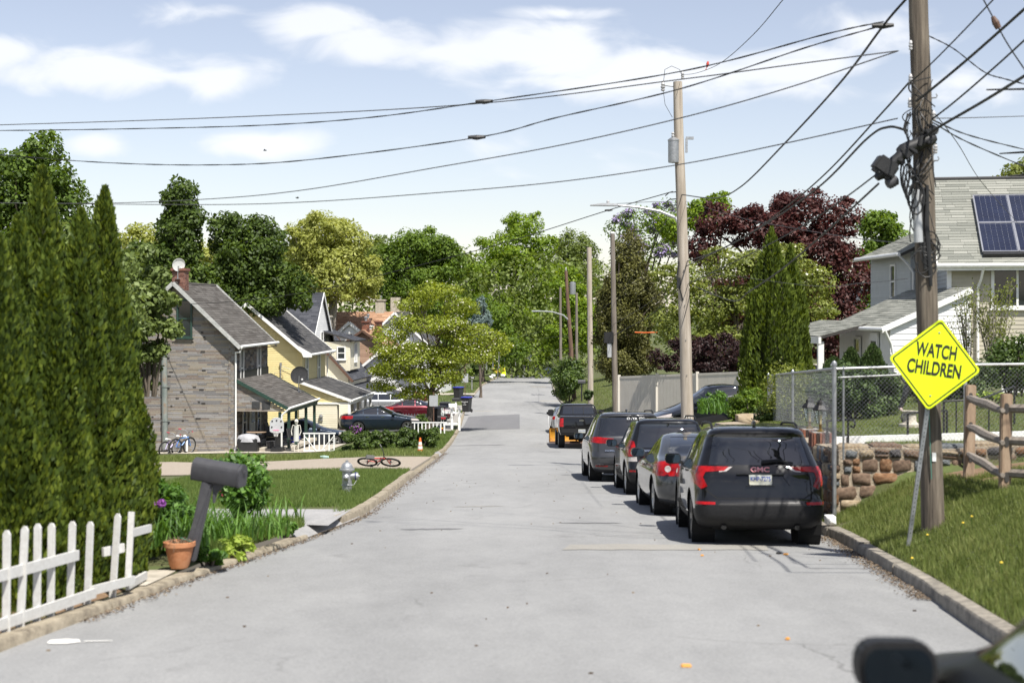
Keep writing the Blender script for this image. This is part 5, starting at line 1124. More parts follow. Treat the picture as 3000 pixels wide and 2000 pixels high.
def stone_face(root, p0, ux, zb, ztop, w, rz, seed):
    rr = random.Random(seed); ux = Vector(ux).normalized(); u = 0
    # columns of courses that break each other's joints
    z = 0; rowi = 0; H_ = ztop(0)
    while z < 1.9:
        rh = rr.uniform(.11, .23); u = -rr.uniform(0, .25)
        while u < w:
            l = rr.uniform(.12, .42); c = u + l/2
            if 0 <= c <= w:
                zt = ztop(c); zc = zt - z - rh/2
                parts = [(zc, rh)] if rr.random() > .25 else [(zc + rh*.26, rh*.48), (zc - rh*.26, rh*.46)]
                for zc_, hh in parts:
                    if zc_ - hh/2 < zb(c): continue
                    me = rr.choice(STONES)[rr.choices(range(5), [4, 4, 4, 2, 2])[0]]
                    o = bpy.data.objects.new('stone', me); COL.objects.link(o); o.parent = root
                    o.location = Vector(p0) + ux*c + Vector((0, 0, zc_)); o.scale = ((l-.01)*rr.uniform(.95, 1.10), rr.uniform(.6, 1.05), (hh-.005)*rr.uniform(.95, 1.12)); o.rotation_euler = (0, rr.uniform(-.12, .12), rz)
            u += l
        z += rh; rowi += 1
WY = 22.15
sw = thing('stone_wall', 'low retaining wall of brown and grey field stones with thick mortar', 'wall', (0, 0, 0))
wt = lambda c: -.27 + .02*c + .02*math.sin(c*3)
mb = MB()
N_ = 40
for i in range(N_):
    x0 = 4.76 + 7.26*i/N_; x1 = 4.76 + 7.26*(i+1)/N_
    mb.add([(x, y, z) for x in (x0, x1) for (y, z) in ((WY-.016, -1.7), (WY-.018+random.uniform(-.008, .008), wt(x-4.82)), (WY+.5, wt(x-4.82)+.02), (WY+.5, -1.7))], [(0, 1, 5, 4), (1, 2, 6, 5), (2, 3, 7, 6)] + ([(0, 1, 2, 3)] if i == 0 else []))
for i in range(N_):
    y0 = WY+.03 + 15.4*i/N_; y1 = WY+.03 + 15.4*(i+1)/N_; f = lambda y: -.25 - .05*max(0, y-WY)
    mb.add([(x + .02*(y-WY), y, z) for y in (y0, y1) for (x, z) in ((4.772, -3.4), (4.77+random.uniform(-.008, .008), f(y)), (5.3, f(y)+.03), (5.3, -3.4))], [(0, 1, 5, 4), (1, 2, 6, 5), (2, 3, 7, 6)])
mb.obj('mortar_bed', M_wallm, sw)
stone_face(sw, (4.77, WY-.0, 0), (1, 0, 0), lambda c: gr(4.82+c, WY-.2)-.12, lambda c: wt(c)-.02, 7.0, 0, 1)
stone_face(sw, (5.09, WY+15.4, 0), (-.02, -1, 0), lambda c: zr(WY+15.4-c)-.05, lambda c: -.27-.05*(15.4-c), 15.4, -math.pi/2, 2)
# cap stones
for i in range(14):
    me = STONES[i % 9][(2, 0, 2, 1)[i % 4]]; o = bpy.data.objects.new('stone', me); COL.objects.link(o); o.parent = sw; o.location = (5.05+.5*i, WY+.2, wt(.25+.5*i)+.0); o.scale = (.48, .8, .40); o.rotation_euler = (-math.pi/2, 0, 0)
me = STONES[4][2]; o = link('boulder', me.copy(), None, None); o.location = (px(1745, 37.5), 37.5, zz(972, 37.5)); o.scale = (1.3, 6, .5); tag(o, 'flat pale boulder on the bank above the black SUV roof', 'rock')
o = link('boulder', me.copy(), None, None); o.data.materials[0] = M_petal_w; o.location = (px(1907, 21.4), 21.4, gr(px(1907, 21.4), 21.4)+.04); o.scale = (.16, 2.0, .15); tag(o, 'small white stone at the foot of the tall fence post', 'rock')

def chain(parent, a, b, za0, za1, zb0, zb1, sp=.062, r=.0016, m=None):
    """diamond mesh between two posts; a, b: (X, D); heights at both ends"""
    a = Vector((*a, 0)); b = Vector((*b, 0)); L_ = (b-a).length; mb = MB(); h = za1-za0
    def pt(u, t): k = u/L_; p = a.lerp(b, k); z0 = za0+(zb0-za0)*k; z1 = za1+(zb1-za1)*k; return Vector((p.x, p.y, z0+(z1-z0)*t))
    for sgn in (1, -1):
        u = -h
        while u < L_ + h:
            u0, u1 = (u, u+h) if sgn > 0 else (u+h, u); t0, t1 = 0.0, 1.0
            lo, hi = 0, L_
            def cl(ua, ta, ub, tb):
                if ua > ub: ua, ta, ub, tb = ub, tb, ua, ta
                if ub <= lo or ua >= hi: return None
                if ua < lo: ta += (tb-ta)*(lo-ua)/(ub-ua); ua = lo
                if ub > hi: tb = ta + (tb-ta)*(hi-ua)/(ub-ua); ub = hi
                return ua, ta, ub, tb
            c = cl(u0, t0, u1, t1)
            if c and c[2]-c[0] > .01: mb.tube([pt(c[0], c[1]), pt((c[0]+c[2])/2, (c[1]+c[3])/2) + Vector((0, sgn*.003, 0)), pt(c[2], c[3])], r, 3, False)
            u += sp
    return mb.obj('wire_mesh', m or M_galv, parent, kind='stuff')
def post(mb, x, y, z0, z1, r=.03): mb.lathe([(r, z0), (r, z1), (r*1.25, z1+.005), (r*1.2, z1+.04), (r*.4, z1+.07)], 10, (x, y, 0))
cf = thing('chain_link_fence', 'galvanised chain link fence on top of the stone wall', 'fence', (0, 0, 0))
FY = 22.0
for i, (x, z0, z1) in enumerate([(4.72, -1.3, .98), (6.64, -.9, .95), (8.6, -.35, 1.0), (10.6, -.3, 1.0)]):
    mb = MB(); post(mb, x, FY, z0, z1, .034 if i == 0 else .028); mb.obj('post', M_galv, cf, smooth=True)
mb = MB(); mb.tube([(4.72, FY, .93), (6.64, FY, .99), (11.5, FY, 1.03)], .021, 8); mb.obj('top_rail', M_galv, cf, smooth=True)
chain(cf, (4.76, FY), (6.6, FY), -.36, .90, -.34, .95); chain(cf, (6.68, FY), (11.5, FY), -.46, .95, -.38, 1.0)
mb = MB(); mb.tube([(4.78, FY, .80), (6.6, FY, .88)], .014, 6); mb.obj('gate_rail', M_galv, cf, smooth=True)
mb = MB(); post(mb, 4.86, FY+.02, -.4, .9, .016); mb.obj('tension_bar', M_galv, cf)
cs = thing('chain_link_fence', 'chain link fence along the street behind the parked cars', 'fence', (0, 0, 0))
q = [(4.74, 22.1, -.35, .93), (5.3, 27.5, -.6, .66), (px(1912, 30), 30, -.7, .55), (px(1765, 37.5), 37.5, zz(972, 37.5), zz(862, 37.5))]
q = [q[0], q[3]]; xs_ = [0, .5, 1]
for k in xs_[1:]:
    a, b = q; x = a[0]+(b[0]-a[0])*k; y = a[1]+(b[1]-a[1])*k; mb = MB(); post(mb, x, y, a[2]+(b[2]-a[2])*k-.3, a[3]+(b[3]-a[3])*k, .026); mb.obj('post', M_galv, cs, smooth=True)
MB().tube([(q[0][0], q[0][1], q[0][3]), (q[1][0], q[1][1], q[1][3])], .019, 8).obj('top_rail', M_galv, cs, smooth=True)
chain(cs, q[0][:2], q[1][:2], q[0][2], q[0][3], q[1][2], q[1][3], .11, .0014)
cb_ = thing('chain_link_fence', 'chain link fence at the back of the raised yard', 'fence', (0, 0, 0))
for u in (1765, 1910, 2051): mb = MB(); x = px(u, 34 if u != 1765 else 37.5); post(mb, x, 34 if u != 1765 else 37.5, -.9, zz(842, 34) if u != 1765 else zz(862, 37.5), .025); mb.obj('post', M_galv, cb_, smooth=True)
MB().tube([(px(1765, 37.5), 37.5, zz(866, 37.5)), (px(1910, 34), 34, zz(850, 34)), (px(2051, 34), 34, zz(843, 34))], .018, 8).obj('top_rail', M_galv, cb_, smooth=True)
chain(cb_, (px(1765, 37.5), 37.5), (px(1910, 34), 34), -.95, zz(866, 37.5), -.5, zz(850, 34), .08)
# iron hand rails and the white walk edge
def railing(label, pts, h, n, curl=True):
    t = thing('hand_rail', label, 'railing', pts[0], group='black iron hand rails'); o = Vector(pts[0]); P_ = [Vector(p)-o for p in pts]
    mb = MB(); top = [p + Vector((0, 0, h)) for p in P_]
    if curl:
        d = (P_[0]-P_[1]).normalized(); d.z = 0; c0 = top[0] + d*.10
        top = [c0 + d*.06*math.cos(a) + Vector((0, 0, -.06 + .06*math.sin(a))) for a in [-2.4, -1.2, 0, 1.0]] + [top[0]] + top[1:]
    mb.tube(top, .017, 6); mb.obj('rail', M_steel, t, smooth=True)
    for i in range(n):
        k = i/(n-1)*(len(P_)-1); a = P_[int(k)].lerp(P_[min(len(P_)-1, int(k)+1)], k-int(k)); MB().tube([a-Vector((0, 0, .1)), a + Vector((0, 0, h))], .012 if 0 < i < n-1 else .018, 6).obj('baluster', M_steel, t)
    return t
railing('short black iron hand rail between the brick lamps and the statue', [P(2085, 1008, 23.5), P(2128, 1003, 23.8), P(2175, 1000, 24)], .40, 4)
railing('black iron hand rail by the lamp pedestals', [P(1948, 1016, 23.4), P(1900, 1018, 23.8)], .36, 2)
railing('tall black iron hand rail right of the yellow sign', [P(2168, 1002, 23.6), P(2206, 1000, 23.6), P(2250, 998, 23.6), P(2330, 960, 26)], .55, 5, False)
o = MB()
for i in range(24):
    a, b = P(1915+(2420-1915)*i/24, 1012-15*i/24, 23.5), P(1915+(2420-1915)*(i+1)/24, 1012-15*(i+1)/24, 23.5); o.beam(a, b, .16, .12)
tag(o.obj('walk_edge', M_wpaint, None), 'white painted edge of the garden walk behind the stone wall', 'edging')
# split rail fence
sp_ = thing('split_rail_fence', 'short split rail fence of pale brown wood by the thick pole', 'fence', (0, 0, 0))
PP = [(P(2227, 1092, 20.2), 1.22, .155), (P(2309, 1143, 17.9), 1.24, .15)]
for (p, h_, w_) in PP:
    po = MB().box((p.x, p.y, p.z + h_/2 - .1), (w_*.85, .10, h_+.2), Matrix.Rotation(R(1.2), 3, 'Y')).obj('post', M_wood, sp_, bevel=.012)
    for k in (.22, .56, .88):
        mb = MB(); mb.prism(arc(0, .035, .027, 0, 180, 5) + arc(0, -.035, .027, 180, 360, 5), .012, Matrix.Translation((p.x, p.y-.052, p.z + h_*k - .02))); mb.obj('slot', M_under, po)
for k in (.24, .55, .86):
    a = PP[0][0] + Vector((-.02, .0, PP[0][1]*k)); b = PP[1][0] + Vector((-.04, .02, PP[1][1]*k-.02)); mb = MB()
    pts = [a.lerp(b, i/6) + Vector((0, 0, .007*math.sin(i*1.7+k*9))) for i in range(7)]; e = b + (b-a).normalized()*.10; mb.tube(pts + [e], [.03, .052, .058, .06, .058, .052, .04, .028], 7); mb.obj('rail', M_woodg, sp_, smooth=True)
    pts = [PP[1][0] + Vector((.03, .02, PP[1][1]*k)), PP[1][0] + Vector((1.0, -1.3, PP[1][1]*k+.06)), PP[1][0] + Vector((1.9, -2.4, PP[1][1]*k+.1))]; MB().tube(pts, .055, 7).obj('rail', M_woodg, sp_, smooth=True)
# tan panel fence
M_vinyl = mat('tan_vinyl', [(.56, .52, .45), (.63, .59, .52)], .5, scale=2)
vf = thing('panel_fence', 'tan vinyl panel fence on the grass bank', 'fence', (0, 0, 0))
A = Vector((px(1422, 70), 70, 0)); B_ = Vector((px(1700, 64), 64, 0)); npan = 3; zt0, zt1 = zz(864, 70), zz(853, 64)
for i in range(npan+1):
    p = A.lerp(B_, i/npan); zt = zt0 + (zt1-zt0)*i/npan; zb = min(gr(p.x, p.y)-.2, zt-1.6); MB().box((p.x, p.y, (zt+zb)/2+.03), (.13, .13, zt-zb+.08)).obj('post', M_vinyl, vf)
    if i < npan:
        b = A.lerp(B_, (i+1)/npan); nb = 12
        for j in range(nb):
            c0 = p.lerp(b, (j+.02)/nb); c1 = p.lerp(b, (j+.985)/nb); ztj = zt0 + (zt1-zt0)*(i+(j+.5)/nb)/npan
            zbj = min(gr(c0.x, c0.y), gr(c1.x, c1.y)) - .15; mb = MB(); mb.beam(c0 + Vector((0, 0, (ztj+zbj)/2-.02)), c1 + Vector((0, 0, (ztj+zbj)/2-.02)), .03, ztj-zbj-.14); mb.obj('plank', M_vinyl, vf)
        for zf in (0, 1):
            za = zt0 + (zt1-zt0)*i/npan - .05; zb2 = zt0 + (zt1-zt0)*(i+1)/npan - .05
            if zf == 0: MB().beam(p + Vector((0, 0, za)), b + Vector((0, 0, zb2)), .06, .1).obj('rail', M_vinyl, vf)
# picket fence
pf = thing('picket_fence', 'leaning white picket fence with peeling paint along the kerb', 'fence', (0, 0, 0))
pk = [(-20, 1210, 1462), (18, 1204, 1454), (50, 1196, 1444), (88, 1191, 1431), (120, 1186, 1416), (164, 1180, 1399), (204, 1180, 1384), (262, 1169, 1371)]
line = []
for i, (u, v0, v1) in enumerate(pk):
    D = 11.5 + i*.3
    for _ in range(12): D = (lk(D)-.14)*3450/(u-1180)
    p = Vector((px(u-4, D), D, zr(D)+.05)); hh = (v1-v0)/3450*D*.97; line.append((p, hh))
    lean = random.Random(i).uniform(.0, .05) + (.05 if i == 7 else 0); w_ = .062; M_ = Matrix.Rotation(lean, 4, 'Y'); M_.translation = p
    MB().prism([(-w_/2, 0), (w_/2, 0), (w_/2, hh-.03), (w_*.2, hh), (-w_*.2, hh), (-w_/2, hh-.03)], .02, M_ @ Matrix.Rotation(R(-18), 4, 'Z')).obj('picket', M_wpaint_old, pf)
for k, (z, i1) in enumerate(((.47, 5), (.10, 6))):
    a = line[0][0] + Vector((0, .04, z)); b = line[i1][0] + Vector((.05, .06, z + .02)); MB().beam(a, b, .03, .085).obj('rail', M_wpaint_old, pf)
a = line[6][0] + Vector((.02, .05, .14)); MB().beam(a, line[7][0] + Vector((.12, .3, .12)), .03, .08).obj('rail', M_wpaint_old, pf)
MB().beam(line[7][0] + Vector((-.1, .05, .42)), line[7][0] + Vector((.04, .25, .43)), .03, .08).obj('rail', M_wpaint_old, pf)
pf2 = thing('picket_fence', 'broken white picket fence end beside the last arborvitae', 'fence', (0, 0, 0))
for (u, v0, v1, D) in ((298, 1175, 1340, 14.0),):
    p = P(u, v1, D); hh = (v1-v0)/3450*D; MB().box((p.x, p.y, p.z+hh/2), (.055, .03, hh), Matrix.Rotation(.05, 3, 'Y')).obj('picket', M_wpaint_old, pf2)
for (a, b) in ((P(296, 1225, 14.2), P(345, 1212, 14.9)), (P(292, 1345, 14.1), P(335, 1320, 15.0))): MB().beam(a, b, .03, .075).obj('rail', M_wpaint_old, pf2)

# ---- poles
M_pole = mat('pole_wood_brown', [(.045, .036, .028), (.12, .098, .075), (.23, .195, .15)], .92, scale=9, detail=9, stretch=(2.2, 2.2, .14), bump=.7, bscale=18)
M_polel = mat('pole_wood_pale', [(.23, .19, .15), (.38, .33, .27), (.48, .43, .37)], .92, scale=4, detail=9, stretch=(2.2, 2.2, .16), bump=.5, bscale=18)
M_poled = mat('pole_wood_red', [(.075, .042, .03), (.14, .085, .058), (.20, .13, .09)], .92, scale=4, detail=9, stretch=(2.2, 2.2, .16), bump=.5, bscale=18)
M_poleg = mat('pole_wood_grey', [(.11, .09, .075), (.18, .155, .13), (.26, .23, .20)], .92, scale=4, detail=9, stretch=(2.2, 2.2, .16), bump=.5, bscale=18)
M_wire = mat('wire_black', [(.012, .012, .013), (.022, .022, .022)], .55); M_wireg = mat('wire_grey', [(.06, .06, .065), (.10, .10, .105)], .6)
M_cer = mat('insulator', [(.30, .30, .31), (.5, .5, .5)], .3)
M_lampg = mat('lamp_grey_metal', [(.42, .43, .44), (.56, .57, .58)], .4, metal=.4)
def pole(label, base, top, r0, r1, m, group='wooden utility poles'):
    t = thing('utility_pole', label, 'utility pole', base, group=group); d = Vector(top)-Vector(base); rr = random.Random(int(base[1]*10)); n = 10
    pts = [d*(i/n) + Vector((rr.uniform(-1, 1), rr.uniform(-1, 1), 0))*r1*.08 for i in range(n+1)]
    MB().tube([Vector((0, 0, -.3))] + pts, [r0*1.02] + [r0 + (r1-r0)*i/n for i in range(n+1)], 18).obj('shaft', m, t, smooth=True)
    return t, d
def insul(t, p, s=1.0):
    mb = MB(); mb.lathe([(.015*s, 0), (.05*s, .02*s), (.05*s, .05*s), (.03*s, .06*s), (.055*s, .09*s), (.055*s, .12*s), (.03*s, .13*s), (.05*s, .16*s), (.04*s, .2*s), (.015*s, .24*s)], 10, p); return mb.obj('insulator', M_cer, t, smooth=True)
b1 = P(2143, 1215, 17.5); b1.z = gr(b1.x, 17.5)-.05
p1, d1 = pole('thick brown utility pole with black cable boxes, rising out of the top of the view', b1, P(2103, -240, 17.5), .133, .105, M_pole)
def on1(v, du=0, dd=0): k = (1215-v)/1455; q = Vector(b1) + d1*k; return q + Vector((du/3450*17.5, dd, 0)) - Vector(b1)
MB().box(on1(1050, 0, -.128), (.045, .012, .10)).obj('pole_tag', M_wpaint, p1)
# splice closures and coiled drops
def canister(parent, a, b, r, m, name):
    a = Vector(a); b = Vector(b); mb = MB(); n = 9; mb.tube([a.lerp(b, i/n) for i in range(n+1)], [r*.55, r*.9] + [r*(1.0 if i % 2 else .93) for i in range(n-3)] + [r*.9, r*.5], 12); return mb.obj(name, m, parent, smooth=True)
canister(p1, on1(355, -65, -.16), on1(320, 22, -.16), .085, M_blk, 'splice_box')
canister(p1, on1(415, -118, -.2), on1(345, -40, -.2), .07, M_blk, 'splice_box'); canister(p1, on1(430, -95, -.2), on1(415, -70, -.2), .07, M_dgry, 'splice_box')
MB().box(on1(390, -98, -.2), (.27, .2, .2), Matrix.Rotation(R(35), 3, 'Y')).obj('splice_box', M_blk, p1, bevel=.03)
for k in range(5):
    mb = MB(); c = on1(395+k*14, -52+k*5, -.2); mb.tube([c + Vector((.05*math.sin(a)*(1+.2*k), -.02*k, .19*math.cos(a)-.05)) for a in [j*.5 for j in range(14)]], .011, 6); mb.obj('cable_loop', M_wire, p1, smooth=True)
rr = random.Random(9)
for k in range(16):
    q_ = rr.random(); a = on1(405 - 90*q_ + rr.uniform(-12, 12), -105 + 120*q_, -.2 + rr.uniform(-.08, .05)); MB().box(a, (rr.uniform(.03, .12), rr.uniform(.04, .1), rr.uniform(.04, .13)), Matrix.Rotation(rr.uniform(-1, 1), 3, 'Y')).obj('connector', M_blk, p1, bevel=.01)
for k in range(44):
    v = rr.uniform(180, 470); mb = MB(); a = on1(v, rr.uniform(-40, 20), -.14); b = on1(v + rr.uniform(20, 130), rr.uniform(-45, 25), -.14); c = (a+b)/2 + Vector((rr.uniform(-.22, .05), rr.uniform(-.1, 0), rr.uniform(-.12, .02)))
    mb.tube([a*(1-t)**2 + c*2*t*(1-t) + b*t*t for t in [j/8 for j in range(9)]], rr.choice((.005, .007, .01)), 5); mb.obj('drop_wire', M_wire, p1, smooth=True)
MB().tube([on1(440, -25, -.14), on1(560, -22, -.14)], .055, 12).obj('conduit', M_lampg, p1, smooth=True)
mb = MB(); mb.tube([on1(430, 0, -.15), on1(520, -4, -.15), on1(600, 0, -.15), on1(660, 3, -.14)], [.02, .035, .03, .02], 8); mb.tube([on1(440, -12, -.14), on1(520, -14, -.15), on1(620, -8, -.14)], .022, 8); mb.obj('cable_bundle', M_wire, p1, smooth=True)
for k in range(7):
    mb = MB(); c = on1(560+k*9, 0, -.13); mb.tube([c + Vector((.11*math.sin(a)+.02*k*math.sin(k), -.03, .13*math.cos(a))) for a in [j*.45+k for j in range(13)]], .008, 5); mb.obj('drop_wire', M_wire, p1, smooth=True)
for v, du in ((250, -28), (195, -25), (118, -22), (280, 26), (355, 28)): insul(p1, on1(v, du, -.03), .5)
for v in (310, 372, 228): MB().tube([on1(v, 20, -.05), on1(v, 30, -.08), on1(v-5, 33, -.08), on1(v-9, 30, -.08)], .008, 6).obj('hook', M_galv, p1)
MB().tube([on1(1100, -8, -.14), on1(900, -10, -.14), on1(780, -20, -.14)], .006, 6).obj('ground_wire', mat('green_wire', [(.05, .16, .12), (.08, .22, .17)], .6), p1)
D2P = 43.0; b2 = Vector((px(1582, D2P), D2P, zr(D2P)+.5))
p2, d2 = pole('pale wooden pole with a transformer and a long street lamp arm', b2, P(1556, 188, D2P), .185, .13, M_polel)
zt2 = d2.z
def on2(v, du=0, dd=0): z = zz(v, D2P) - b2.z; k = z/d2.z; return d2*k + Vector((du/3450*D2P, dd, 0))
ar = [on2(520, -3), on2(500, -14), on2(485, -50), on2(476, -100), on2(471, -150)]
lamp = MB().tube(ar, [.05, .048, .042, .036, .032], 10).obj('lamp_arm', M_lampg, p2, smooth=True)
MB().prism([(-.42, .0), (-.1, .05), (.36, .035), (.4, 0), (.36, -.035), (-.42, -.02)], .26, Matrix.Translation(on2(471, -176))).obj('lamp_head', M_lampg, lamp, bevel=.01); MB().lathe([(.04, 0), (.045, .06), (.02, .09)], 10, on2(467, -168)).obj('photocell', M_cer, lamp, smooth=True)
MB().tube([on2(466, 4), on2(463, -60), on2(468, -150)], .008, 5).obj('stay_wire', M_wireg, p2)
tr_ = MB().lathe([(.02, 0), (.15, .02), (.155, .1), (.155, .62), (.165, .63), (.165, .67), (.1, .72), (.04, .74)], 18, on2(376, -16, -.14)).obj('transformer', M_galv, p2, smooth=True)
MB().lathe([(.03, 0), (.05, .05), (.03, .08), (.05, .12), (.02, .16)], 10, on2(318, -16, -.2)).obj('bushing', M_cer, tr_, smooth=True)
insul(p2, on2(182, 12), .9); insul(p2, on2(210, -34), 1.2); MB().tube([on2(200, -4), on2(196, -34)], .015, 6).obj('bracket', M_galv, p2)
MB().tube([on2(190, -32), on2(160, -28), on2(152, -12), on2(160, 6), on2(178, 12)], .008, 5).obj('jumper_wire', M_wire, p2); MB().tube([on2(210, -33), on2(240, -30), on2(270, -14)], .007, 5).obj('jumper_wire', M_wire, p2)
mb = MB(); mb.box(on2(335, 16, -.05), (.06, .08, .4)); mb.box(on2(318, 24, -.05), (.22, .06, .08)); mb.obj('cutout', M_galv, p2)
for v in (440, 456, 470): MB().tube([on2(v, 4), on2(v+2, -26), on2(v+10, -36)], .016, 5).obj('cable_clamp', M_wire, p2)
mb = MB(); mb.box(on2(650, -12, -.1), (.1, .1, .3)); mb.tube([on2(600, -10, -.1), on2(640, -16, -.12), on2(690, -4, -.15)], .02, 6); mb.obj('splice_box', M_blk, p2)
M_num = mat('white_number', [(.6, .6, .58), (.75, .75, .73)], .6); text('pole_number', '931', .17, M_num, p2, on2(958, 0, -.2), (R(90), 0, R(0)), ext=.004)
for j, v in enumerate((620, 700, 780, 860)): MB().tube([on2(v, 0, -.12), on2(v, 0, -.2)], .012, 5).obj('bolt', M_galv, p2)
p5, d5 = pole('grey wooden pole with a pale cap by the tan panel fence', P(1414, 955, 80), P(1407, 537, 80), .16, .12, M_poleg)
MB().lathe([(.14, 0), (.15, .05), (.05, .12)], 10, d5).obj('pole_cap', M_wpaint, p5, smooth=True); MB().box(d5*.37 + Vector((-.28, -.1, 0)), (.22, .2, .95)).obj('equipment_box', M_lampg, p5, bevel=.02); MB().box(d5*.43 + Vector((-.3, -.1, 0)), (.5, .3, .6)).obj('splice_box', M_blk, p5, bevel=.03)
p4, d4 = pole('pale straight wooden pole left of the grey capped one', P(1357, 925, 104), P(1353, 568, 104), .2, .17, M_polel)
p3, d3 = pole('leaning red brown pole that carries the slow sign', P(1319, 922, 124), P(1300, 622, 124), .2, .13, M_poled)
insul(p3, d3*1.0, 1.2); MB().lathe([(.25, 0), (.26, .1), (.26, .95), (.1, 1.05)], 14, d3*.82 + Vector((.42, -.1, 0))).obj('transformer', M_galv, p3, smooth=True)
a0 = d3*.62; lamp = MB().tube([a0, a0 + Vector((-.5, -.3, .45)), a0 + Vector((-1.4, -.8, .72)), a0 + Vector((-2.4, -1.4, .78))], [.07, .06, .05, .045], 8).obj('lamp_arm', M_lampg, p3, smooth=True); MB().box(a0 + Vector((-2.75, -1.6, .78)), (.75, .3, .12)).obj('lamp_head', M_lampg, lamp, bevel=.03)
p6, d6 = pole('far thin pole behind the leaning brown one, left', P(1288, 850, 170), P(1287, 660, 170), .17, .13, M_poleg); p7, d7 = pole('far thin pole behind the leaning brown one, right', P(1325, 860, 165), P(1324, 672, 165), .17, .13, M_poleg)
# slow sign
M_yelo = mat('sign_amber', [(.72, .38, .01), (.80, .45, .02)], .5, scale=8); M_blkp = mat('sign_black', [(.01, .01, .01), (.016, .016, .016)], .6)
q = P(1318, 877, 123.6); ss_ = thing('slow_sign', 'small amber sign with a running figure on the leaning brown pole', 'road sign', q)
pn_ = MB().prism(rrect(.62, .84, .05), .02).obj('panel', M_yelo, ss_); text('lettering', 'SLOW', .2, M_blkp, pn_, (0, -.014, .28), (R(90), 0, 0), bold=.006); text('lettering', 'CHILDREN', .085, M_blkp, pn_, (0, -.014, -.25), (R(90), 0, 0)); text('lettering', 'AT PLAY', .085, M_blkp, pn_, (0, -.014, -.34), (R(90), 0, 0))
mb = MB()
for a, b, r_ in (((.03, .1), (-.02, -.04), .035), ((-.02, -.04), (.10, -.10), .024), ((.10, -.10), (.06, -.18), .02), ((-.02, -.04), (-.08, -.10), .024), ((-.08, -.10), (-.15, -.09), .02), ((.03, .09), (.12, .04), .018), ((.03, .09), (-.07, .05), .018)): mb.tube([(a[0], -.014, a[1]), (b[0], -.014, b[1])], r_, 6)
mb.lathe([(.001, -.01), (.035, 0), (.001, .01)], 10, (.05, -.014, .16), Matrix.Rotation(R(90), 3, 'X')); mb.obj('running_figure', M_blkp, pn_)
# ---- WATCH CHILDREN sign
M_fluo = mat('sign_fluorescent_yellow', [(.72, .90, .008), (.76, .93, .012)], .45, scale=3, emit=0)
DS = 17.0; cs_ = P(2147, 836.5, DS); base = P(2088, 1240, DS+.03); base.z = gr(base.x, DS)-.05
ws = thing('warning_sign', 'bright yellow diamond sign reading WATCH CHILDREN on a leaning post', 'road sign', base)
rel = cs_ - base; tilt = R(8.2); Ms = Matrix.Translation(rel) @ Matrix.Rotation(tilt, 4, 'Y')
def diamond(a, r): return [(x*math.cos(R(45)) - z*math.sin(R(45)), x*math.sin(R(45)) + z*math.cos(R(45))) for x, z in rrect(a, a, r, 6)]
sg = bpy.data.objects.new('sign_panel', None); COL.objects.link(sg); sg.parent = ws; sg.location = rel; sg.rotation_euler = (0, tilt, 0)
side = .745
MB().prism(diamond(side, .045), .006).obj('plate', M_fluo, sg)
bd = MB(); o1, o2 = diamond(side-.045, .035), diamond(side-.075, .028); n = len(o1); bd.add([(x, -.0045, z) for x, z in o1] + [(x, -.0045, z) for x, z in o2], [(k, (k+1) % n, (k+1) % n+n, k+n) for k in range(n)]); bd.obj('border', M_blkp, sg)
text('lettering', 'WATCH', .215, M_blkp, sg, (.0, -.006, .145), (R(90), 0, 0), .58, bold=.0055); text('lettering', 'CHILDREN', .215, M_blkp, sg, (-.0, -.006, -.055), (R(90), 0, 0), .60, bold=.0055)
for z in (.36, -.36): MB().lathe([(.012, 0), (.010, .006), (.001, .008)], 8, (0, -.003, z), Matrix.Rotation(R(90), 3, 'X')).obj('bolt', M_galv, sg)
top = rel + Vector((math.sin(tilt)*.42, .02, math.cos(tilt)*.42)); mb = MB(); dv = top.normalized()
for (ox, oy, w_, d_) in ((0, .0, .034, .004), (-.02, .012, .004, .026), (.02, .012, .004, .026)): mb.beam(Vector((ox, oy+.015, 0)), top + Vector((ox, oy+.015, 0)), w_ if w_ > .01 else .005, d_ if w_ > .01 else .026, up=(0, 1, 0))
up_ = mb.obj('post', M_galv, ws); mb = MB()
for k in range(3, 34): mb.lathe([(.006, 0), (.006, .003)], 6, dv*(k*.05) + Vector((0, .0105, 0)), Matrix.Rotation(R(90), 3, 'X'))
mb.obj('post_holes', M_blkp, up_, kind='stuff')
# other signs seen from behind
def back_sign(label, u, v0, v1, D, w, h, vs, m=None):
    b = P(u, v1, D); t = thing('sign_post', label, 'road sign', b, group='signs seen from behind'); H_ = (v1-v0)/3450*D; MB().beam((0, 0, -.2), (0, 0, H_), .06, .05).obj('post', m or M_brown, t); zc = (v1-vs)/3450*D
    MB().prism(rrect(w, h, .04), .02, Matrix.Translation((.0, -.05, zc))).obj('plate', M_lampg, t); return t
back_sign('brown post with a blank sign back beside the dogwood trunk', 996, 900, 990, 80, .46, .58, 920); back_sign('tall brown post with two blank sign backs by the far trash bins', 1068, 838, 905, 128, .55, .75, 868)
back_sign('small sign back on a thin post beyond the bend', 1213, 812, 858, 215, 1.0, 1.0, 820, M_galv)

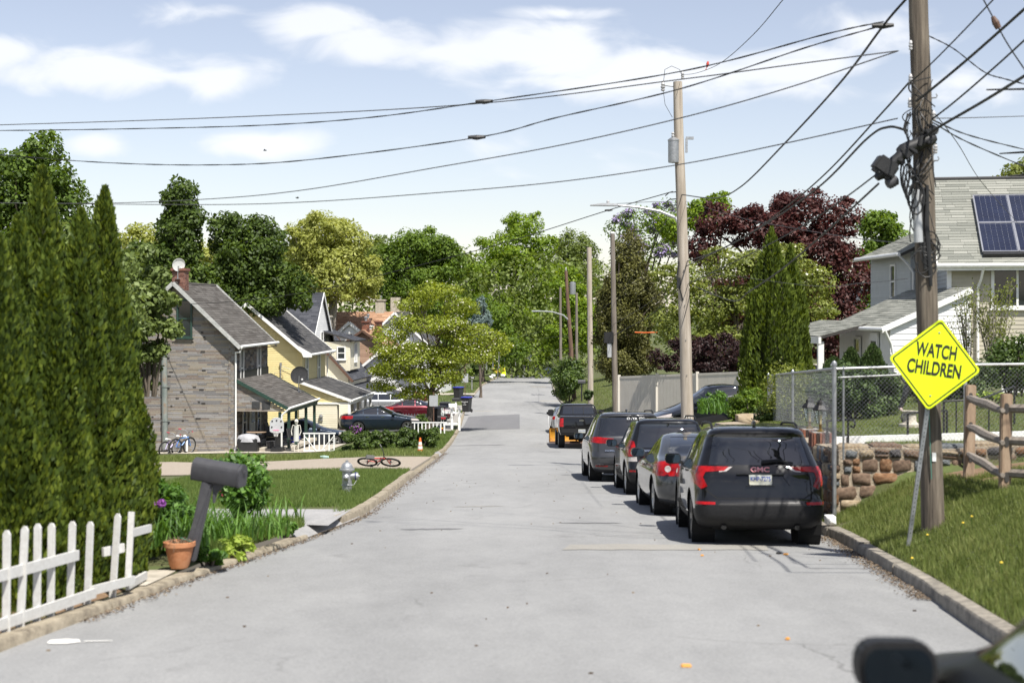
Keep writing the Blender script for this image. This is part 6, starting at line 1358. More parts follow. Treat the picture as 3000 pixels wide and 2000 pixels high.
# ---- wires
def crom(pts, n=10):
    pts = [Vector(p) for p in pts]; q = [pts[0]*2-pts[1]] + pts + [pts[-1]*2-pts[-2]]; o = []
    for i in range(1, len(q)-2):
        for k in range(n):
            t = k/n; a, b, c, d = q[i-1:i+3]; o.append(.5*((2*b) + (c-a)*t + (2*a-5*b+4*c-d)*t*t + (3*b-a-3*c+d)*t**3))
    return o + [pts[-1]]
def wire(label, pts, r=.008, m=None, twist=False, knot=None, cat='wire', group='overhead wires'):
    pp = crom([P(*p) for p in pts], 12)          # spans go on straight to poles and houses beyond the view
    if pts[-1][0] > 2300 or pts[-1][0] < 0: pp.append(pp[-1] + (pp[-1]-pp[-2]).normalized()*1.2 + (Vector((8, 2, .6)) if pts[-1][0] > 0 else Vector((-8, 2, .6))))
    if pts[0][1] < 0 and pts[0][0] < 2200: pp.insert(0, pp[0] + (pp[0]-pp[1]).normalized()*1.5 + Vector((3, 0, .8)))
    mb = MB(); p0 = pp[0]; pp = [p-p0 for p in pp]
    mb.tube(pp, r, 6)
    if twist:
        for ph in (0, math.pi):
            tw = crom(pp, 3); tw = [p + Vector((0, math.cos(i*.3+ph), math.sin(i*.3+ph)))*r*.75 for i, p in enumerate(tw)]; mb.tube(tw, r*.7, 5)
    o = mb.obj('overhead_wire', m or M_wire, None, smooth=True); o.location = p0; tag(o, label, cat, group)
    if knot:
        for (u, v, D) in knot: c = P(u, v, D) - p0; MB().tube([c + Vector((-.12, .0, .005)), c, c + Vector((.12, 0, .01))], [.02, .035, .02], 8).obj('splice', M_wire, o)
    return o
wire('thin wire, the topmost one crossing to the left edge', [(2064, 117, 17.4), (1810, 150, 18), (1560, 183, 19), (1100, 238, 21), (560, 268, 24), (0, 287, 27), (-300, 293, 29)], .0075, M_wireg)
wire('twisted cable just under the topmost wire, with a dark splice', [(2030, 50, 16.8), (1900, 78, 17), (1560, 165, 18.5), (1105, 235, 20.5), (850, 270, 22), (600, 288, 23.5), (300, 296, 25.5), (0, 300, 27), (-300, 300, 29)], .007, None, True, [(1112, 234, 20.4)])
wire('twisted cable sagging deepest at the left, with a dark splice', [(2030, 58, 16.8), (1850, 110, 17), (1560, 205, 18.5), (1280, 270, 19.5), (1090, 317, 20.5), (700, 368, 22.5), (480, 379, 24), (250, 374, 25.5), (0, 356, 27), (-300, 330, 29)], .007, None, True, [(1095, 316, 20.4)])
wire('thin wire that runs down to the dark maple tops', [(2064, 117, 17.4), (1800, 205, 18), (1560, 272, 19), (1280, 335, 20.5), (1000, 385, 22.5), (700, 436, 25), (480, 457, 27.5), (200, 467, 30), (-200, 464, 34)], .0075, M_wireg)
wire('lowest thin wire crossing the sky to the left', [(2062, 272, 17.4), (1800, 330, 19), (1560, 378, 21), (1280, 418, 23), (1000, 443, 25), (700, 464, 28), (450, 470, 30), (0, 466, 34), (-200, 462, 36)], .0075, M_wireg)
wire('heavy cable diving from the top edge to the pale pole', [(2085, -6, 16.2), (2030, 58, 16.8), (1930, 190, 19.5), (1800, 332, 24), (1700, 430, 30), (1640, 455, 36), (1565, 447, 43)], .014, None, False, [(2028, 60, 16.8)])
wire('primary wire from the top edge to the tip of the pale pole', [(1805, -8, 22), (1730, 80, 26), (1655, 145, 33), (1600, 168, 39), (1566, 172, 43)], .007)
wire('service cable from the pale pole to the stone-clad house', [(1545, 440, 43), (1400, 482, 46), (1150, 560, 52), (900, 625, 58), (740, 664, 61), (560, 690, 64), (400, 700, 67)], .013, None, False, [(1398, 483, 46)])
wire('thick cable with a coil slack between the two near poles', [(2092, 185, 17.5), (2030, 255, 19), (1900, 395, 23), (1800, 480, 28), (1700, 550, 33), (1575, 612, 43)], .013)
wire('heavy black cable bowing under the splice box', [(2085, 300, 17.5), (2040, 292, 17.6), (1990, 320, 18.6), (1880, 430, 22), (1750, 520, 28), (1650, 575, 35), (1578, 600, 43)], .015)
wire('cable from the splice box running above the red maple', [(2020, 395, 17.2), (1940, 455, 19), (1850, 515, 22), (1720, 585, 29), (1580, 652, 43)], .010)
wire('heavy cable from the lower splice box past the arborvitae tips', [(2018, 422, 17.2), (1900, 530, 20), (1800, 615, 24.5), (1720, 670, 30), (1680, 690, 36), (1590, 655, 43)], .014)
wire('thin loose wire over the columnar arborvitae', [(2090, 560, 17.5), (1950, 545, 21), (1800, 520, 26), (1700, 500, 32), (1575, 462, 43)], .005, M_wireg)
wire('thin wire from the red maple to the white wing', [(2085, 640, 17.5), (1980, 650, 24), (1850, 655, 32), (1590, 620, 43)], .005, M_wireg)
wire('heavy cable leaving the near pole to the upper right corner', [(2105, 232, 17.4), (2140, 205, 16.9), (2230, 130, 15.6), (2352, 22, 14), (2420, -40, 13)], .016)
wire('second cable to the right edge below the heavy one', [(2140, 275, 17.4), (2200, 228, 16.6), (2290, 150, 15.4), (2380, 68, 14)], .011)
wire('heavy black cable to the right edge above the solar roof', [(2120, 318, 17.3), (2160, 290, 16.8), (2260, 232, 15.4), (2380, 158, 13.8)], .016)
wire('thin cable to the top edge right of the near pole', [(2090, 190, 17.3), (2130, 155, 16.8), (2200, 85, 15.8), (2300, -20, 14)], .009)
wire('level thin wire to the right edge', [(2150, 272, 17.6), (2250, 270, 20), (2380, 266, 24)], .006, M_wireg)
wire('drop wire sloping to the right edge above the ridge', [(2140, 275, 17.6), (2230, 312, 20), (2380, 350, 24)], .008, None, True)
wire('lower drop wire sloping to the right edge above the ridge', [(2140, 280, 17.6), (2230, 330, 20), (2400, 402, 25)], .008, None, True)
wire('thin wire crossing down over the solar panels', [(2135, 245, 17.6), (2200, 330, 22), (2260, 425, 30), (2345, 520, 44)], .006, M_wireg)
wire('twisted wire pair waving to the right edge near the top', [(2132, 82, 17.5), (2190, 112, 17), (2260, 165, 16.5), (2310, 182, 16.2), (2400, 205, 15.6)], .006, None, True)
gw_ = wire('guy wire with a brown insulator at the top right', [(2255, -8, 15), (2285, 48, 15), (2320, 110, 15), (2385, 205, 15)], .007, None)
c = P(2287, 52, 15) - gw_.location; MB().tube([c + Vector((-.03, 0, .06)), c, c + Vector((.03, 0, -.06))], [.02, .038, .03], 8).obj('insulator', M_brown, gw_)
for i, (a, b, s_, lab) in enumerate([((1562, 450, 43), (1409, 700, 80), 8, 'upper span wire from the pale pole to the grey capped pole'), ((1568, 620, 43), (1409, 745, 80), 14, 'middle span cable from the pale pole to the grey capped pole'), ((1568, 655, 43), (1409, 770, 80), 14, 'lower span cable from the pale pole to the grey capped pole'),
        ((1409, 690, 80), (1308, 745, 124), 8, 'span wire from the grey capped pole to the leaning pole'), ((1409, 760, 80), (1312, 800, 124), 8, 'lower span wire from the grey capped pole to the leaning pole'), ((1308, 745, 124), (1080, 790, 105), 5, 'drop wire from the leaning pole to the left houses'), ((1312, 800, 124), (960, 822, 100), 4, 'low drop wire through the dogwood crown'), ((1310, 770, 124), (900, 800, 102), 5, 'middle drop wire over the dogwood crown'), ((1308, 700, 124), (1287, 720, 170), 4, 'far span wire to the thin far pole'), ((1356, 600, 104), (1300, 640, 124), 4, 'span wire from the pale straight pole to the leaning pole')]):
    m_ = ((a[0]+b[0])/2, (a[1]+b[1])/2 + s_, (a[2]+b[2])/2); wire(lab, [a, m_, b], .011 if i in (1, 2) else .008)
# ------------------------------------------------------------------ vehicles
def paint(name, c, metal=.0, rough=.3): return mat(name, [tuple(k*.9 for k in c), tuple(min(1, k*1.08) for k in c)], rough, metal=metal, scale=2, coat=1.0, spec=.12)
P_black = paint('paint_black', (.0055, .0055, .006)); P_grey = paint('paint_grey', (.055, .058, .062), .5, .35); P_char = paint('paint_charcoal', (.05, .051, .055), .55, .35); P_navy = paint('paint_navy', (.012, .020, .034), .3); P_maroon = paint('paint_maroon', (.075, .008, .014), .3)
P_silver = paint('paint_silver', (.36, .37, .38), .7, .35); P_dblue = paint('paint_midnight', (.008, .010, .016), .2)
M_cglass = mat('car_glass', [(.006, .007, .008), (.011, .012, .013)], .02, scale=1, spec=1.0, coat=1.0, coatr=.01); M_trim = mat('black_trim', [(.008, .008, .009), (.016, .016, .017)], .6, scale=40, spec=.3)
M_lens = mat('red_lens', [(.035, .001, .002), (.30, .004, .005), (.42, .008, .008)], .25, scale=7, pos=[.3, .5, .7], coat=.6, spec=.2); M_lensw = mat('clear_lens', [(.28, .25, .24), (.5, .46, .44)], .15, scale=20, coat=.8)
M_tyre = mat('tyre_rubber', [(.012, .012, .012), (.026, .026, .025)], .85, scale=30, bump=.5, bscale=90); M_rim = mat('alloy_rim', [(.30, .31, .32), (.48, .49, .5)], .3, metal=.9, scale=6); M_rimd = mat('dark_rim', [(.03, .03, .032), (.07, .07, .075)], .35, metal=.6)
M_chrome = mat('chrome', [(.6, .6, .62), (.75, .75, .76)], .1, metal=1.0); M_plate = mat('plate_face', [(.26, .33, .42), (.42, .43, .38), (.44, .38, .18)], .4, scale=4, stretch=(.1, .1, 3)); M_plateink = mat('plate_ink', [(.02, .04, .22), (.03, .06, .28)], .5); M_dark = mat('car_dark', [(.004, .004, .004), (.008, .008, .008)], .9); M_mirr = mat('mirror_glass', [(.05, .07, .09), (.07, .09, .11)], .02, metal=.9)
def inpoly(x, y, poly):
    c = False; j = len(poly)-1
    for i in range(len(poly)):
        xi, yi = poly[i]; xj, yj = poly[j]
        if (yi > y) != (yj > y) and x < (xj-xi)*(y-yi)/(yj-yi+1e-12)+xi: c = not c
        j = i
    return c
def shell(rear, front, half, zs, rr=.2, rf=.4, bow=.06, fbow=.12, n=7, nx=9, ny=22, taper=.05):
    fr, ff, fh = pchip(rear), pchip(front), pchip(half); bm = bmesh.new(); rings = []
    for z in zs:
        yr, yf, w = float(fr(z)), float(ff(z)), float(fh(z)); ln = yf-yr
        a = min(rr, w*.8, ln*.4); b = min(rf, w*.8, ln*.4); pts = []
        for i in range(nx): pts.append((-w+a + (2*w-2*a)*i/nx, yr))                                  # rear edge, left to right
        for i in range(n): t = -math.pi/2 + math.pi/2*i/n; pts.append((w-a + a*math.cos(t), yr+a + a*math.sin(t)))
        for i in range(ny): pts.append((w, yr+a + (ln-a-b)*i/ny))
        for i in range(n): t = math.pi/2*i/n; pts.append((w-b + b*math.cos(t), yf-b + b*math.sin(t)))
        for i in range(nx): pts.append((w-b - (2*w-2*b)*i/nx, yf))
        for i in range(n): t = math.pi/2 + math.pi/2*i/n; pts.append((-w+b + b*math.cos(t), yf-b + b*math.sin(t)))
        for i in range(ny): pts.append((-w, yf-b - (ln-a-b)*i/ny))
        for i in range(n): t = math.pi + math.pi/2*i/n; pts.append((-w+a + a*math.cos(t), yr+a + a*math.sin(t)))
        rg = []
        for (x, y) in pts:
            k = x/max(w, .05); q = (y-yr)/ln
            y2 = y + bow*k*k*max(0, 1-q*3)**2 - fbow*k*k*max(0, 1-(1-q)*3)**2; tp = 1 - taper*(abs(q-.5)*2)**3
            rg.append(bm.verts.new((x*tp, y2, z)))
        rings.append(rg)
    m = len(rings[0])
    for i in range(len(rings)-1):
        for j in range(m): bm.faces.new((rings[i][j], rings[i][(j+1) % m], rings[i+1][(j+1) % m], rings[i+1][j]))
    bm.faces.new(rings[-1])
    bm.faces.layers.int.new('part'); bm.normal_update()
    return bm
def cut(bm, poly, proj, pid, flt, margin=.25):
    ax = (0, 2) if proj == 'y' else (1, 2); lay = bm.faces.layers.int['part']
    lo = [min(p[k] for p in poly) - margin for k in (0, 1)]; hi = [max(p[k] for p in poly) + margin for k in (0, 1)]
    def near(f): c = f.calc_center_median(); return lo[0] < c[ax[0]] < hi[0] and lo[1] < c[ax[1]] < hi[1] and flt(f, c)
    n = len(poly)
    for i in range(n):
        a, b = poly[i], poly[(i+1) % n]; co = Vector((0, 0, 0)); no = Vector((0, 0, 0)); co[ax[0]], co[ax[1]] = a; no[ax[0]], no[ax[1]] = b[1]-a[1], -(b[0]-a[0])
        if no.length < 1e-6: continue
        fs = [f for f in bm.faces if near(f)]; es = {e for f in fs for e in f.edges}; vs = {v for f in fs for v in f.verts}
        bmesh.ops.bisect_plane(bm, geom=list(vs)+list(es)+fs, plane_co=co, plane_no=no.normalized(), dist=1e-5)
    out = []
    for f in bm.faces:
        c = f.calc_center_median()
        if flt(f, c) and inpoly(c[ax[0]], c[ax[1]], poly):
            out.append(f)
            if pid is not None and f[lay] == 0: f[lay] = pid
    return out
def extract(bm, pid, name, m, parent, off=0.0):
    b2 = bm.copy(); lay = b2.faces.layers.int['part']; bmesh.ops.delete(b2, geom=[f for f in b2.faces if f[lay] != pid], context='FACES')
    if not b2.faces: b2.free(); return None
    if off:
        b2.normal_update()
        for v in b2.verts: v.co += v.normal*off
    me = bpy.data.meshes.new(name); b2.to_mesh(me); b2.free()
    o = link(name, me, m, parent, False); me.polygons.foreach_set('use_smooth', [True]*len(me.polygons)); me.set_sharp_from_angle(angle=R(50))
    return o
def wheel(parent, x, y, r, w, rim, side):
    t = sub('wheel', parent, (x, y, r)); Mx = Matrix.Rotation(R(90), 3, 'Y')
    pr = [(r*.66, -w/2+.01), (r*.80, -w/2), (r*.93, -w/2+.01), (r*.985, -w/2+.03), (r, -w/4), (r, 0), (r, w/4), (r*.985, w/2-.03), (r*.93, w/2-.01), (r*.80, w/2), (r*.66, w/2-.01)]
    MB().lathe(pr, 30, (0, 0, 0), Mx, cap=False).obj('tyre', M_tyre, t, smooth=True)
    mb = MB(); s = side
    mb.lathe([(r*.67, s*(w/2-.005)), (r*.63, s*(w/2-.012)), (r*.60, s*(w/2-.05)), (r*.60, s*(-w/2+.02))], 30, (0, 0, 0), Mx, cap=False)
    for k in range(5):
        a = 2*math.pi*k/5
        for da in (-.13, .13): mb.beam((s*(w/2-.03), .05*math.cos(a), .05*math.sin(a)), (s*(w/2-.02), r*.62*math.cos(a+da), r*.62*math.sin(a+da)), .03, .045)
    mb.lathe([(.065, s*(w/2-.045)), (.065, s*(w/2-.015)), (.03, s*(w/2-.008))], 14, (0, 0, 0), Mx); mb.obj('rim', rim, t)
    MB().lathe([(r*.60, s*(w/2-.09)), (.01, s*(w/2-.085))], 20, (0, 0, 0), Mx, cap=False).obj('brake_disc', M_dark, t)
    return t
def zlist(a, hoods, top, roofst, n1=12, n2=16):
    z = list(np.linspace(a, hoods[0], n1)) + list(np.linspace(hoods[0], hoods[1], 9))[1:] + list(np.linspace(hoods[1], roofst, n2))[1:] + list(roofst + (top-roofst)*np.sin(np.linspace(0, math.pi/2, 9)))[1:]
    return [float(q) for q in z]
SIDE = lambda f, c: abs(f.normal.x) > .35
REAR = lambda f, c: f.normal.y < -.15
def car(name, label, cat, loc, rot, S, pm, group='cars parked along the right kerb', detail=True):
    t = thing(name, label, cat, loc, group=group, rot=rot)
    bm = shell(S['rear'], S['front'], S['half'], zlist(S['z0'], S['hood'], S['top'], S['roofst']), S.get('rr', .2), S.get('rf', .4), S.get('bow', .06)); bm.normal_update()
    wb, r = S['wb'], S['r']; ra = r + .055
    for y in (0, wb):
        for sx in (-1, 1):
            pl = [(y + ra*math.cos(a), r + ra*math.sin(a)*1.0) for a in [2*math.pi*k/22 for k in range(22)]]
            fs = cut(bm, pl, 'x', None, lambda f, c, sx=sx: c.x*sx > .4); bmesh.ops.delete(bm, geom=fs, context='FACES')
    names = {}
    pid = 1
    for (nm, m, proj, poly, off) in S['cuts']:
        if proj == 'side':
            for sx in (-1, 1): cut(bm, poly, 'x', pid, lambda f, c, sx=sx: c.x*sx > .2 and abs(f.normal.x) > .3); names[pid] = (nm, m, off); pid += 1
        elif proj == 'wrap':   # lamps that wrap round the corner: mirrored rear-view outline
            for sx in (-1, 1): cut(bm, [(x*sx, z) for x, z in poly], 'y', pid, lambda f, c: c.y < S['wrapy']); names[pid] = (nm, m, off); pid += 1
        elif proj == 'front': cut(bm, poly, 'y', pid, lambda f, c: f.normal.y > .15 and c.y > wb*.35); names[pid] = (nm, m, off); pid += 1
        elif proj == 'fwrap':
            for sx in (-1, 1): cut(bm, [(x*sx, z) for x, z in poly], 'y', pid, lambda f, c: c.y > wb+.2); names[pid] = (nm, m, off); pid += 1
        else: cut(bm, poly, 'y', pid, REAR); names[pid] = (nm, m, off); pid += 1
    body = extract(bm, 0, 'body', pm, t)
    for k, (nm, m, off) in names.items(): extract(bm, k, nm, m, t, off)
    bm.free()
    # underbody and wheel wells
    w = max(b for a, b in S['half']); yr0 = S['rear'][0][1]; yf0 = S['front'][0][1]
    MB().box((0, (yr0+yf0)/2, S['z0']+.06), (1.25, yf0-yr0-.1, .16)).obj('underbody', M_dark, t)
    MB().box((0, wb/2, S['z0']+.3), (w*1.1, wb-2*ra+.0, .5)).obj('inner_sill', M_dark, t)
    for y in (0, wb):
        for sx in (-1, 1): MB().lathe([(ra+.03, .0), (ra+.03, .32), (.02, .33)], 18, (sx*(w-.02), y, r), Matrix.Rotation(R(-90)*sx, 3, 'Y'), cap=False).obj('wheel_well', M_dark, t)
    tw = S.get('tw', .235)
    for y in (0, wb):
        for sx in (-1, 1): wheel(t, sx*(w-tw/2-.035), y, r, tw, S.get('rim', M_rim), sx)
    fr, fh = pchip(S['rear']), pchip(S['half'])
    def ry(x, z): k = x/float(fh(z)); return float(fr(z)) + S.get('bow', .06)*k*k*.9
    if 'plate' in S:
        x0, zc = S.get('platex', 0), S['plate'][0]; sl = math.atan((float(fr(zc+.06))-float(fr(zc-.06)))/.12)
        pl = MB().prism(rrect(.31, .16, .015), .008).obj('licence_plate', M_plate, t); pl.location = (x0, ry(x0, zc)-.018, zc); pl.rotation_euler = (sl*-1.0, 0, 0)
        text('plate_number', S['plate'][1], .085, M_plateink, pl, (0, -.006, .0), (R(90), 0, 0), .78, ext=.001, bold=.002)
    for (s_, x, z, size, m, sx) in S.get('marks', []):
        o = text('emblem', s_, size, m, t, (x, ry(x, z)-.012, z), (R(90) - math.atan((float(fr(z+.04))-float(fr(z-.04)))/.08)*1.0, 0, 0), sx, ext=.004, bold=size*.03)
    if 'mirror' in S:
        my, mz = S['mirror']
        for sx in (-1, 1):
            x = sx*(float(fh(mz-.06))+.13); Mm = MB(); Mm.prism(rrect(.25, .165, .06), .14, Matrix.Translation((x, my, mz))); mo = Mm.obj('side_mirror', S.get('mirm', pm), t, bevel=.02)
            MB().prism(rrect(.215, .13, .05), .012, Matrix.Translation((x, my-.07, mz))).obj('mirror_glass', M_mirr, mo); MB().beam((x-sx*.08, my+.02, mz-.05), (x-sx*.22, my+.06, mz-.08), .06, .05).obj('mirror_arm', M_trim, mo)
    if 'rails' in S:
        ya, yb, xr, zr_ = S['rails']
        for sx in (-1, 1): MB().tube([(sx*xr, ya-.08, zr_-.06), (sx*xr, ya, zr_), (sx*xr, ya+.2, zr_+.03), (sx*xr, (ya+yb)/2, zr_+.035), (sx*xr, yb-.2, zr_+.03), (sx*xr, yb, zr_-.03)], .018, 7).obj('roof_rail', M_trim, t, smooth=True)
    if 'fin' in S: MB().prism([(-.1, 0), (.12, 0), (-.06, .07), (-.1, .06)], .05, Matrix.Translation((0, S['fin'][0], S['fin'][1])) @ Matrix.Rotation(R(90), 4, 'Z')).obj('antenna_fin', pm, t, bevel=.01)
    if 'wiper' in S:
        z = S['wiper']; MB().tube([(.03, ry(0, z)-.03, z), (.25, ry(.25, z+.02)-.035, z+.03), (.46, ry(.46, z)-.03, z-.01)], [.03, .02, .012], 8).obj('wiper', M_trim, t, smooth=True)
    for (x0, x1, z, hh, dp, m) in S.get('bars', []): MB().box(((x0+x1)/2, ry((x0+x1)/2, z)-.02, z), (x1-x0, dp, hh)).obj('trim_bar', m, t, bevel=min(hh, dp)*.3)
    for y, z in S.get('handles', []):
        for sx in (-1, 1): MB().box((sx*(float(fh(z))+.012), y, z), (.03, .2, .03)).obj('door_handle', S.get('handm', pm), t, bevel=.01)
    if S.get('exhaust'):
        for x in S['exhaust']: MB().tube([(x, float(fr(.3))-.02, .27), (x, float(fr(.3))+.4, .27)], .035, 10)  .obj('exhaust', M_dark, t, smooth=True)
    return t
def seam(pts, w=.012):
    """thin outline band for a panel gap from a polyline"""
    o = []
    for (x, y) in pts: o.append((x, y))
    for (x, y) in reversed(pts): o.append((x + w, y + w*.6))
    return o
# -- mid-size SUV
def suv_spec(**k):
    S = dict(wb=2.72, r=.36, z0=.24, hood=(.98, 1.10), top=1.665, roofst=1.56, tw=.24, rr=.2, rf=.5, bow=.07, wrapy=-.25,
        rear=[(.24, -.60), (.32, -.86), (.42, -.93), (.60, -.945), (.66, -.90), (.80, -.885), (.95, -.86), (1.10, -.80), (1.16, -.76), (1.35, -.63), (1.50, -.53), (1.555, -.56), (1.60, -.52), (1.64, -.30), (1.66, .1), (1.665, .4)],
        front=[(.24, 3.3), (.35, 3.58), (.55, 3.66), (.75, 3.62), (.9, 3.52), (.98, 3.2), (1.05, 2.65), (1.10, 2.32), (1.3, 1.95), (1.5, 1.55), (1.58, 1.3), (1.63, 1.0), (1.655, .8), (1.665, .6)],
        half=[(.24, .80), (.32, .87), (.45, .91), (.70, .92), (.90, .915), (1.02, .90), (1.10, .865), (1.3, .79), (1.48, .72), (1.56, .68), (1.62, .60), (1.65, .48), (1.665, .30)],
        cuts=[('rear_window', M_cglass, 'rear', [(-.70, 1.12), (.70, 1.12), (.60, 1.535), (-.60, 1.535)], -.004),
              ('side_window', M_cglass, 'side', [(-.30, 1.16), (.36, 1.13), (.36, 1.50), (.0, 1.50), (-.12, 1.45)], -.004), ('side_window', M_cglass, 'side', [(.41, 1.13), (1.18, 1.12), (1.18, 1.53), (.41, 1.52)], -.004), ('side_window', M_cglass, 'side', [(1.24, 1.12), (2.12, 1.12), (1.62, 1.47), (1.24, 1.53)], -.004),
              ('windshield', M_cglass, 'front', [(-.72, 1.13), (.72, 1.13), (.62, 1.54), (-.62, 1.54)], -.004),
              ('lower_cladding', M_trim, 'rear', [(-1.2, .15), (1.2, .15), (1.2, .56), (.62, .56), (.55, .60), (-.55, .60), (-.62, .56), (-1.2, .56)], .004), ('lower_cladding', M_trim, 'side', [(-1.2, .15), (4.2, .15), (4.2, .40), (-.4, .40), (-.4, .50), (-1.2, .56)], .003),
              ('panel_gap', M_dark, 'side', seam([(.385, .45), (.385, 1.12)]), .0), ('panel_gap', M_dark, 'side', seam([(1.21, .45), (1.21, 1.12)]), .0), ('panel_gap', M_dark, 'side', seam([(2.15, .45), (2.2, .9), (2.1, 1.1)]), .0)])
    S.update(k); return S
PITCH = -math.atan(.066)
def kerbside(D, xl, half): return Vector((xl + half, D, roadz(xl+half, D)-.005))
# black SUV in front
S = suv_spec(mirror=(1.95, 1.12), rails=(-.15, 1.5, .60, 1.66), fin=(-.1, 1.655), wiper=1.155, plate=(.93, 'KHP-7275'), rim=M_rimd, exhaust=(-.5, .5),
    marks=[('GMC', .0, 1.055, .098, mat('badge_red', [(.62, .10, .12), (.75, .45, .45)], .2, scale=40), 1.2)], bars=[(-.33, .33, 1.0, .025, .03, M_rimd), (-.2, .2, .84, .010, .02, M_rimd)], handles=[(.55, 1.0), (1.45, .99)])
lampL = [(.86, 1.10), (.42, 1.095), (.49, 1.04), (.74, 1.022), (.775, .95), (.72, .83), (.80, .79), (.93, .90), (.95, 1.05)]
S['cuts'] = [('tail_light', M_lens, 'wrap', lampL, .006), ('reverse_light', M_lensw, 'wrap', [(.41, 1.094), (.37, 1.094), (.46, 1.03), (.56, 1.02), (.56, 1.05)], .005), ('reflector', M_lens, 'wrap', [(.62, .58), (.88, .58), (.88, .62), (.62, .615)], .006)] + S['cuts'] + [
    ('panel_gap', M_dark, 'rear', [(-.60, .66), (.60, .66), (.74, .76), (.745, .80), (.728, .80), (.725, .765), (.59, .672), (-.59, .672), (-.725, .765), (-.728, .80), (-.745, .80), (-.74, .76)], .0), ('plate_recess', P_black, 'rear', [(-.30, .99), (.30, .99), (.40, .84), (-.40, .84)], -.012)]
c1 = car('suv', 'black SUV with red tail lights, the nearest of the parked row', 'car', kerbside(20.03, 2.36, .86), (PITCH, 0, -R(2.4)), S, P_black); c1.scale = (.935,)*3
# grey coupe
S = dict(wb=2.67, r=.325, z0=.2, hood=(.86, .98), top=1.405, roofst=1.30, tw=.22, rr=.3, rf=.5, bow=.12, wrapy=-.2, rim=M_rim,
    rear=[(.2, -.62), (.3, -.86), (.42, -.93), (.6, -.94), (.75, -.90), (.86, -.86), (.94, -.82), (.98, -.66), (1.02, -.45), (1.2, .02), (1.32, .45), (1.38, .75), (1.405, 1.1)],
    front=[(.2, 3.3), (.32, 3.55), (.5, 3.62), (.68, 3.56), (.8, 3.3), (.88, 2.8), (.96, 2.35), (1.02, 2.15), (1.2, 1.8), (1.32, 1.5), (1.38, 1.35), (1.405, 1.2)],
    half=[(.2, .78), (.3, .85), (.5, .895), (.7, .895), (.86, .87), (.96, .82), (1.1, .74), (1.25, .66), (1.33, .60), (1.38, .50), (1.405, .3)],
    cuts=[('tail_light', M_lens, 'wrap', [(.50, .90), (.62, .96), (.88, .92), (.93, .80), (.86, .70), (.58, .70)], .006), ('rear_window', M_cglass, 'rear', [(-.62, 1.04), (.62, 1.04), (.48, 1.33), (-.48, 1.33)], -.004),
          ('side_window', M_cglass, 'side', [(.15, 1.06), (1.05, 1.0), (1.05, 1.33), (.75, 1.32), (.4, 1.2)], -.004), ('side_window', M_cglass, 'side', [(1.1, 1.0), (2.0, .99), (1.6, 1.26), (1.35, 1.34), (1.1, 1.34)], -.004), ('windshield', M_cglass, 'front', [(-.68, 1.03), (.68, 1.03), (.52, 1.33), (-.52, 1.33)], -.004),
          ('panel_gap', M_dark, 'side', seam([(.75, .35), (.85, .7), (.8, 1.0)]), 0), ('panel_gap', M_dark, 'side', seam([(2.1, .35), (2.15, .7), (2.05, .98)]), 0), ('panel_gap', M_dark, 'rear', [(-.58, .70), (.58, .70), (.58, .712), (-.58, .712)], 0)],
    mirror=(1.85, 1.03), handles=[(1.0, .86)], plate=(.58, 'HXN-4186'))
COUPE = S
c2 = car('coupe', 'dark grey coupe squeezed between the two black SUVs', 'car', kerbside(25.2, 2.33, .87), (PITCH, 0, R(.6)), S, P_grey); c2.scale = (.97,)*3
for sx in (-1, 1): MB().lathe([(.001, 0), (.05, .008), (.055, 0)], 14, (sx*.70, -.885, .82), Matrix.Rotation(R(90), 3, 'X')).obj('lamp_ring', M_lensw, c2, smooth=True)
# black boxy SUV
S = suv_spec(mirror=(2.0, 1.08), rails=(-.2, 1.6, .62, 1.67), plate=(.80, 'JRK-0952'), rim=M_rim, marks=[('SUBARU', -.50, .97, .06, M_chrome, 1.3)], rear=[(.24, -.55), (.34, -.78), (.46, -.86), (.62, -.865), (.68, -.80), (.95, -.78), (1.06, -.76), (1.3, -.66), (1.5, -.56), (1.56, -.56), (1.62, -.48), (1.65, -.25), (1.665, .4)], rr=.14, tw=.23, handles=[(.55, .96), (1.5, .95)])
S['cuts'] = [('tail_light', M_lens, 'wrap', [(.70, .86), (.74, 1.16), (.83, 1.20), (.95, 1.12), (.95, .84)], .006), ('reverse_light', M_lensw, 'wrap', [(.70, .84), (.69, .74), (.95, .74), (.95, .82)], .006), ('reflector', M_lens, 'wrap', [(.68, .52), (.86, .52), (.86, .56), (.68, .555)], .006), ('rear_window', M_cglass, 'rear', [(-.70, 1.04), (.70, 1.04), (.61, 1.53), (-.61, 1.53)], -.004)] + S['cuts'][1:]
c3_ = car('suv', 'black boxy SUV with silver letters, third in the parked row', 'car', kerbside(31.2, 2.32, .88), (PITCH, 0, R(.5)), S, P_black); c3_.scale = (.955,)*3
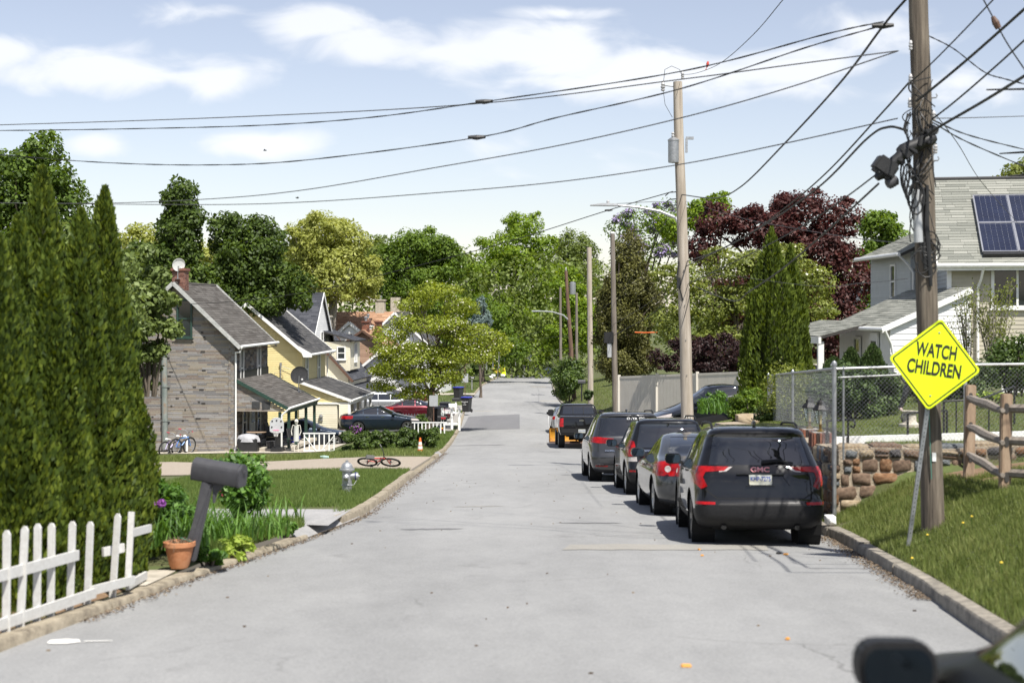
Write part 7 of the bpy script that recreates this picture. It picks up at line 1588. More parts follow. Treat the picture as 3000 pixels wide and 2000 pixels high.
# charcoal minivan
S = suv_spec(wb=3.09, r=.355, tw=.235, top=1.78, roofst=1.66, hood=(1.0, 1.12), mirror=(2.55, 1.12), rails=(-.1, 2.2, .66, 1.77), plate=(.85, 'LMB-3340'), fin=(.1, 1.775), rr=.26, bow=.1,
    rear=[(.24, -.7), (.34, -.95), (.48, -1.02), (.64, -1.03), (.72, -.98), (.95, -.95), (1.1, -.92), (1.3, -.80), (1.5, -.68), (1.62, -.62), (1.67, -.66), (1.72, -.6), (1.76, -.3), (1.78, .5)],
    front=[(.24, 3.7), (.35, 4.0), (.55, 4.1), (.75, 4.06), (.9, 3.95), (1.0, 3.6), (1.08, 3.1), (1.12, 2.85), (1.35, 2.4), (1.55, 1.95), (1.68, 1.55), (1.74, 1.2), (1.77, 1.0), (1.78, .8)],
    half=[(.24, .86), (.34, .94), (.5, .99), (.75, 1.0), (.95, .995), (1.08, .97), (1.2, .92), (1.4, .85), (1.58, .78), (1.68, .72), (1.74, .62), (1.77, .48), (1.78, .3)], marks=[('PACIFICA', -.48, .80, .05, M_chrome, 1.3)], bars=[(-.95, .95, .46, .025, .03, M_chrome)], handm=M_chrome, handles=[(.9, 1.02), (1.9, 1.0)])
S['cuts'] = [('tail_light', M_lens, 'wrap', [(.40, 1.10), (.40, .985), (.72, .98), (1.05, 1.02), (1.05, 1.13), (.80, 1.14)], .006), ('reflector', M_lens, 'wrap', [(.55, .40), (.85, .40), (.85, .44), (.55, .435)], .006), ('rear_window', M_cglass, 'rear', [(-.78, 1.16), (.78, 1.16), (.68, 1.64), (-.68, 1.64)], -.004), ('side_window', M_cglass, 'side', [(-.45, 1.2), (.48, 1.17), (.48, 1.60), (-.2, 1.58)], -.004), ('side_window', M_cglass, 'side', [(.53, 1.17), (1.5, 1.16), (1.5, 1.62), (.53, 1.62)], -.004), ('side_window', M_cglass, 'side', [(1.56, 1.16), (2.65, 1.15), (2.1, 1.5), (1.56, 1.62)], -.004), ('windshield', M_cglass, 'front', [(-.8, 1.16), (.8, 1.16), (.68, 1.64), (-.68, 1.64)], -.004),
    ('panel_gap', M_dark, 'side', seam([(.5, .4), (.5, 1.15)]), 0), ('panel_gap', M_dark, 'side', seam([(1.53, .4), (1.53, 1.15)]), 0), ('panel_gap', M_dark, 'rear', [(-.75, .62), (.75, .62), (.75, .634), (-.75, .634)], 0)]
c4 = car('minivan', 'charcoal minivan with wide red tail lights behind the pickup', 'car', kerbside(37.0, 1.86, .97), (PITCH, 0, R(.3)), S, P_char); c4.scale = (.96,)*3
text('window_lettering', 'CITYAUTO', .085, M_wpaint, c4, (.18, -.70, 1.60), (R(66), 0, 0), 1.1, ext=.002)
# sedans
def sedan_spec(**k):
    S = dict(wb=2.72, r=.325, z0=.2, hood=(.88, 1.0), top=1.465, roofst=1.36, tw=.215, rr=.28, rf=.5, bow=.1, wrapy=-.3, rim=M_rim,
    rear=[(.2, -.72), (.3, -.98), (.45, -1.06), (.65, -1.06), (.85, -1.0), (.96, -.95), (1.02, -.80), (1.05, -.52), (1.2, -.12), (1.34, .30), (1.42, .65), (1.455, .95), (1.465, 1.2)],
    front=[(.2, 3.3), (.32, 3.58), (.5, 3.66), (.68, 3.6), (.8, 3.35), (.88, 2.9), (.97, 2.45), (1.03, 2.22), (1.2, 1.9), (1.36, 1.55), (1.43, 1.4), (1.465, 1.3)],
    half=[(.2, .80), (.3, .86), (.5, .905), (.72, .91), (.9, .89), (1.0, .85), (1.15, .76), (1.3, .69), (1.38, .63), (1.43, .53), (1.465, .3)],
    cuts=[('tail_light', M_lens, 'wrap', [(.50, .86), (.50, .96), (.92, .97), (.95, .80), (.80, .80)], .006), ('rear_window', M_cglass, 'rear', [(-.64, 1.08), (.64, 1.08), (.5, 1.39), (-.5, 1.39)], -.004),
          ('side_window', M_cglass, 'side', [(-.05, 1.12), (.25, 1.06), (.25, 1.33), (.2, 1.28)], -.004), ('side_window', M_cglass, 'side', [(.3, 1.05), (1.05, 1.03), (1.05, 1.40), (.6, 1.39), (.3, 1.31)], -.004), ('side_window', M_cglass, 'side', [(1.11, 1.03), (2.05, 1.02), (1.65, 1.28), (1.38, 1.4), (1.11, 1.41)], -.004), ('windshield', M_cglass, 'front', [(-.7, 1.05), (.7, 1.05), (.56, 1.40), (-.56, 1.40)], -.004),
          ('headlight', M_lensw, 'fwrap', [(.52, .66), (.50, .74), (.95, .82), (.95, .68)], .005), ('grille', M_dark, 'front', [(-.42, .42), (.42, .42), (.46, .66), (-.46, .66)], .003),
          ('panel_gap', M_dark, 'side', seam([(.28, .45), (.30, .8), (.27, 1.04)]), 0), ('panel_gap', M_dark, 'side', seam([(1.08, .32), (1.08, 1.02)]), 0), ('panel_gap', M_dark, 'side', seam([(2.12, .34), (2.2, .7), (2.1, 1.0)]), 0)],
    mirror=(1.95, 1.06), handles=[(.5, .90), (1.35, .89)]); S.update(k); return S
LG = 'cars on the parking pad by the houses'
def parked(label, name, u, v, D, rz, pm, S, pitch=0, roll=0): return car(name, label, 'car', P(u, v, D), (pitch, roll, rz), S, pm, group=LG)
parked('navy sedan parked broadside behind the low hedge', 'sedan', 822, 992, 84, R(-83), P_navy, sedan_spec(handm=M_chrome))
parked('maroon sedan behind the navy one', 'sedan', 912, 968, 95, R(-82), P_maroon, sedan_spec())
parked('silver grey SUV behind the maroon sedan', 'suv', 855, 955, 101, R(-84), P_silver, suv_spec(mirror=(1.95, 1.12), rails=(-.15, 1.5, .6, 1.66)))
parked('dark car half hidden at the back of the stone-clad porch', 'sedan', 640, 1028, 74.5, R(-80), P_navy, sedan_spec())
# dark sedan nosing down the side driveway
sd = car('sedan', 'midnight blue sedan on the sloping side driveway below the tan fence', 'car', P(1716, 962, 55), (R(-10), 0, R(97)), sedan_spec(handm=M_chrome), P_dblue, group='cars on the right driveway')
# silver car beyond the pickup and the far one at the bend
S = sedan_spec(plate=(.7, 'KTR-1187')); zc = 84.0
car('sedan', 'silver sedan parked beyond the black pickup', 'car', kerbside(zc, px(1266, zc), .91), (-.035, 0, R(1)), S, P_silver)
car('sedan', 'blue grey sedan far away at the bend', 'car', Vector((px(1256, 236), 236, zz(861.5, 236))), (.0, 0, R(140)), sedan_spec(), paint('paint_bluegrey', (.10, .13, .17), .4), group='far cars')
# the car beside the camera
nc = car('sedan', 'dark sedan at the near right corner, only its mirror and window in view', 'car', Vector((2.15, 2.75, roadz(2.30, 2.75)-.06)), (PITCH, 0, -R(3.0)), sedan_spec(mirm=M_trim, mirror=(2.0, .95)), mat('paint_black_dull', [(.004, .004, .0045), (.006, .006, .0065)], .5, spec=.3, coat=.15, coatr=.2), group='car at the right corner'); nc.scale = (1, 1, 1.04)

# ---- pickup with a snow plough
pt_ = thing('pickup_truck', 'black pickup truck with a tailgate and raised suspension', 'truck', kerbside(67.5, 2.06, 1.0), group='cars parked along the right kerb', rot=(-.05, 0, R(.5)))
bm = shell([(.62, -1.22), (.75, -1.30), (.9, -1.30), (1.42, -1.26), (1.45, -1.2)], [(.62, 4.3), (.8, 4.5), (1.1, 4.5), (1.3, 4.35), (1.42, 3.5), (1.45, 3.2)], [(.62, .93), (.75, .98), (1.0, 1.0), (1.2, .99), (1.4, .97), (1.45, .93)], [.62, .68, .75, .85, .95, 1.05, 1.15, 1.25, 1.33, 1.38, 1.42, 1.435, 1.45], .06, .3, .02, taper=.02); bm.normal_update()
for y in (0, 3.6):
    for sx in (-1, 1):
        fs = cut(bm, [(y + .5*math.cos(a), .45 + .5*math.sin(a)) for a in [2*math.pi*k/20 for k in range(20)]], 'x', None, lambda f, c, sx=sx: c.x*sx > .5); bmesh.ops.delete(bm, geom=fs, context='FACES')
for k, sx in ((1, -1), (2, 1)): cut(bm, [(sx*x, z) for x, z in ((.80, .98), (.80, 1.36), (1.1, 1.36), (1.1, .98))], 'y', k, lambda f, c: c.y < -1.05)
cut(bm, [(-.79, .96), (.79, .96), (.79, .975), (-.79, .975)], 'y', 3, REAR)
for k, sx in ((3, -1), (3, 1)): cut(bm, [(sx*.785, .97), (sx*.795, .97), (sx*.795, 1.45), (sx*.785, 1.45)], 'y', 3, REAR)
extract(bm, 0, 'body', P_black, pt_); extract(bm, 1, 'tail_light', M_lens, pt_, .006); extract(bm, 2, 'tail_light', M_lens, pt_, .006); extract(bm, 3, 'panel_gap', M_dark, pt_, 0); bm.free()
bm = shell([(1.43, 1.45), (1.5, 1.47), (1.8, 1.56), (1.93, 1.66), (1.97, 2.1)], [(1.43, 3.75), (1.55, 3.6), (1.8, 3.15), (1.93, 2.9), (1.97, 2.6)], [(1.43, .93), (1.55, .89), (1.8, .81), (1.9, .75), (1.955, .6), (1.97, .4)], [1.43, 1.48, 1.54, 1.6, 1.66, 1.72, 1.78, 1.84, 1.89, 1.92, 1.945, 1.96, 1.97], .1, .2, .02, taper=.02); bm.normal_update()
cut(bm, [(-.72, 1.50), (.72, 1.50), (.66, 1.86), (-.66, 1.86)], 'y', 1, REAR)
for k, sx in ((2, -1), (3, 1)): cut(bm, [(1.7, 1.5), (3.45, 1.5), (3.0, 1.87), (1.75, 1.87)], 'x', k, lambda f, c, sx=sx: c.x*sx > .2 and abs(f.normal.x) > .3)
cut(bm, [(-.78, 1.5), (.78, 1.5), (.66, 1.88), (-.66, 1.88)], 'y', 4, lambda f, c: f.normal.y > .15)
extract(bm, 0, 'cab', P_black, pt_); wn = extract(bm, 1, 'rear_window', M_cglass, pt_, -.004)
for k in (2, 3): extract(bm, k, 'side_window', M_cglass, pt_, -.004)
extract(bm, 4, 'windshield', M_cglass, pt_, -.004); bm.free()
for x in (-.24, .24): MB().box((x, 1.50, 1.68), (.025, .02, .36), Matrix.Rotation(R(-16), 3, 'X')).obj('window_bar', M_trim, wn)
MB().box((0, -1.40, .80), (1.86, .2, .22)).obj('rear_bumper', M_trim, pt_, bevel=.03); pl = MB().prism(rrect(.31, .16, .015), .01, Matrix.Translation((0, -1.52, .80))).obj('licence_plate', M_plate, pt_); text('plate_number', 'ZKH-7075', .085, M_plateink, pl, (0, -1.527, .80), (R(90), 0, 0), .78, ext=.001)
MB().box((0, -1.29, 1.26), (.22, .03, .08)).obj('tailgate_handle', M_chrome, pt_, bevel=.015); MB().box((0, 1.5, .66), (1.3, 5.4, .25)).obj('underbody', M_dark, pt_); MB().tube([(-.5, 0, .45), (.5, 0, .45)], .09, 8).obj('axle', M_dark, pt_); MB().lathe([(.06, -.16), (.19, -.08), (.19, .08), (.06, .16)], 12, (.05, 0, .45)).obj('differential', M_dark, pt_, smooth=True); MB().box((0, -1.35, .52), (.09, .3, .08)).obj('tow_hitch', M_steel, pt_)
for y in (0, 3.6):
    for sx in (-1, 1): wheel(pt_, sx*.84, y, .43, .29, M_rim, sx)
for sx in (-1, 1): MB().prism(rrect(.26, .3, .05), .12, Matrix.Translation((sx*1.2, 3.3, 1.52))).obj('side_mirror', M_trim, pt_, bevel=.02)
M_plow = mat('plough_yellow', [(.20, .075, .015), (.50, .22, .02), (.62, .33, .03)], .5, scale=5, detail=8, pos=[.25, .42, .7])
pw_ = thing('snow_plough', 'yellow snow plough blade mounted before the black pickup', 'plough', kerbside(72.9, 1.95, 1.2), rz=R(2))
mb = MB(); prof = [(-.06, .05), (-.12, .2), (-.13, .4), (-.08, .6), (.02, .74)]; nb = len(prof)
for x in (-1.35, 1.35): mb.v += [(x, -y, z) for y, z in prof] + [(x, -y+.02, z) for y, z in prof]
for j in range(nb-1): mb.f += [(j, j+1, 2*nb+j+1, 2*nb+j), (nb+j, nb+j+1, 3*nb+j+1, 3*nb+j)]
mb.obj('blade', M_plow, pw_, smooth=True)
for x in (-1.3, -.65, 0, .65, 1.3): MB().beam((x, .04, .05), (x, .06, .70), .03, .1).obj('rib', M_plow, pw_)
MB().box((0, -.02, .04), (2.7, .03, .12)).obj('cutting_edge', M_brown, pw_); MB().beam((-1.33, .1, .72), (-1.38, .1, 1.35), .025, .025).obj('marker_rod', M_wpaint, pw_); MB().beam((0, -.1, .35), (0, -.9, .45), .5, .1).obj('push_frame', M_steel, pw_)
# ------------------------------------------------------------------ small things
M_rust_or = mat('cone_orange', [(.62, .11, .015), (.75, .16, .025)], .55, scale=12); M_terra = mat('terracotta', [(.30, .12, .05), (.43, .18, .08), (.50, .25, .13)], .85, scale=8); M_silv = mat('hydrant_silver', [(.36, .37, .38), (.50, .51, .52)], .42, metal=.75, scale=10, rvar=.1)
# mailbox on its leaning post
mbx = thing('mailbox', 'dark grey plastic mailbox on a leaning post by the kerb', 'mailbox', P(437, 1265, 16.0)); M_mail = mat('mailbox_plastic', [(.048, .048, .055), (.066, .066, .073)], .5, scale=10, bump=.15, bscale=120)
top = P(478, 1108, 16.0) - P(437, 1265, 16.0); MB().beam((0, 0, -.1), top + Vector((0, 0, .02)), .115, .115, up=(0, 1, 0)).obj('post', M_mail, mbx, bevel=.015)
MB().beam(Vector((0, -.062, .12)), top + Vector((0, -.062, -.06)), .05, .012, up=(0, 1, 0)).obj('post_panel', M_dgry, mbx)
bx = sub('box', mbx, top + Vector((.09, 0, .0)), (R(0), R(7), -R(16)))
prof = [(-.085, 0), (.085, 0), (.098, .03), (.098, .14)] + arc(.0, .14, .098, 0, 180, 10)[1:-1] + [(-.098, .14), (-.098, .03)]
mb = MB(); n = len(prof); L_ = .54
mb.add([(x, y, z) for x in (-L_/2, L_/2) for y, z in prof], [tuple(range(n)), tuple(range(n, 2*n))] + [(k, k+n, (k+1) % n+n, (k+1) % n) for k in range(n)]); mb.obj('shell', M_mail, bx, bevel=.006)
mb = MB(); mb.add([(x, y*1.05, z*1.03-.003) for x in (L_/2+.002, L_/2+.03) for y, z in prof], [tuple(range(n)), tuple(range(n, 2*n))] + [(k, k+n, (k+1) % n+n, (k+1) % n) for k in range(n)]); mb.obj('door', M_mail, bx, bevel=.006); MB().box((L_/2+.04, 0, .16), (.02, .05, .02)).obj('handle', M_dgry, bx)
MB().prism([(0, 0), (.16, 0), (.05, -.10), (.02, -.22), (0, -.22)], .05, Matrix.Translation(top + Vector((.05, 0, .0)))).obj('bracket', M_mail, mbx, bevel=.008)
MB().tube([(-.03 + .08*math.cos(a), .08*math.sin(a)-.0, .13 + .02*math.sin(2*a)) for a in [k*.5 for k in range(14)]], .005, 5).obj('garden_twine', mat('green_twine', [(.05, .17, .12), (.08, .24, .17)], .8), mbx)
pot = thing('flower_pot', 'terracotta flower pot at the foot of the mailbox', 'flower pot', P(412, 1303, 15.9)); MB().lathe([(.09, 0), (.105, .03), (.135, .16), (.15, .225), (.168, .23), (.17, .275), (.155, .28), (.145, .24)], 26).obj('pot', M_terra, pot, smooth=True); MB().lathe([(.148, .25), (.05, .265), (.001, .27)], 16).obj('soil', M_dirt, pot)
mb = MB(); rr = random.Random(4)
for k in range(30): a = rr.uniform(0, 6.28); q = rr.uniform(.05, .15); mb.tube([(q*.6*math.cos(a), q*.6*math.sin(a), .26), (q*math.cos(a), q*math.sin(a), .31), (q*1.35*math.cos(a), q*1.35*math.sin(a), .27 + rr.uniform(-.08, .04))], .003, 4)
mb.obj('dry_stems', M_litter, pot)
# hydrant
hy = thing('fire_hydrant', 'silver fire hydrant standing on the lawn', 'hydrant', P(797, 1142, 30.2)); q = 1.0
hb = MB().lathe([(.165, -.05), (.165, .035), (.105, .045), (.105, .075), (.098, .08), (.098, .24), (.112, .245), (.112, .262), (.098, .268), (.098, .52), (.112, .53), (.15, .545), (.15, .575), (.115, .585)], 26).obj('barrel', M_silv, hy, smooth=True)
bo = MB().lathe([(.115, .585), (.112, .62), (.095, .665), (.06, .70), (.03, .712), (.028, .745), (.001, .75)], 22).obj('bonnet', M_silv, hy, smooth=True)
for k in range(10): a = 2*math.pi*k/10; MB().tube([(.114*math.cos(a), .114*math.sin(a), .60), (.098*math.cos(a), .098*math.sin(a), .66), (.04*math.cos(a), .04*math.sin(a), .705)], .006, 5).obj('rib', M_silv, bo)
Mx = Matrix.Rotation(R(90), 3, 'Y'); nz_ = MB().lathe([(.07, .05), (.07, .16), (.082, .165), (.082, .19), (.075, .195), (.07, .225), (.02, .23), (.02, .255), (.001, .255)], 18, (0, 0, .43), Mx @ Matrix.Identity(3)).obj('pumper_nozzle', M_silv, hy, smooth=True); MB().lathe([(.086, .166), (.086, .186)], 18, (0, 0, .43), Mx).obj('nozzle_band', mat('blue_band', [(.015, .02, .10), (.02, .03, .14)], .5), nz_)
My = Matrix.Rotation(R(90), 3, 'X'); MB().lathe([(.055, .06), (.055, .15), (.064, .155), (.064, .185), (.04, .2), (.018, .22), (.001, .22)], 16, (.0, 0, .42), My).obj('hose_nozzle', M_silv, hy, smooth=True)
for k in range(8): a = 2*math.pi*k/8; MB().lathe([(.014, .035), (.014, .055)], 6, (.138*math.cos(a), .138*math.sin(a), 0)).obj('flange_bolt', M_silv, hy)
MB().tube([(.02, -.14, .36), (.08, -.13, .25), (.15, -.08, .27), (.2, -.03, .36)], .006, 5).obj('chain', M_galv, hy)
# cone
cn = thing('traffic_cone', 'orange traffic cone with dirty white bands at the lawn edge', 'cone', P(965, 1046, 60)); MB().box((0, 0, .015), (.34, .34, .03)).obj('base', M_rust_or, cn, bevel=.01); MB().lathe([(.135, .03), (.10, .27)], 22).lathe([(.083, .39), (.077, .43)], 22).lathe([(.058, .56), (.033, .72), (.001, .725)], 22).obj('cone_body', M_rust_or, cn, smooth=True)
M_wband = mat('dirty_white_band', [(.38, .33, .26), (.74, .73, .70)], .6, scale=16, pos=[.35, .5]); MB().lathe([(.101, .27), (.0835, .39)], 22, cap=False).obj('band', M_wband, cn, smooth=True); MB().lathe([(.0775, .43), (.0585, .56)], 22, cap=False).obj('band', M_wband, cn, smooth=True)
# trash bins
def bin_(label, u, v, D, bodym, lidm, rz=0, s=1.0, letters=None):
    t = thing('trash_bin', label, 'trash bin', P(u, v, D), rz, 'wheeled bins at the kerb'); h = 1.02*s
    MB().add([(x*a, y*a, z) for (z, a) in ((.06, .82), (h*.9, 1.0)) for x, y in ((-.29, -.34), (.29, -.34), (.29, .34), (-.29, .34))], [(0, 1, 2, 3), (4, 5, 6, 7), (0, 1, 5, 4), (1, 2, 6, 5), (2, 3, 7, 6), (3, 0, 4, 7)]).obj('body', bodym, t, bevel=.02)
    MB().box((0, 0, h*.9), (.64, .74, .07)).obj('rim', bodym, t, bevel=.015); MB().box((0, -.02, h*.97), (.66, .78, .07), taper=.9).obj('lid', lidm, t, bevel=.02); MB().tube([(-.25, .4, h*.93), (.25, .4, h*.93)], .02, 8).obj('handle', bodym, t)
    for sx in (-1, 1): MB().lathe([(.13, -.03), (.13, .03)], 16, (sx*.27, .28, .13), Matrix.Rotation(R(90), 3, 'Y')).obj('wheel', M_tyre, t, smooth=True)
    if letters:
        for i, s_ in enumerate(letters): text('lettering', s_, .1, M_wpaint, t, (-.03, -.345, .78-.1*i), (R(85), 0, 0), ext=.002)
    return t
M_binb = mat('bin_charcoal', [(.018, .019, .021), (.032, .033, .035)], .5); M_lidb = mat('lid_blue', [(.03, .04, .30), (.05, .06, .42)], .4)
bin_('charcoal wheeled bin with a blue lid at the kerb edge, the nearer one', 1072, 947, 108, M_binb, M_lidb, R(-20), 1.12, ['TOWNSHIP', 'OF', 'CALN']); bin_('charcoal bin with a tilted blue lid behind the nearer blue lidded one', 1053, 922, 118, M_binb, M_lidb, R(-30), 1.15)
bin_('dark navy bin behind the white mailbox', 1022, 958, 100, mat('bin_navy', [(.012, .014, .03), (.02, .024, .045)], .5), M_binb, R(-10), 1.0); bin_('black bin behind the numbered mailbox', 998, 975, 90, M_binb, M_blk, R(-15), 1.0); bin_('small dark bin between the mailboxes', 1010, 965, 95, M_binb, M_blk, R(-12), .9)
# mailboxes down the left kerb
def mail(label, u, v, D, bm_, pm_, h=1.05, num=None, ncol=None, rz=0, band=False):
    t = thing('mailbox', label, 'mailbox', P(u, v, D), rz, 'mailboxes down the street'); MB().beam((0, 0, -.1), (0, 0, h), .1, .1).obj('post', pm_, t); pr = [(-.1, 0), (.1, 0), (.1, .14)] + arc(0, .14, .1, 0, 180, 8)[1:-1] + [(-.1, .14)]; k = len(pr)
    b = MB().add([(x, y, z+h) for x in (-.26, .26) for y, z in pr], [tuple(range(k)), tuple(range(k, 2*k))] + [(i, i+k, (i+1) % k+k, (i+1) % k) for i in range(k)]).obj('box', bm_, t)
    if num: text('house_number', num, .17, ncol, b, (.06, -.108, h+.1), (R(90), 0, 0), ext=.002, bold=.004)
    MB().box((.265, 0, h+.12), (.02, .18, .2)).obj('door', bm_, b, bevel=.005)
    if band:
        MB().box((0, 0, .42), (.105, .105, .06)).obj('band', M_yelo, t); MB().box((0, 0, .36), (.105, .105, .06)).obj('band', M_lens, t)
M_rnum = mat('red_number', [(.55, .02, .03), (.65, .03, .04)], .5)
mail('black mailbox with red numbers on a banded black post', 1016, 1000, 83, M_blk, M_blk, .86, '949', M_rnum, 0, True); mail('white mailbox on a brown post', 1040, 968, 99, M_wpaint, M_brown, .95); mail('black mailbox on a white post by the blue lidded bin', 1047, 952, 106, M_blk, M_wpaint, .95); mail('dark mailbox with white numbers by the tall sign post', 1084, 893, 148, M_blk, M_galv, 1.0, '945', M_wpaint); mail('brown mailbox at the far end of the left kerb', 1143, 868, 190, M_brown, M_galv, 1.3); mail('black mailbox near the far blue grey car', 1204, 862, 225, M_blk, M_galv, 1.3); mail('black mailbox on the right bank by the pale pole', 1336, 918, 108, M_dgry, M_blk, 1.2)
# white post and low white fences
wp = thing('white_fence', 'short white fence with square posts behind the numbered mailbox', 'fence', P(1030, 985, 86)); 
for x in (-.35, .2, .62): MB().box((x, 0, .55), (.14, .14, 1.3)).obj('post', M_wpaint, wp, bevel=.01)
for z in (.3, .95): MB().box((.14, 0, z), (1.0, .05, .14)).obj('rail', M_wpaint, wp)
wl = thing('white_fence', 'low white rail fence right of the square hedge', 'fence', P(952, 990, 72))
for i in range(9): MB().box((.18*i, 0, .15), (.05, .03, .5)).obj('picket', M_wpaint, wl)
MB().box((.72, 0, .42), (1.7, .06, .05)).obj('rail', M_wpaint, wl)
w3 = thing('white_fence', 'white picket fence section beside the maroon sedan', 'fence', P(900, 985, 90))
for i in range(13): MB().prism([(-.05, 0), (.05, 0), (.05, .75), (0, .85), (-.05, .75)], .02, Matrix.Translation((.17*i, 0, .1))).obj('picket', M_wpaint, w3)
for z in (.3, .7): MB().box((1.0, .02, z), (2.2, .03, .08)).obj('rail', M_wpaint, w3)
# far odds and ends
fg = thing('wire_fence', 'tall grey wire fence at the far left lawn', 'fence', P(1118, 848, 180))
for i in range(6): MB().box((.7*i, .0+3*i, .9), (.08, .08, 2.0)).obj('post', M_galv, fg)
MB().beam((0, 0, 1.8), (3.5, 15, 1.8), .05, .06).obj('rail', M_galv, fg)
sgn = thing('safety_figure', 'small yellow green warning figure with a red disc at the far kerb', 'road sign', P(1157, 862, 212)); MB().prism([(-.3, 0), (.3, 0), (.25, .9), (.18, 1.4), (-.18, 1.4), (-.25, .9)], .06).obj('panel', M_fluo, sgn); MB().lathe([(.2, -.01), (.2, .01)], 14, (0, -.05, .75), Matrix.Rotation(R(90), 3, 'X')).obj('disc', M_lens, sgn)
for i, (u, v) in enumerate([(1128, 866), (1133, 862), (1155, 862)]):
    o = link('white_rock', STONES[i+1][0].copy(), None, None); o.data.materials[0] = M_petal_w; o.location = P(u, v, 200); o.scale = (.6, 3, .36); tag(o, ['white painted rock at the far kerb, the lower one', 'white painted rock leaning at the far kerb', 'white painted rock below the small warning figure'][i], 'rock', 'white rocks by the far kerb')
shrub('daffodil_bed', 'yellow flowers at the far left kerb', P(1146, 862, 205), 1.1, .8, .9, 700, .25, L_hosta, seed=290, blossom=(260, .22, M_petal_y), group='far flowers', cat='flowers')
# bicycles
def bike(label, loc, rot, s, fm, rimm, group='bicycles', tyre=None):
    t = thing('bicycle', label, 'bicycle', loc, group=group, rot=rot); r = .25*s; wb = .62*s
    for k, x in enumerate((0, wb)):
        w = sub('wheel', t, (x, 0, r)); MB().tube([(r*math.cos(a), 0, r*math.sin(a)) for a in [2*math.pi*i/24 for i in range(25)]], .026*s, 7, False).obj('tyre', tyre or M_tyre, w, smooth=True)
        mb = MB()
        for i in range(10): a = math.pi*2*i/10; mb.tube([(0, .01, 0), (r*.9*math.cos(a), 0, r*.9*math.sin(a))], .003*s, 4)
        mb.tube([(0, -.05*s, 0), (0, .05*s, 0)], .02*s, 8); mb.tube([(r*.88*math.cos(a), 0, r*.88*math.sin(a)) for a in [2*math.pi*i/20 for i in range(21)]], .009*s, 5, False); mb.obj('spokes', rimm, w)
    bb = Vector((.24*s, 0, .24*s)); hd = Vector((.55*s, 0, .52*s)); st = Vector((.17*s, 0, .50*s)); ra = Vector((0, 0, r)); fa = Vector((wb, 0, r)); mb = MB()
    for a, b, q in ((bb, hd, .018), (st, hd, .017), (bb, st, .017), (bb, ra + Vector((0, .04*s, 0)), .012), (st, ra + Vector((0, -.04*s, 0)), .012), (hd, fa + Vector((0, .05*s, 0)), .014), (hd, fa + Vector((0, -.05*s, 0)), .014)): mb.tube([a, b], q*s, 7)
    mb.obj('frame', fm, t, smooth=True); MB().tube([hd, hd + Vector((-.03*s, 0, .12*s)), hd + Vector((-.04*s, .1*s, .2*s)), hd + Vector((-.12*s, .26*s, .22*s))], .012*s, 7).tube([hd + Vector((-.03*s, 0, .12*s)), hd + Vector((-.04*s, -.1*s, .2*s)), hd + Vector((-.12*s, -.26*s, .22*s))], .012*s, 7).obj('handlebar', rimm, t, smooth=True)
    for sy in (-1, 1): MB().tube([hd + Vector((-.10*s, sy*.22*s, .215*s)), hd + Vector((-.15*s, sy*.30*s, .222*s))], .018*s, 7).obj('grip', M_petal_r if tyre is None else M_blk, t)
    MB().prism([(-.14, 0), (.1, -.01), (.12, .02), (-.1, .06)], .11*s, Matrix.Translation(st + Vector((-.02*s, 0, .07*s)))).obj('saddle', M_wpaint if tyre is None else M_blk, t, bevel=.01); MB().tube([st, st + Vector((-.01, 0, .08*s))], .012*s, 6).obj('seat_post', rimm, t)
    MB().tube([bb + Vector((0, -.08*s, 0)), bb + Vector((0, .08*s, 0))], .01*s, 6).tube([bb + Vector((0, .08*s, 0)), bb + Vector((.09*s, .09*s, -.06*s))], .009*s, 6).tube([bb + Vector((0, -.08*s, 0)), bb + Vector((-.09*s, -.09*s, .06*s))], .009*s, 6).obj('crank', M_steel, t); MB().box(bb + Vector((.1*s, .12*s, -.06*s)), (.07*s, .07*s, .02*s)).obj('pedal', M_blk, t); MB().box(bb + Vector((-.1*s, -.12*s, .06*s)), (.07*s, .07*s, .02*s)).obj('pedal', M_blk, t)
    return t
M_lilac = mat('bike_lilac', [(.45, .38, .62), (.55, .48, .72)], .35); M_bblue = mat('bike_blue', [(.04, .16, .45), (.06, .22, .55)], .35); M_bred = mat('bike_red', [(.50, .05, .045), (.62, .08, .07)], .35)
bz = 66.3
bike('lilac child bicycle leaning on the stone-clad wall', (px(376, bz), bz, zz(1049, bz)), (R(6), 0, R(62)), 1.35, M_lilac, M_galv, 'child bicycles by the wall'); bike('blue child bicycle with white saddle beside the lilac one', (px(398, bz), bz+.2, zz(1046, bz)), (R(6), 0, R(58)), 1.45, M_bblue, M_galv, 'child bicycles by the wall')
fb = bike('red child bicycle lying on the edge of the gravel drive', (px(850, 41.8), 41.6, gl(px(850, 41.8), 41.6)+.12), (R(62), 0, R(-8)), 1.05, M_bred, M_steel, 'fallen bicycle', M_tyre)
o = MB().lathe([(.05, 0), (.09, .05), (.07, .11), (.02, .13)], 10).obj('litter_bag', mat('pale_blue_bag', [(.45, .58, .66), (.62, .72, .78)], .6), None, smooth=True); o.location = P(903, 1088, 41.3); tag(o, 'pale blue scrap beside the fallen bicycle', 'litter')
o = link('stepping_slab', MB().box((0, 0, 0), (.7, .4, .05)).obj('stepping_slab', M_conc, None, bevel=.01).data, None); bpy.data.objects.remove([x for x in bpy.data.objects if x.name.startswith('stepping_slab') and x != o][0]); o.location = P(893, 1100, 38.6); tag(o, 'flat tan slab in the lawn behind the hydrant', 'slab')
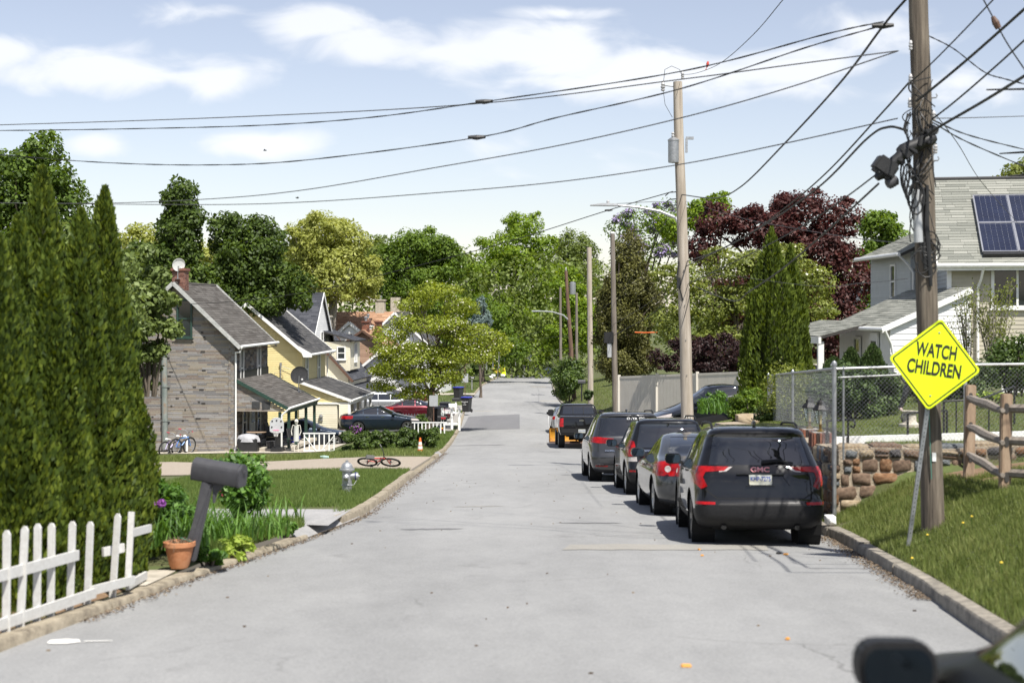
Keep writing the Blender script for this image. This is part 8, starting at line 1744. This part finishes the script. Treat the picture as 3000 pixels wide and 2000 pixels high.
for i, (u, v, D, lab) in enumerate([(572, 1048, 54, 'crumpled white paper scrap on the gravel'), (740, 1052, 54, 'pale green scrap on the gravel')]):
    mb = MB(); rr = random.Random(i); mb.tube([(rr.uniform(-.1, .1)+.1*k, rr.uniform(-.05, .05), .03 + rr.uniform(0, .05)) for k in range(4)], [.03, .07, .06, .02], 6); o = mb.obj('litter_scrap', (M_petal_w, mat('pale_green_scrap', [(.25, .38, .34), (.35, .48, .44)], .7))[i], None); o.location = (px(u, D), D, gl(px(u, D), D)+.02); tag(o, lab, 'litter')
M_peel = mat('orange_peel', [(.62, .26, .04), (.75, .42, .12)], .7)
for i, (u, v, lab) in enumerate([(1576, 1546, 'yellow scrap on the road at the bottom edge'), (1805, 1278, 'orange bit of plastic behind the black SUV'), (1606, 1270, 'tan crumb on the road left of the SUV, the upper one'), (1613, 1284, 'tan crumb on the road left of the SUV, the lower one'), (1809, 1479, 'small yellow crumb on the near road'), (1789, 1276, 'black bit of plastic beside the orange one')]):
    D = CAMH/((v-713.4)/3450-.066); X = px(u, D); mb = MB(); k = .035 if i in (0, 1, 5) else .02; mb.box((0, 0, .006), (k*2, k*1.4, .02)); o = mb.obj('road_scrap', M_blk if i == 5 else M_peel, None, bevel=.006); o.location = (X, D, roadz(X, D)+.004); o.rotation_euler = (0, 0, i); tag(o, lab, 'litter', 'scraps on the road')
rr = random.Random(77); mb = MB()
for k in range(90):
    D = rr.uniform(9, 45); X = rr.uniform(lk(D)+.2, rk(D)-.2); mb.box((X, D, roadz(X, D)+.004), (rr.uniform(.008, .03), rr.uniform(.008, .03), .012))
o = mb.obj('road_grit', M_litter, None, kind='stuff'); o['label'] = 'scattered grit and leaf bits on the road'; o['category'] = 'grit'
# lamps on brick pedestals
M_amber = mat('lamp_glass', [(.30, .36, .32), (.42, .48, .44)], .1, spec=.6)
def glassy(name):
    if name in MATS: return MATS[name]
    m, nt, N, L, B = _nt(name); B.inputs['Base Color'].default_value = (.75, .85, .8, 1); B.inputs['Transmission Weight'].default_value = .85; B.inputs['Roughness'].default_value = .05; B.inputs['Alpha'].default_value = .45
    nz = N.new('ShaderNodeTexNoise'); nz.inputs['Scale'].default_value = 6; mr = N.new('ShaderNodeMapRange'); mr.inputs[3].default_value = .03; mr.inputs[4].default_value = .12; L.new(nz.outputs['Fac'], mr.inputs[0]); L.new(mr.outputs[0], B.inputs['Roughness']); MATS[name] = m; return m
for i, (u, vt, vp, D, lab) in enumerate([(1860, 909, 984, 26.5, 'black lantern on the farther brick pedestal'), (1885, 914, 991, 24, 'black lantern on the nearer brick pedestal')]):
    b = P(u, vp, D); pd = thing('brick_pedestal', ('farther', 'nearer')[i] + ' brick pedestal carrying a black lantern', 'pedestal', b, group='brick pedestals'); w_ = .30; MB().box((0, 0, -.5), (w_-.02, w_-.02, 1.0)).obj('core', M_mortar, pd)
    for k in range(6):
        for f in (0, 1):
            for row in range(4):
                c = (-w_/2 + w_*(k+.5)/6) ; sz = (w_/6-.012, .03, .22) if f == 0 else (.03, w_/6-.012, .22); p_ = (c, -w_/2-.002, -.12-.235*row) if f == 0 else (-w_/2-.002, c, -.12-.235*row)
                MB().box(p_, sz).obj('brick', (M_brickD, M_brick, mat('brick_char', [(.02, .014, .012), (.05, .03, .025)], .85))[(k*2+row+f) % 3], pd)
    H_ = (vp-vt)/3450*D; s = H_/.66; lt = thing('garden_lantern', lab, 'lantern', b + Vector((0, 0, .0)), group='garden lanterns'); MB().lathe([(.07*s, 0), (.07*s, .03*s), (.03*s, .05*s), (.03*s, .12*s), (.05*s, .15*s)], 12).obj('base', mat('brass', [(.22, .15, .05), (.35, .25, .09)], .4, metal=.8), lt, smooth=True)
    MB().lathe([(.075*s, .15*s), (.125*s, .42*s)], 6, cap=False).obj('glass', glassy('lantern_glass'), lt); MB().lathe([(.15*s, .42*s), (.16*s, .44*s), (.10*s, .52*s), (.085*s, .53*s), (.08*s, .58*s), (.02*s, .62*s), (.012*s, .66*s)], 6).obj('cap', M_steel, lt)
    for k in range(6): a = 2*math.pi*k/6; MB().tube([(.077*s*math.cos(a), .077*s*math.sin(a), .15*s), (.128*s*math.cos(a), .128*s*math.sin(a), .42*s)], .006*s, 4).obj('cage_bar', M_steel, lt)
    MB().lathe([(.02*s, .15*s), (.025*s, .32*s), (.01*s, .34*s)], 8).obj('candle', mat('candle', [(.55, .42, .2), (.7, .55, .3)], .6), lt, smooth=True)
# statue on its pedestal
sb = P(2090, 976, 26); stt = thing('garden_statue', 'small garden statue of a striding figure in black on a stone pedestal', 'statue', sb)
MB().lathe([(.19, -.05), (.19, .02), (.13, .04), (.11, .08), (.11, .19), (.14, .22), (.155, .25), (.001, .26)], 16).obj('pedestal', mat('pale_stone', [(.38, .34, .28), (.52, .48, .41)], .9), stt, smooth=True)
fz = .26; mb = MB(); J = dict(hip=(0, 0, fz+.42), chest=(.03, 0, fz+.68), neck=(.04, 0, fz+.76), head=(.05, -.01, fz+.87), kl=(-.10, -.03, fz+.23), fl=(-.16, 0, fz+.03), kr=(.13, -.02, fz+.24), fr=(.20, 0, fz+.03))
mb.tube([J['hip'], (.015, 0, fz+.55), J['chest'], J['neck'], (.045, 0, fz+.80)], [.085, .08, .095, .05, .04], 12); mb.lathe([(.001, -.085), (.05, -.06), (.066, 0), (.05, .06), (.001, .08)], 12, J['head']); mb.tube([(-.04, 0, fz+.42), J['kl'], (-.14, 0, fz+.10), J['fl']], [.062, .05, .04, .034], 10); mb.tube([(.05, 0, fz+.42), J['kr'], (.18, 0, fz+.10), J['fr']], [.062, .05, .04, .034], 10)
mb.tube([(-.07, 0, fz+.70), (-.15, -.03, fz+.56), (-.11, -.12, fz+.47)], [.04, .033, .026], 8); mb.tube([(.12, 0, fz+.70), (.20, .02, fz+.55), (.22, -.08, fz+.45)], [.04, .033, .026], 8)
st_o = mb.obj('figure', mat('statue_black', [(.012, .012, .013), (.03, .03, .03)], .5), stt, smooth=True); md = st_o.modifiers.new('merge', 'REMESH'); md.mode = 'VOXEL'; md.voxel_size = .012; md.use_smooth_shade = True
for q in ('fl', 'fr'): MB().tube([Vector(J[q]) + Vector((.0, .05, -.0)), Vector(J[q]) + Vector((.0, -.06, -.012))], [.03, .022], 8).obj('shoe', mat('statue_pink', [(.55, .40, .38), (.7, .55, .52)], .6), stt, smooth=True)
# ---- things on and by the stone-clad porch
def W1(x, y, z): return h1.matrix_basis @ Vector((x, y, z))
hp = thing('basketball_hoop', 'portable basketball hoop with a grey backboard on the porch edge', 'basketball hoop', W1(2.05, -.5, .0), HR_)
MB().box((0, .1, .12), (.5, .7, .24)).obj('base', M_blk, hp, bevel=.04); MB().beam((0, .15, .2), (0, .05, 1.5), .22, .12).obj('pole', M_blk, hp); MB().prism(arc(0, .0, .34, 20, 160, 8) + [(-.32, -.30), (-.2, -.36), (.2, -.36), (.32, -.30)], .04, Matrix.Translation((0, -.06, 1.25))).obj('backboard', mat('backboard_grey', [(.42, .43, .44), (.52, .53, .54)], .5), hp, bevel=.01)
for x, z in ((-.2, 1.42), (0, 1.45), (.2, 1.42), (-.22, 1.15), (.22, 1.15)): MB().lathe([(.04, 0), (.04, .01)], 8, (x, -.085, z), Matrix.Rotation(R(90), 3, 'X')).obj('hole', M_dgry, hp)
MB().tube([(.13*math.cos(a), -.22+.13*math.sin(a), 1.02) for a in [2*math.pi*i/16 for i in range(17)]], .012, 6, False).obj('rim', mat('hoop_pink', [(.6, .12, .25), (.7, .2, .35)], .5), hp); mb = MB()
for i in range(10):
    a = 2*math.pi*i/10
    for da in (.35, -.35): mb.tube([(.13*math.cos(a), -.22+.13*math.sin(a), 1.02), (.10*math.cos(a+da), -.22+.10*math.sin(a+da), .88), (.08*math.cos(a), -.22+.08*math.sin(a), .74)], .004, 4)
mb.obj('net', M_wpaint, hp)
wr = thing('porch_railing', 'small white wooden railing with diagonal bars at the porch corner', 'railing', W1(3.3, -.8, 0), HR_ + R(5)); MB().beam((0, 0, .9), (1.45, 0, .9), .07, .05).obj('rail', M_wpaint, wr); MB().beam((0.02, 0, .12), (1.4, 0, .12), .05, .05).obj('rail', M_wpaint, wr)
for i in range(7): MB().beam((.06 + .22*i, 0, 0), (.06 + .22*i, 0, .88), .05, .04).obj('baluster', M_wpaint, wr)
MB().beam((.1, -.03, .75), (.6, -.03, .12), .05, .03).obj('brace', M_wpaint, wr); MB().beam((1.38, -.03, .78), (.8, -.03, .12), .05, .03).obj('brace', M_wpaint, wr)
sk = thing('skeleton_decoration', 'white skeleton decoration in a pale cloth standing by the railing', 'decoration', W1(2.95, -.6, 0), HR_); sk.scale = (.85,)*3; M_bone = mat('bone', [(.55, .53, .46), (.72, .70, .62)], .7); z0 = .75
mb = MB(); mb.lathe([(.001, -.14), (.05, -.13), (.07, -.06), (.105, .02), (.10, .10), (.05, .16), (.001, .17)], 14, (0, 0, 1.62)); mb.obj('skull', M_bone, sk, smooth=True)
for x in (-.04, .04): MB().lathe([(.001, 0), (.026, .004), (.026, .02)], 8, (x, -.098, 1.63), Matrix.Rotation(R(90), 3, 'X')).obj('eye_socket', M_blk, sk)
mb = MB(); mb.tube([(0, 0, .8), (0, .02, 1.1), (0, 0, 1.5)], .025, 8)
for k in range(5): mb.tube([(.13*math.cos(a), .08*math.sin(a), 1.15 + .07*k) for a in [2*math.pi*i/14 for i in range(15)]], .012, 5, False)
mb.tube([(-.2, 0, 1.46), (.2, 0, 1.46)], .02, 6)
for s in (-1, 1): mb.tube([(s*.2, 0, 1.46), (s*.26, -.03, 1.15), (s*.2, -.15, .95)], .018, 6); mb.tube([(s*.09, 0, .8), (s*.11, -.03, .4), (s*.10, 0, 0)], .022, 6)
mb.obj('bones', M_bone, sk); MB().lathe([(.12, 1.42), (.13, 1.2), (.14, .9), (.16, .62)], 12, cap=False).obj('cloth', mat('pale_cloth', [(.42, .43, .40), (.55, .56, .52)], .9), sk, smooth=True)
def chair(label, x, y, rz, m=M_blk):
    t = thing('folding_chair', label, 'chair', W1(x, y, .14), HR_+rz, 'folding chairs on the porch'); MB().box((0, 0, .42), (.46, .44, .03)).obj('seat', m, t); MB().box((0, .22, .72), (.46, .03, .42), Matrix.Rotation(R(-8), 3, 'X')).obj('backrest', m, t)
    for sx in (-1, 1): MB().tube([(sx*.22, -.22, 0), (sx*.22, .24, .9)], .012, 6).obj('leg', M_steel, t); MB().tube([(sx*.22, .24, 0), (sx*.22, -.2, .43)], .012, 6).obj('leg', M_steel, t)
chair('black folding chair under the porch roof, behind the hoop', 1.4, 1.0, R(20)); chair('navy camp chair by the green porch posts', 1.95, 1.6, R(-60), mat('camp_navy', [(.01, .015, .05), (.02, .03, .08)], .8)); chair('black folding chair at the porch corner by the skeleton', 2.75, -.3, R(40)); chair('folding chair deep in the porch', .9, 3.0, R(80))
tb = thing('round_table', 'small tan topped round table under the porch', 'table', W1(.85, .5, .14), HR_); MB().lathe([(.45, .68), (.46, .70), (.45, .715)], 20).obj('tabletop', M_wood, tb, smooth=True); MB().tube([(0, 0, 0), (0, 0, .69)], .03, 8).obj('leg', M_steel, tb); MB().lathe([(.22, 0), (.2, .03), (.03, .05)], 12).obj('base', M_steel, tb)
gl_ = thing('covered_grill', 'barbecue under a silver grey cover on the porch', 'grill', W1(.7, -.35, .02), HR_); MB().box((0, 0, .3), (.9, .5, .6)).obj('cart', M_blk, gl_, bevel=.03); mb = MB(); rr = random.Random(12); V = []; 
mb.lathe([(.55, .45), (.52, .6), (.45, .72), (.3, .78), (.05, .82)], 14, M=Matrix.Diagonal((1, .55, 1)).to_3x3()); mb.obj('cover', mat('silver_cover', [(.25, .25, .26), (.48, .48, .5)], .5, scale=5, bump=.8, bscale=12), gl_, smooth=True)
for i, (x, y, z, s, m_, lab) in enumerate([(1.2, 2.2, .14, .5, M_blk, 'black storage tub deep under the porch'), (1.6, .3, .14, .35, M_dgry, 'grey crate behind the basketball hoop'), (.6, 1.4, .14, .45, M_brown, 'brown box beside the porch wall'), (2.0, 3.2, .14, .4, M_lidb, 'blue tub by the far porch post')]):
    t = thing('storage_tub', lab, 'tub', W1(x, y, z), HR_+i, 'tubs stored on the porch'); MB().add([(a*k, b*k, c) for (c, k) in ((0, .85), (s*.8, 1.0)) for a, b in ((-s*.6, -s*.4), (s*.6, -s*.4), (s*.6, s*.4), (-s*.6, s*.4))], [(0, 1, 2, 3), (4, 5, 6, 7), (0, 1, 5, 4), (1, 2, 6, 5), (2, 3, 7, 6), (3, 0, 4, 7)]).obj('body', m_, t, bevel=.02); MB().box((0, 0, s*.83), (s*1.26, s*.86, .05)).obj('lid', M_dgry, t, bevel=.01)
for i, (u, v, D) in enumerate([(812, 1030, 76), (690, 1030, 71)]):
    t = thing('tarp_pile', ['grey tarp heap beside the cream wall', 'dark tarp heap under the yellow porch'][i], 'tarp', P(u-35*(i == 0), 1010, 82 - 3*i)); mb = MB(); mb.lathe([(.9, 0), (.8, .2), (.55, .38), (.25, .46), (.05, .5)], 16, M=Matrix.Diagonal((1.2, .6, 1)).to_3x3()); mb.obj('cover', mat('tarp_grey', [(.03, .032, .03), (.08, .08, .078)], .8, scale=3, bump=1.0, bscale=7), t, smooth=True); MB().box((.2, 0, .5), (.5, .35, .1)).obj('load', M_dgry, t, bevel=.04)
# loader at the house corner
ld = thing('skid_loader', 'black and yellow skid loader half hidden at the house corner', 'loader', W1(-W1(0, 0, 0).x*0 - 5.75, -1.6, 0), HR_+R(10)); M_ly = mat('loader_yellow', [(.55, .30, .02), (.68, .40, .03)], .5, scale=8)
MB().box((0, 0, .75), (1.2, 1.7, .7)).obj('body', M_dgry, ld, bevel=.06); MB().box((0, .1, 1.55), (1.0, 1.1, .95)).obj('cab', M_blk, ld, bevel=.05); MB().beam((.62, -1.2, .5), (.62, .8, 1.5), .12, .22).obj('lift_arm', M_blk, ld); MB().beam((-.62, -1.2, .5), (-.62, .8, 1.5), .12, .22).obj('lift_arm', M_blk, ld); MB().prism([(-.5, 0), (.4, .0), (.45, .5), (-.2, .6)], 1.5, Matrix.Translation((0, -1.4, .15)) @ Matrix.Rotation(R(90), 4, 'Z')).obj('bucket', M_dgry, ld)
text('lettering', 'GEHL', .16, M_ly, ld, (.69, -.1, 1.2), (R(90), 0, R(90)), ext=.003)
for sx in (-1, 1):
    for y in (-.55, .55):
        w = sub('wheel', ld, (sx*.72, y, .42)); MB().lathe([(.25, -.12), (.40, -.12), (.42, -.06), (.42, .06), (.40, .12), (.25, .12)], 20, (0, 0, 0), Matrix.Rotation(R(90), 3, 'Y'), cap=False).obj('tyre', M_tyre, w, smooth=True); MB().lathe([(.25, -.1), (.22, .08*sx), (.1, .09*sx), (.001, .09*sx)], 16, (0, 0, 0), Matrix.Rotation(R(90), 3, 'Y')).obj('rim', M_ly, w, smooth=True)
# birds
for i, (u, v, D, m_, lab) in enumerate([(609, 346, 120, M_blk, 'small dark bird flying above the pale yellow tree'), (683, 455, 120, M_blk, 'small dark bird flying low over the willow')]):
    b = thing('bird', lab, 'bird', P(u, v, D), R(30*i)); MB().tube([(-.16, 0, 0), (-.05, 0, .01), (.08, 0, .01), (.15, 0, .03)], [.01, .045, .04, .015], 8).obj('body', m_, b, smooth=True)
    for s in (-1, 1): MB().add([(-.05, 0, .02), (.06, 0, .02), (-.02, s*.26, .10), (-.10, s*.2, .08)], [(0, 1, 2, 3)]).obj('wing', m_, b)
rb = thing('bird', 'small red bird perched on the primary wire', 'bird', P(1624, 157, 36.5), R(40)); rb.scale = (.7,)*3; rb.location.z += .02; MB().tube([(0, 0, .0), (.02, 0, .06), (.03, 0, .13), (.05, 0, .19), (.055, 0, .22)], [.012, .045, .05, .038, .012], 10).obj('body', mat('bird_red', [(.35, .03, .02), (.5, .06, .04)], .7), rb, smooth=True); MB().add([(-.01, -.015, .03), (-.01, .015, .03), (-.07, .02, -.10), (-.07, -.02, -.10)], [(0, 1, 2, 3)]).obj('tail', mat('bird_red2', [(.25, .03, .02), (.35, .05, .03)], .7), rb)
o = MB().tube([(0, 0, 0), (.5, 0, -.02), (1.2, 0, .0)], .03, 6).obj('marker_tape', M_rust_or, None); o.location = P(1458, 763, 79); tag(o, 'orange marker sleeve on a wire before the olive conifer', 'marker')
